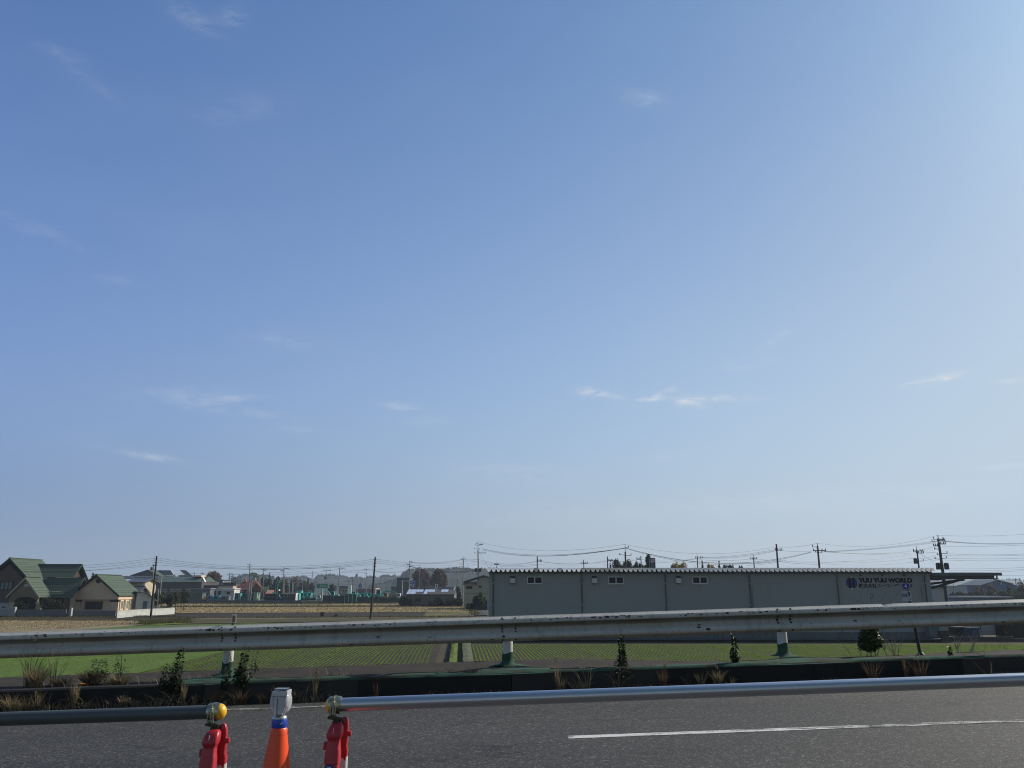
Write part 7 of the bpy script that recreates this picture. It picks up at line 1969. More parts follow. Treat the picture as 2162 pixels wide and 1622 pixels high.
# ================================================================ utility poles
m_pwood = mat('pole_dark_wood', (0.030, 0.024, 0.020), .85, .3, 3, stretch=(3, 3, .3))
m_pconc = mat('pole_concrete', (0.20, 0.20, 0.19), .8, .15, 2)
m_pdark = mat('pole_weathered', (0.055, 0.055, 0.055), .8, .2, 2)
m_wire = mat('cable_black', (0.016, 0.017, 0.019), .6, .1)
m_ins = mat('insulator', (0.16, 0.17, 0.17), .3, .1)
PL = {}
def pole(key, pt, pb, Y, label, r=.15, m=None, arms=(), trans=0, gear=0, top=0.0, group='concrete utility poles', rings=0, az=0.0):
    """pt = photo pixel of the top, pb = photo pixel where it meets the ground (or None: upright)"""
    m = m or m_pconc
    a = P(pt[0], pt[1], Y)
    b = Vector((P(pb[0], pb[1], Y).x, Y, 0)) if pb else Vector((a.x, Y, 0))
    if pb and pb[1]:                       # follow the lean seen between the two rows
        q = P(pb[0], pb[1], Y); k = (a.z) / max(.1, a.z - q.z); b = Vector((a.x + (q.x - a.x) * k, Y, 0))
    t = thing('utility_pole', label, 'utility pole', b, group)
    mb = MB(); mb.tube([b - Vector((0, 0, .2)), b.lerp(a, .5), a.lerp(b, .0 if not top else top / a.z)], [r, r * .85, r * .66], 10); po = mb.build('pole_shaft', m, t, smooth=True)
    if top: mb = MB(); mb.tube([a.lerp(b, top / a.z - .002), a], [r * .30, r * .2], 6); mb.build('lightning_rod', m, t)
    PL[key] = (a, b, Y)
    for (yy, w, off) in arms:
        zc = Z(yy, Y); f = (a.z - zc) / a.z; c = a.lerp(b, f); wd = w * Y / 1633.0; od = off * Y / 1633.0
        mb = MB(); mb.obox((c.x + od, Y - r - .06, c.z), (wd, .10, .11), az); ar = mb.build('crossarm', m_pdark, t)
        for k in (-.46, -.16, .2, .46):
            mb = MB(); mb.lathe([(.03, 0), (.07, .03), (.05, .10), (.08, .14), (.045, .24)], Matrix.Translation((c.x + od + wd * k, Y - r - .06, c.z + .056)), 8); mb.build('insulator', m_ins, ar, smooth=True)
    for i in range(rings):
        c = a.lerp(b, .05 + i * .055); mb = MB(); mb.tube([c + Vector((-r * 1.6, -r, 0)), c + Vector((r * 1.6, -r, 0))], .045, 6); mb.build('hook', m_pdark, t)
    if trans:
        zc = Z(trans, Y); f = (a.z - zc) / a.z; c = a.lerp(b, f)
        for sx in ((-1, 1) if trans and gear >= 2 else (-1,)):
            mb = MB(); mb.lathe([(.02, 0), (.27, .0), (.29, .05), (.29, .75), (.24, .80), (.08, .86), (.02, .86)], Matrix.Translation((c.x + sx * (.30 + r), Y - .1, c.z - .4)), 14); mb.build('transformer', m_pdark, t, smooth=True)
            mb = MB(); mb.obox((c.x + sx * .2, Y - .05, c.z + .1), (.5, .08, .08)); mb.build('transformer_bracket', m_pdark, t)
    if gear:
        rng = random.Random(int(pt[0]))
        for k in range(gear * 3):
            zz = a.z - rng.uniform(.5, 3.2); c = a.lerp(b, (a.z - zz) / a.z)
            L = rng.uniform(.35, .9) * rng.choice((-1, 1))
            mb = MB(); mb.tube([c, c + Vector((L, -.1, rng.uniform(-.05, .2)))], .035, 5); mb.tube([c + Vector((L, -.1, .02)), c + Vector((L, -.1, .3))], .05, 6); mb.build('fitting', m_pdark, t)
    return t
G1 = 'dark wooden poles in the fields'
pole('A', (331, 1174), (318, 1306), 127, 'dark leaning wooden pole at the corner of the pale block wall', .17, m_pwood, rings=4, group=G1)
pole('B', (792.5, 1176), (782, 1307), 126, 'dark leaning wooden pole standing alone in the middle field', .17, m_pwood, rings=4, group=G1)
pole('C', (1009, 1143), (1010.8, 1285), 190, 'tallest concrete pole just left of the warehouse', .20, m_pconc, arms=((1150.5, 9, 6), (1168, 14, 9)), trans=1204, gear=2, top=2.0)
pole('D', (978.5, 1175), (977, 1272), 240, 'pale concrete pole left of the cream house, beside the tallest one', .19, m_pconc, arms=((1181, 8, 0),), gear=1, top=1)
pole('E', (865.5, 1181), (863.5, 1250), 235, 'pole with a lamp in front of the blue direction sign', .17, m_pconc, arms=((1187, 6, 2), (1195.5, 12, 2)), gear=2, top=1)
pole('F', (885.5, 1192), (884.5, 1240), 290, 'thin pale pole in front of the reddish tree', .13, m_pconc, arms=((1199, 5, 0),), top=1)
pole('Gq', (773.5, 1197), (773, 1253), 300, 'concrete pole with a wide cross-arm just left of the leaning field pole', .17, m_pconc, arms=((1203.5, 18, 2),), gear=1, top=2)
pole('H', (755, 1207), (754, 1250), 330, 'thin pole with a small transformer behind the white pillar', .14, m_pconc, trans=1215, top=1)
pole('I', (717.8, 1194), (714, 1250), 272, 'concrete pole left of the yellow billboard', .18, m_pconc, arms=((1200, 10, 6),), gear=1, top=1)
pole('J', (690, 1199), (688, 1254), 300, 'pole with a wide cross-arm right above the green rental sign', .17, m_pconc, arms=((1204.5, 16, 1),), trans=1220, gear=1, top=2)
pole('K', (600, 1195), (597.5, 1250), 278, 'thick pole beside a pale twin, above the dark green site shed', .20, m_pconc, arms=((1200.5, 10, 5), (1205.5, 8, -3)), gear=2, top=1)
pole('K2', (601.5, 1215), (600, 1246), 290, 'shorter pale pole half hidden behind the thick one above the green shed', .14, m_pconc)
pole('L', (557.5, 1197), (554.5, 1245), 300, 'pole with two cross-arms right of the coral restaurant', .16, m_pconc, arms=((1202.5, 12, 1), (1205, 6, 2)), gear=1, top=1)
pole('M', (528, 1187), (525.3, 1253), 262, 'tall pale pole in front of the restaurant and its oval sign', .18, m_pconc, arms=((1193, 7, -2),), gear=1, top=1)
pole('N', (485.5, 1207), (483.5, 1232), 340, 'dark pole with cross-arm between the orange tree and the restaurant', .17, m_pdark, arms=((1212, 10, 1),), gear=1, top=1)
pole('O', (491.5, 1211), (491, 1233), 350, 'thin pale pole right beside the dark one near the restaurant', .12, m_pconc)
pole('Pq', (508.5, 1216), (508, 1226), 420, 'short far pole above the dark roofs left of the restaurant', .15, m_pdark, arms=((1219, 6, 0),))
pole('Q', (427.5, 1206), (426.5, 1219), 345, 'far pole with cross-arm behind the white gable', .15, m_pdark, arms=((1211, 8, 0),), top=1)
pole('R', (410.8, 1209), (410.5, 1216), 360, 'tiny far pole above the long green roof', .14, m_pdark, arms=((1210.5, 10, -4),))
pole('S', (324.5, 1192), (320, 1252), 215, 'concrete pole with a transformer behind the leaning pole at left', .15, m_pconc, arms=((1194, 5, 0),), trans=1201)
pole('T', (342, 1214), (338.5, 1251), 215, 'slim white pole right of the leaning pole at left', .11, m_alu)
pole('U', (334, 1243), (332, 1287), 158, 'short grey twin pole in the garden behind the block wall', .13, m_pconc)
pole('V', (966, 1224), (962, 1262), 235, 'thin dark pole at the right end of the solar house', .11, m_pdark)
pole('W', (902, 1224), (901, 1243), 330, 'thin pale pole above the middle of the solar house roof', .10, m_pconc)
pole('W2', (889.5, 1223), (889, 1243), 335, 'thin pale antenna pole in front of the reddish tree above the solar house', .07, m_pconc)
pole('X1', (745, 1217), (744.5, 1250), 360, 'thin grey pole just right of the white pillar', .14, m_pconc)
pole('X2', (750, 1226), (749.5, 1250), 370, 'short pale thin pole right of the white pillar', .10, m_pconc)
pole('X3', (705.5, 1212), (705, 1240), 420, 'far thin pole left of the concrete pole by the billboard', .14, m_pconc, arms=((1215, 3, 0),))
pole('X4', (736, 1224), (735.5, 1236), 440, 'tiny far pole rising above the white pillar', .14, m_pdark, arms=((1226, 4, 0),))
pole('X5', (831.5, 1232), (831, 1245), 400, 'thin far pole above the far grey house', .12, m_pdark)
pole('Y1', (566.5, 1236), (566, 1253), 275, 'thin pale lamp column between the banners and the drilling rig', .09, m_alu)
pole('Y2', (611.8, 1230), (611, 1247), 285, 'thin lamp column right of the thick twin poles', .08, m_alu)
pole('Y3', (618, 1228), (617, 1247), 283, 'thin steel column left of the white pipe frame', .08, m_alu)
G2 = 'poles rising behind the warehouse'
pole('w1', (1048.3, 1186), None, 170, 'short pole just above the left end of the warehouse roof', .13, m_pconc, arms=((1192.5, 9, 0),), group=G2, top=1)
pole('w2', (1134.2, 1175), None, 150, 'pole with a side arm above the first roof bay of the warehouse', .15, m_pdark, arms=((1185, 8, 5),), group=G2)
pole('w3', (1232.3, 1182), None, 165, 'thin pole with small cross-arm above the second roof bay', .12, m_pdark, arms=((1189.5, 14, 1),), group=G2)
pole('w4', (1282.3, 1175), None, 150, 'pole with a side bracket left of the dark tree clump', .14, m_pdark, arms=((1184, 10, 6),), group=G2)
pole('w5', (1319.5, 1149), None, 118, 'thick dark pole rising out of the dark tree clump behind the warehouse', .17, m_pdark, group=G2, top=1.1, gear=1)
pole('w6', (1353, 1174), None, 150, 'pale pole with a left bracket between the tree clump and the red pylon sign', .14, m_pconc, arms=((1181, 9, -5),), group=G2)
pole('w7', (1471.5, 1168), None, 140, 'pole with a double cross-arm above the middle of the warehouse', .13, m_pconc, arms=((1178.5, 14, 3),), group=G2, top=.8)
pole('w8', (1590.5, 1171), None, 140, 'shorter pole with small cross-arm left of the tall right-hand pair', .13, m_pdark, arms=((1180.5, 14, -1),), group=G2, top=.6)
pole('w9', (1639, 1149), (1642.5, 1197), 120, 'tall dark pole with a cross-arm, left one of the right-hand pair', .17, m_pdark, arms=((1162, 14, 3),), group=G2)
pole('w10', (1725.5, 1147), (1730, 1197), 112, 'tall dark pole with wide spreading fittings, right one of the pair', .17, m_pdark, arms=((1163, 26, 2),), gear=1, group=G2, top=.4)
pole('w11', (1935, 1153), (1940, 1197), 128, 'dark pole with a transformer just left of the big leaning pole', .16, m_pdark, arms=((1163.5, 20, 1), (1168, 16, 4)), trans=1185, gear=1, group=G2, top=.8)
pole('w12', (1980, 1130), (1998.8, 1268), 104, 'big dark leaning pole with twin transformers behind the canopy', .22, m_pdark, arms=((1142.5, 16, 3), (1149, 14, 4), (1153, 12, -8)), trans=1196, gear=3, group=G2, top=.9)
pole('z1', (2143.5, 1221), (2145.5, 1238), 330, 'far twin pole right of the blue barn, left one', .16, m_pdark, arms=((1224, 8, 0),), group=G2)
pole('z2', (2153, 1221), (2155, 1238), 330, 'far twin pole right of the blue barn, right one', .16, m_pdark, arms=((1227, 6, 0),), group=G2)
pole('z3', (2012.5, 1232), (2014, 1254), 300, 'thin far pole beside the far factory right of the leaning pole', .11, m_pdark, group=G2)

# ================================================================ overhead wires: one thing per span, one part per wire
def span(label, A, B, ws, r=.016, sagk=None):
    """ws = [(pixel A, pixel B, sag in photo pixels)]; A, B = distances"""
    mid = P((ws[0][0][0] + ws[0][1][0]) / 2, (ws[0][0][1] + ws[0][1][1]) / 2, (A + B) / 2)
    t = thing('overhead_wires', label, 'overhead wires', mid, 'overhead wires')
    for (pa, pb, sag) in ws:
        a = P(pa[0], pa[1], A); b = P(pb[0], pb[1], B); n = 18; s = sag * (A + B) / 2 / 1640.0
        pts = []
        for i in range(n + 1):
            f = i / n; q = a.lerp(b, f); q.z -= 4 * s * f * (1 - f); pts.append(q)
        mb = MB(); mb.tube(pts, r * ((A + B) / 2 / 120.0) ** .6, 5); mb.build('wire', m_wire, t)
span('four parallel wires running left over the green roofs from the leaning pole', 127, 124, [((331, 1178), (-140, 1178), 17), ((331, 1182.3), (-140, 1183), 18), ((330.5, 1186.8), (-140, 1188), 19), ((330, 1192.5), (-140, 1191), 14)])
span('four parallel wires hanging between the two dark wooden field poles', 127, 126, [((331, 1178), (792, 1180.5), 16.5), ((331, 1182.3), (792, 1184.5), 16), ((330.5, 1186.8), (791.5, 1188), 14), ((330, 1192.5), (791, 1192), 9.5)])
span('three parallel wires from the middle field pole to the tallest concrete pole', 126, 190, [((792.5, 1180.5), (1009.5, 1181), 9), ((792.5, 1184.5), (1009.5, 1186), 9), ((792, 1188), (1009.5, 1190.5), 9), ((792, 1206), (866, 1206), 2)])
span('thick dark cable from the lamp pole to the tallest concrete pole', 235, 190, [((866, 1196), (1006, 1204.5), 6), ((866, 1196.5), (1006, 1206), 7)], .03)
span('rising cable from the leaning field pole to the lamp pole', 126, 235, [((773, 1203.5), (864, 1189), 5), ((793, 1207.5), (864, 1203), 3)], .02)
span('cable between the wide cross-arm pole and the billboard pole', 300, 272, [((773, 1204), (720, 1200), 3.2), ((773, 1202.8), (720, 1206.5), .8), ((773, 1209), (720, 1209), .5)], .022)
span('cable hanging between the billboard pole and the rental sign pole', 272, 300, [((717, 1200.5), (691, 1205.5), 1), ((717, 1214), (691, 1215), .5), ((717, 1217), (691, 1219), .5)], .02)
span('drooping cables from the rental sign pole to the thick twin poles', 300, 278, [((689, 1205.5), (602, 1200.5), 5), ((689, 1210), (602, 1208.5), 1.5), ((689, 1214), (602, 1213), 1)], .022)
span('double cable between the thick twin poles and the restaurant pole', 278, 300, [((598, 1202), (559, 1202.4), .5), ((598, 1202.8), (559, 1203.2), .6), ((598, 1208), (559, 1207), 1.6), ((598, 1212), (559, 1212), 1)], .02)
span('cables from the restaurant pole left to the tall pale pole', 300, 262, [((556, 1203), (529, 1198), 2), ((556, 1204), (528, 1209), 1)], .02)
span('low cables running left from the tall pale pole over the orange tree', 262, 340, [((527, 1209), (486, 1212.5), 1.6), ((527, 1213), (486, 1212), 1)], .02)
span('thin cables between the dark restaurant pole and the far pole behind the white gable', 340, 345, [((485, 1212.5), (428, 1211), 3), ((485, 1215), (428, 1213), 3)], .018)
span('short far cables above the long green roof', 345, 360, [((427, 1211.3), (402, 1210.3), .5)], .016)
span('upper cables from the lamp pole to the concrete pole left of the cream house', 235, 240, [((866, 1187), (978, 1181), 3.8), ((866, 1187.6), (978, 1182), 4.2), ((866, 1200), (978, 1196), 3)], .016)
span('short cables between the two tall poles left of the warehouse', 240, 190, [((979, 1181), (1008, 1181), 1), ((979, 1182), (1008, 1186), 1)], .014)
span('low far cables between the lamp pole and the rental yard', 330, 330, [((865, 1213), (720, 1222), 2), ((865, 1219), (720, 1228), 2), ((960, 1226), (820, 1229), 1), ((865, 1230), (700, 1234), 1)], .014)
span('lower far cables over the right part of the rental yard', 340, 340, [((775, 1224), (600, 1228), 3), ((775, 1229), (610, 1232), 2), ((775, 1234), (720, 1233), .5)], .013)
span('thin top wire from the tallest concrete pole to the thick dark pole', 190, 118, [((1009.5, 1143.5), (1319.5, 1149.5), 15.5)], .012)
span('heavy triple cable from the tallest concrete pole to the thick dark pole', 190, 118, [((1021, 1160), (1319.5, 1157), 14), ((1018, 1158.5), (1319.5, 1157.3), 13), ((1019, 1161.5), (1319.5, 1158), 13.4)], .020)
span('bundle of low wires from the tallest concrete pole to the first roof pole', 190, 150, [((1010.5, 1181), (1133.5, 1185), 7.5), ((1010.5, 1183.5), (1133.5, 1186), 7.5), ((1010.5, 1187), (1133.5, 1191), 5), ((1010.5, 1190), (1133.5, 1194), 4.5)], .013)
span('guy and drop wires fanning down from the tallest concrete pole to the warehouse', 190, 110, [((1010, 1193), (1026, 1203), .5), ((1010, 1163), (1030, 1195), .3)], .010)
span('wires between the first and second roof poles', 150, 165, [((1134.5, 1185), (1232, 1190.5), 2.5), ((1134.5, 1184.5), (1232, 1189.8), 2.6), ((1134.5, 1192), (1232, 1193), 1)], .014)
span('wires between the second and third roof poles', 165, 150, [((1232.5, 1190.5), (1281, 1184), 1), ((1232.5, 1190), (1281, 1185.5), 1)], .014)
span('low wires passing through the dark tree clump', 150, 150, [((1282, 1186), (1352.5, 1181), 2), ((1282, 1189.5), (1352.5, 1188), 1), ((1282, 1194), (1352.5, 1193), 1)], .014)
span('wires from the pale bracket pole past the red pylon sign', 150, 140, [((1353.5, 1181), (1470.5, 1179), 4.5), ((1353.5, 1188), (1470.5, 1180), 3)], .013)
span('thin top wire crossing above the middle of the warehouse', 118, 120, [((1320, 1149.5), (1638.5, 1155), 16)], .011)
span('heavy double cable sagging from the thick dark pole over the warehouse', 118, 112, [((1321, 1157), (1712, 1165.5), 26), ((1321, 1157.8), (1712, 1166.5), 27.5), ((1321, 1157.4), (1660, 1184), 16)], .019)
span('sagging bundle between the double cross-arm pole and the tall right pair', 140, 120, [((1481, 1177), (1636, 1160.5), 3.5), ((1481, 1177.5), (1638, 1162), 4.5), ((1481, 1178), (1640, 1163), 5.5)], .014)
span('low wires between the double cross-arm pole and the shorter pole', 140, 140, [((1472, 1181), (1583, 1180.5), 3), ((1472, 1186), (1583, 1188), 2), ((1472, 1180), (1455, 1181), .2)], .013)
span('wires from the shorter pole up to the right-hand pair', 140, 120, [((1597, 1180), (1640, 1182), 1.5), ((1597, 1190), (1640, 1184), 1), ((1575, 1194), (1640, 1188), 1)], .013)
span('cables crossing between the two tall right-hand poles', 120, 112, [((1641, 1161.5), (1714, 1165), 1.5), ((1641, 1155), (1725, 1147.5), 3), ((1642, 1183), (1726, 1187), 1.5), ((1642, 1186), (1728, 1192), 1)], .014)
span('long shallow cables from the right-hand pair to the transformer pole', 112, 128, [((1739, 1164), (1922, 1164.5), 5), ((1739, 1165.2), (1922, 1163), 5), ((1739, 1165), (1922, 1168), 3.5), ((1731, 1187), (1925, 1170), 4), ((1731, 1188), (1934, 1178), 4), ((1731, 1190), (1934, 1186), 5)], .015)
span('three parallel cables climbing from the right-hand pair to the big leaning pole', 112, 104, [((1739, 1164.5), (1974, 1142.5), 3), ((1739, 1165), (1974, 1144.5), 3), ((1739, 1165.5), (1976, 1146), 3)], .012)
span('thin top wire climbing from the right-hand pair to the big leaning pole', 112, 104, [((1726, 1147), (1979.5, 1130.5), 13)], .010)
span('tangle of low wires between the transformer pole and the big leaning pole', 128, 104, [((1936, 1163.5), (1969, 1155), 1), ((1941, 1170), (1977, 1185), 2), ((1938, 1180), (1975, 1174), 1), ((1938, 1186), (1977, 1178), 1), ((1942, 1168), (1972, 1188), .5)], .012)
span('upper cable bundle leaving the big leaning pole to the right edge', 104, 90, [((1990, 1141.5), (2420, 1108), 18), ((1990, 1142.5), (2420, 1110), 18), ((1990, 1143), (2420, 1112), 17)], .016)
span('thin top wire leaving the big leaning pole to the right edge', 104, 90, [((1980, 1130.5), (2420, 1092), 13)], .010)
span('second cable bundle leaving the big leaning pole to the right edge', 104, 90, [((1946, 1165), (2420, 1138), 16), ((1990, 1173), (2420, 1150), 8), ((1992, 1178.5), (2420, 1155), 9), ((1994, 1182.5), (2420, 1160), 9), ((1990, 1154.5), (2420, 1130), 6)], .013)
span('lowest wires fanning right from the transformers of the big leaning pole', 104, 90, [((2000, 1201), (2420, 1172), 8), ((2003, 1205), (2420, 1176), 8), ((2003, 1209), (2420, 1180), 7)], .010)
span('single level wire right of the canopy end', 110, 90, [((2110, 1215.5), (2420, 1214), 1)], .012)

# ================================================================ trees further off
GT = 'trees beyond the rental yard'
tree('autumn_tree', 'big round orange-brown autumn tree behind the white pilastered shop', 447, 1205, 42, 345, 0, lf_or, 3200, .42, 'fan', gap=.15)
for a in [(487, 1213.5, 46, 520, 'dark rounded wood between the orange tree and the restaurant', lf_dark, 'round'), (537, 1213, 34, 430, 'dark rounded tree behind the oval pylon sign', lf_dark, 'round'), (553, 1211, 12, 330, 'narrow dark conifer left of the pointed one', lf_pine, 'cone'), (566.5, 1208.5, 16, 320, 'tallest pointed conifer right of the restaurant', lf_pine, 'cone'),
          (582, 1217, 26, 325, 'dense dark tree behind the drilling rig', lf_pine, 'round'), (560, 1218, 30, 335, 'dark bushy tree between the conifers and the restaurant', lf_dark, 'round'), (601, 1222, 28, 322, 'dark leafy tree behind the thick twin poles', lf_olive, 'round'), (548, 1238, 22, 305, 'low dark garden tree beside the banner signs', lf_pine, 'round'),
          (622, 1215.5, 30, 470, 'brownish bare rounded tree right of the twin poles', lf_rust, 'round'), (640, 1226, 30, 400, 'olive tree below the brownish rounded one', lf_olive, 'round'), (649, 1219, 12, 460, 'small dark conifer right of the brownish rounded tree', lf_pine, 'cone'), (616, 1230, 24, 330, 'dark bush tree behind the white pipe frame', lf_pine, 'round'),
          (656, 1230, 20, 420, 'dark tree left of the green rental sign', lf_dark, 'round'), (701, 1233, 22, 345, 'dark tree just right of the green rental sign', lf_pine, 'round'), (536, 1243, 10, 290, 'slim dark shrub in front of the restaurant gable', lf_pine, 'column'), (517, 1246, 14, 288, 'dark shrub at the left corner of the restaurant', lf_dark, 'round'), (590, 1236, 26, 310, 'low olive tree between the crane and the green shed', lf_olive, 'round')]:
    tree('background_tree', a[4], a[0], a[1], a[2], a[3], 0, a[5], 1300, .34 if a[3] < 400 else .5, a[6], GT, gap=.08)
tree('red_tree', 'large rounded reddish tree with bare purple twigs, left one of the pair', 888, 1199.5, 50, 385, 0, lf_red, 4200, .40, 'fan', 'pair of big autumn trees', gap=.12)
tree('brown_tree', 'large rounded rusty brown tree, right one of the pair', 926.5, 1199, 41, 380, 0, lf_rust, 4000, .40, 'fan', 'pair of big autumn trees', gap=.12)
tree('background_tree', 'dark bush tree at the left foot of the reddish tree', 876, 1222, 22, 395, 0, lf_dark, 900, .4, 'round', GT, gap=.05)
tree('background_tree', 'dark green bush tree behind the two far stores left of the pale pole', 967, 1238, 18, 260, 0, lf_pine, 900, .3, 'round', GT, gap=.05)
# hedge and shrubs in front of the solar house
for px, yt, w, Y, lab in [(849, 1257, 20, 214, 'dark hedge bush at the left end of the solar house hedge'), (858, 1258, 18, 213.5, 'dark hedge bush second from the left at the solar house'), (868, 1260, 14, 213, 'narrow dark shrub left of the first solar house window'), (922, 1265.5, 20, 213, 'low dark hedge bush under the second solar house window'),
                           (936, 1261.5, 18, 213, 'dark hedge bush with pointed top right of the second window'), (948, 1263.5, 20, 213.5, 'dark hedge bush third from the right end of the solar house'), (961, 1262, 18, 213, 'dark hedge bush near the right end of the solar house'), (972, 1264, 18, 212, 'dark hedge bush at the foot of the pale pole'), (910, 1268.5, 12, 213, 'lowest small hedge bush in the middle of the solar house')]:
    tree('hedge_bush', lab, px, yt, w, Y, 0, lf_dark, 800, .20, 'round', 'hedge bushes of the solar house', cat='bush', gap=.0)
tree('round_bush', 'rounded glossy green garden tree in front of the cream house', 1013, 1250.5, 27, 172, 0, lf_green, 1800, .20, 'round', None, gap=.15)
tree('hedge_bush', 'low yellow-green shrub at the foot of the cream house', 988, 1272.5, 12, 178, 0, lf_green, 400, .16, 'round', 'shrubs by the cream house', cat='bush', gap=0)
tree('hedge_bush', 'dark shrub beside the lane left of the blue-grey sheet fence', 996, 1274, 16, 172, 0, lf_dark, 500, .18, 'round', 'shrubs by the cream house', cat='bush', gap=0)
# behind the warehouse
GW = 'trees rising behind the warehouse roof'
for a in [(1290.5, 1185, 10, 170, 'small pointed dark tree left of the big clump', lf_pine, 'cone', 0), (1307, 1179.5, 40, 172, 'left half of the big dark tree clump round the thick pole', lf_pine, 'round', 0), (1329, 1180, 42, 172, 'right half of the big dark tree clump round the thick pole', lf_pine, 'round', 0), (1346, 1186, 28, 171, 'lower dark tree trailing off right of the big clump', lf_pine, 'round', 0),
          (1360, 1191.5, 22, 175, 'low scraggly tree right of the pale bracket pole', lf_pine, 'round', 0), (1371.5, 1174, 15, 158, 'tall narrow dark tree hidden behind the red pylon sign', lf_pine, 'column', 0), (1365, 1193, 14, 178, 'lowest scraggly tree left of the red pylon sign', lf_pine, 'round', 0),
          (1433, 1187, 44, 175, 'yellow autumn tree showing above the roof right of the pylon sign', lf_yel, 'round', 0), (1486, 1185.5, 16, 170, 'small grey-green conifer right of the double cross-arm pole', lf_pine, 'cone', 0), (1507, 1191.5, 26, 172, 'yellowish treetop left of the small dark conifer', lf_yel, 'round', 0), (1521.5, 1187, 20, 170, 'small dark conifer treetop above the middle of the roof', lf_pine, 'cone', 0),
          (1535, 1192, 26, 171, 'low dark treetop right of the small dark conifer', lf_dark, 'round', 0), (1548, 1193.5, 20, 172, 'lower dark treetop in the row above the roof', lf_dark, 'round', 0), (1566, 1194.5, 14, 173, 'last faint treetop of the row above the roof', lf_dark, 'round', 0), (1420, 1194, 10, 175, 'thin twiggy treetop left of the yellow autumn tree', lf_olive, 'round', 0)]:
    tree('treetop', a[4], a[0], a[1], a[2], a[3], 0, a[5], 3600, .17, a[6], GW, gap=.5 if a[6] == 'round' else .35)
# right-hand bushes and trees
GR_ = 'bushes and trees beyond the parked cars at right'
for a in [(2010, 1251, 20, 225, 'first dark bush right of the leaning pole', lf_dark), (2024, 1249, 20, 228, 'dark bush with tan patches second right of the leaning pole', lf_olive), (2038, 1252, 20, 226, 'low tan bush third right of the leaning pole', lf_rust), (2048, 1250, 18, 230, 'small dark bush left of the big brown round tree', lf_dark),
          (2065, 1238.5, 34, 235, 'big dark brown round tree right of the far factory', lf_rust), (2088, 1247, 24, 228, 'mid brown bush under the blue barn left corner', lf_olive), (2096, 1233, 22, 260, 'reddish brown tree in front of the blue barn', lf_rust), (2112, 1246, 26, 230, 'green and yellow flecked bush below the blue barn', lf_green),
          (2131, 1235, 28, 250, 'dark green tree hiding the right end of the blue barn', lf_pine), (2130, 1250, 30, 226, 'yellow-green bush low right, just above the guard rail', lf_green), (2157, 1227.5, 24, 240, 'reddish tree cut by the right edge of the photo', lf_red), (2158, 1250, 26, 226, 'dark green bush in the right corner above the guard rail', lf_dark), (2100, 1254, 20, 224, 'low yellowish bush between the round tree and the barn', lf_olive), (2142, 1246, 20, 232, 'pale green bush under the dark green tree at right', lf_green)]:
    tree('roadside_tree', a[4], a[0], a[1], a[2], a[3], 0, a[5], 1400, .24, 'round', GR_, gap=.02)
# heap of dug soil, stump and straw tripod in the middle field
def mound(name, label, cat, px, ytop, w, Y, m, seed):
    rng = random.Random(seed); x = X(px, Y, 1300); W = w * Y / 1640 / 2; H = Z(ytop, Y)
    vs, fs = [], []; n, k = 22, 7
    for j in range(k + 1):
        f = j / k
        for i in range(n):
            a = 6.283 * i / n; r = W * (1 - f ** 1.4) * (1 + .3 * noise.noise(Vector((math.cos(a) * 2, math.sin(a) * 2, seed))))
            vs.append(Vector((x + math.cos(a) * r, Y + math.sin(a) * r * .8, -.05 + H * f * (1 + .25 * noise.noise(Vector((math.cos(a) * 3, f * 4, seed + 2)))))))
    for j in range(k):
        for i in range(n): fs.append((j * n + i, j * n + (i + 1) % n, (j + 1) * n + (i + 1) % n, (j + 1) * n + i))
    o = MB().add(vs, fs).build(name, m, None); return tag(o, label, cat)
mound('soil_heap', 'dark heap of dug earth at the edge of the ploughed field', 'earth heap', 711, 1296.5, 24, 132, m_plough, 3)
tree('dry_bush', 'small dark dead bush standing left of the earth heap', 683, 1292.5, 10, 134, 0, lf_dark, 350, .09, 'column', None, cat='bush', gap=0)
a, b = P(823.5, 1283.5, 150), P(829.5, 1306, 128)
st_ = thing('bamboo_stake', 'thin pale bamboo stake leaning in the middle field', 'stake', (b.x, 133, 0))
mb = MB(); mb.tube([(b.x + .1, 133, -.1), (a.x * .90, 133.5, 2.0)], .04, 5); mb.build('cane', mat('bamboo', (.30, .24, .12), .7), st_)
m_edge = leafmat('verge_blades', [(.05, .045, .02), (.13, .11, .05), (.10, .12, .035)], .8, .3)
# ragged grass along field edges: uncountable, one object
vs, fs = [], []; rng = random.Random(77)
def fringe(p0, p1, n, h, w):
    a, b = G(*p0), G(*p1)
    for i in range(n):
        f = rng.random(); q = a.lerp(b, f) + Vector((rng.gauss(0, .5), rng.gauss(0, .9), 0)); o = len(vs)
        an = rng.uniform(0, 3.14); s = Vector((math.cos(an), math.sin(an), 0)) * w * rng.uniform(.5, 1.4); hh = h * rng.uniform(.4, 1.4); l = Vector((rng.gauss(0, .4), rng.gauss(0, .4), 0)) * hh
        vs.extend([q - s, q + s, q + s * .3 + l + Vector((0, 0, hh)), q - s * .3 + l + Vector((0, 0, hh))]); fs.append((o, o + 1, o + 2, o + 3))
fringe((0, 1303.5), (380, 1303), 2600, .22, .07); fringe((360, 1282), (985, 1281), 2200, .35, .12); fringe((380, 1306), (1000, 1303), 2600, .2, .07); fringe((640, 1273), (985, 1274), 1500, .5, .15); fringe((300, 1313), (395, 1310), 1500, .22, .06); fringe((985, 1281), (1005, 1300), 500, .4, .09)
fringe((440, 1276), (700, 1277), 900, .4, .12); fringe((-60, 1310), (300, 1311), 1500, .15, .06); fringe((300, 1318), (392, 1315), 2200, .25, .06); fringe((320, 1313), (385, 1311), 1400, .25, .06)
kind(raw('verge_grass', vs, fs, [m_edge]), 'stuff')
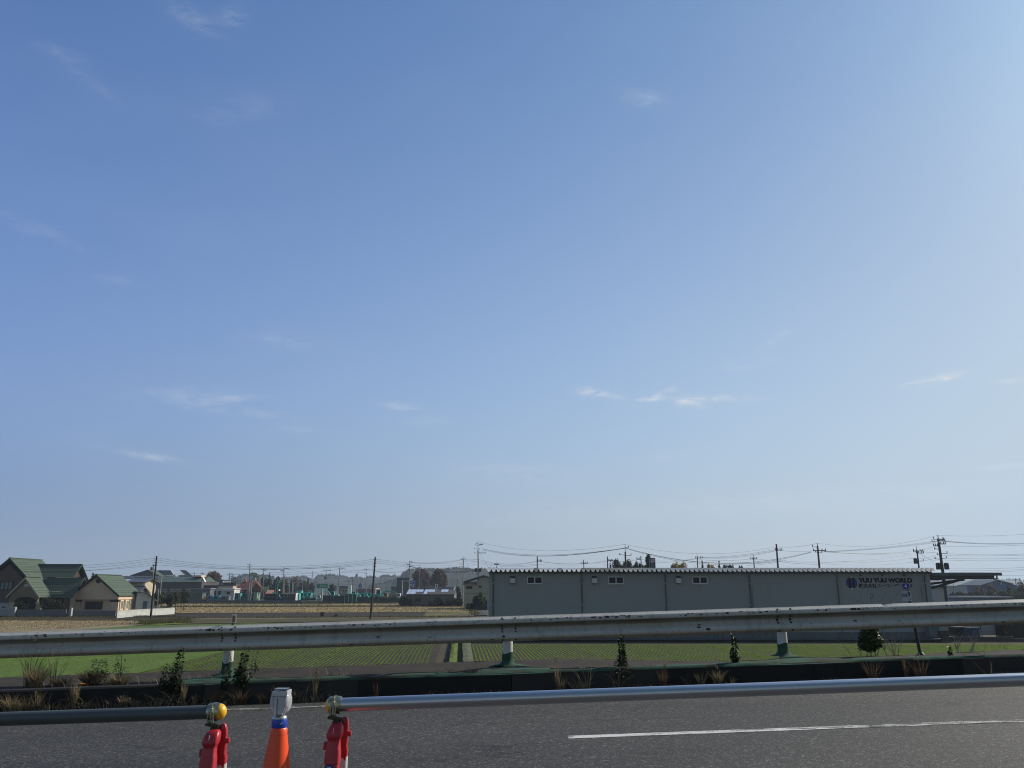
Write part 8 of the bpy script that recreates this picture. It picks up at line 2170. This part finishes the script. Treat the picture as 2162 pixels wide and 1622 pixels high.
# straw lying on the old stubble and the tan fields: uncountable
vs, fs = [], []
def strawfield(poly, n, s, h):
    q = [G(*p) for p in poly]
    for i in range(n):
        u, v = rng.random(), rng.random(); p = (q[0] * (1 - u) + q[1] * u) * (1 - v) + (q[3] * (1 - u) + q[2] * u) * v
        o = len(vs); an = rng.uniform(0, 3.14); a = Vector((math.cos(an), math.sin(an), 0)) * s * rng.uniform(.5, 1.5); l = Vector((rng.gauss(0, .06), rng.gauss(0, .06), h * rng.uniform(.3, 1.3)))
        vs.extend([p - a, p + a, p + a * .8 + l, p - a * .8 + l]); fs.append((o, o + 1, o + 2, o + 3))
strawfield([(0, 1334), (300, 1318), (250, 1310), (-40, 1310)], 16000, .06, .06)
strawfield([(372, 1294.5), (1000, 1292.5), (985, 1282.5), (362, 1283.5)], 22000, .10, .16)
strawfield([(335, 1280), (985, 1279.3), (985, 1275.8), (330, 1275.8)], 9000, .14, .2)
kind(raw('straw', vs, fs, [leafmat('straw_bits', [(.18, .14, .08), (.38, .30, .17), (.58, .48, .28)], .8, .25)]), 'stuff')

# ================================================================ hills
m_hill = ground_mat('hill_forest', [(0.012, 0.017, 0.012), (0.024, 0.030, 0.020), (0.040, 0.040, 0.028)], .012, .12, dist=2.0)
def hill(name, Y, line, depth=250, amp=3.0, seed=1):
    vs, fs = [], []; xs = []
    a, b = line[0][0], line[-1][0]; n = int((b - a) / 2.2)
    ks = (0.0, .35, .6, .8, .92, 1.0, 1.25, 1.6)
    for i in range(n + 1):
        px = a + (b - a) * i / n
        for j in range(len(line) - 1):
            if line[j][0] <= px <= line[j + 1][0]: break
        f = (px - line[j][0]) / (line[j + 1][0] - line[j][0]); f = f * f * (3 - 2 * f); y = line[j][1] + (line[j + 1][1] - line[j][1]) * f
        top = max(.5, Z(y, Y)); x = X(px, Y, 1240)
        for k in ks:
            h = top * (1 - (1 - min(k, 1)) ** 1.8) if k <= 1 else top * (1 - ((k - 1) / .6) ** 2) 
            h = max(-1, h) + amp * noise.noise(Vector((x * .012, k * 3, seed))) * min(1, k * 2) + amp * .8 * abs(noise.noise(Vector((x * .05, k * 9, seed + 5)))) * (1 if 0 < k < 1.4 else 0)
            vs.append((x * (1 + (k - 1) * depth / Y), Y + (k - 1) * depth, h if k else -1))
    w = len(ks)
    for i in range(n):
        for j in range(w - 1): fs.append((i * w + j, (i + 1) * w + j, (i + 1) * w + j + 1, i * w + j + 1))
    o = raw(name, vs, fs, [m_hill]); o['kind'] = 'structure'
    return line
def forest(Y, line, n, hmin, hmax, rng, vs, fs, depth=200, sharp=.5):
    for _ in range(n):
        j = rng.randrange(len(line) - 1); 
        px = rng.uniform(line[0][0], line[-1][0])
        for j in range(len(line) - 1):
            if line[j][0] <= px <= line[j + 1][0]: break
        f = (px - line[j][0]) / (line[j + 1][0] - line[j][0]); f = f * f * (3 - 2 * f); y = line[j][1] + (line[j + 1][1] - line[j][1]) * f
        k = rng.choice((1, 1, 1, rng.uniform(.3, 1))); top = Z(y, Y); x = X(px, Y, 1240)
        h = top * (1 - (1 - k) ** 1.8); hh = rng.uniform(hmin, hmax); r = hh * rng.uniform(.22, .45); yy = Y + (k - 1) * depth; x = x * (1 + (k - 1) * depth / Y)
        con = rng.random() < sharp; o = len(vs); m = 7
        rings = ((0, .35), (.25, 1), (.55, .75 if not con else .6), (.85, .45 if not con else .2), (1.0, .05))
        ph = rng.uniform(0, 6)
        for zf, rf_ in rings:
            for q in range(m):
                a = 6.283 * q / m + ph; rr = r * rf_ * rng.uniform(.75, 1.2)
                vs.append((x + math.cos(a) * rr, yy + math.sin(a) * rr, h - hh * .45 + hh * zf))
        for u in range(4):
            for q in range(m): fs.append((o + u * m + q, o + u * m + (q + 1) % m, o + (u + 1) * m + (q + 1) % m, o + (u + 1) * m + q))
rng = random.Random(21)
hv, hf = [], []
L1 = [(560, 1236), (600, 1224), (640, 1221), (660, 1228), (672, 1219), (700, 1217.5), (716, 1220), (730, 1222.5), (738, 1225), (752, 1222), (768, 1225), (780, 1221), (796, 1223), (812, 1219), (836, 1220), (852, 1226), (880, 1232)]
L2 = [(780, 1240), (838, 1229), (852, 1213), (862, 1207.5), (890, 1206), (930, 1206), (948, 1205), (965, 1203.5), (985, 1205), (1000, 1207), (1030, 1204), (1060, 1206), (1110, 1213), (1180, 1230)]
L3 = [(470, 1240), (505, 1220), (530, 1217), (560, 1219), (600, 1226), (640, 1230)]
L4 = [(1940, 1238), (1985, 1228), (2020, 1225.5), (2060, 1225), (2110, 1228), (2162, 1227.5), (2200, 1224), (2300, 1230), (2500, 1238)]
L5 = [(-400, 1238), (-200, 1232), (0, 1235), (120, 1234), (260, 1236), (420, 1237), (520, 1240)]
L6 = [(1150, 1232), (1300, 1228), (1500, 1231), (1700, 1229), (1900, 1232), (2000, 1238)]
for i, (Y, L, n, s) in enumerate(((1500, L1, 420, .5), (1050, L2, 520, .3), (1250, L3, 160, .3), (2600, L4, 220, .2), (2400, L5, 200, .3), (2200, L6, 150, .3))):
    hill('hills', Y, L, 260, 2.5, i)
    forest(Y, L, n, 5 * Y / 1200, 9 * Y / 1200, rng, hv, hf, 230, s)
kind(raw('hill_woods', hv, hf, [leafmat('far_woods', [(0.010, 0.015, 0.010), (0.024, 0.030, 0.018), (0.048, 0.040, 0.028)], .8, 0)]), 'stuff')
# radio masts on the skyline
for px, yt, Y, lab in ((660, 1206, 1400, 'faint radio mast on the skyline left of the green rental sign'), (834, 1206.5, 1400, 'faint radio mast on the skyline left of the reddish tree')):
    x = X(px, Y, 1210); t = thing('radio_mast', lab, 'mast', (x, Y, 0)); z1 = Z(yt, Y)
    mb = MB()
    for sx, sy in ((-1, -1), (1, -1), (0, 1)): mb.tube([(x + sx * 2.2, Y + sy * 2.2, 0), (x + sx * .3, Y + sy * .3, z1)], [.35, .2], 4)
    for k in range(9):
        f = k / 9; w = 2.2 * (1 - f) + .3 * f; z = z1 * f
        for (q, s) in (((-1, -1), (1, -1)), ((1, -1), (0, 1)), ((0, 1), (-1, -1))): mb.tube([(x + q[0] * w, Y + q[1] * w, z), (x + s[0] * w * .9, Y + s[1] * w * .9, z + z1 / 9)], .15, 4)
    mb.build('lattice', m_pconc, t)


# ================================================================ haze
m_hz = bpy.data.materials.new('haze'); m_hz.use_nodes = True
hn = m_hz.node_tree.nodes; hl = m_hz.node_tree.links
for n in list(hn):
    if n.type != 'OUTPUT_MATERIAL': hn.remove(n)
pv = hn.new('ShaderNodeVolumePrincipled'); pv.inputs['Color'].default_value = (0.68, 0.82, 0.98, 1); pv.inputs['Density'].default_value = 0.00024; pv.inputs['Anisotropy'].default_value = 0.2
hl.new(pv.outputs[0], [n for n in hn if n.type == 'OUTPUT_MATERIAL'][0].inputs['Volume'])
mb = MB(); mb.box(-4500, 4500, -300, 5200, -1.2, 92)
kind(mb.build('haze', m_hz), 'stuff')
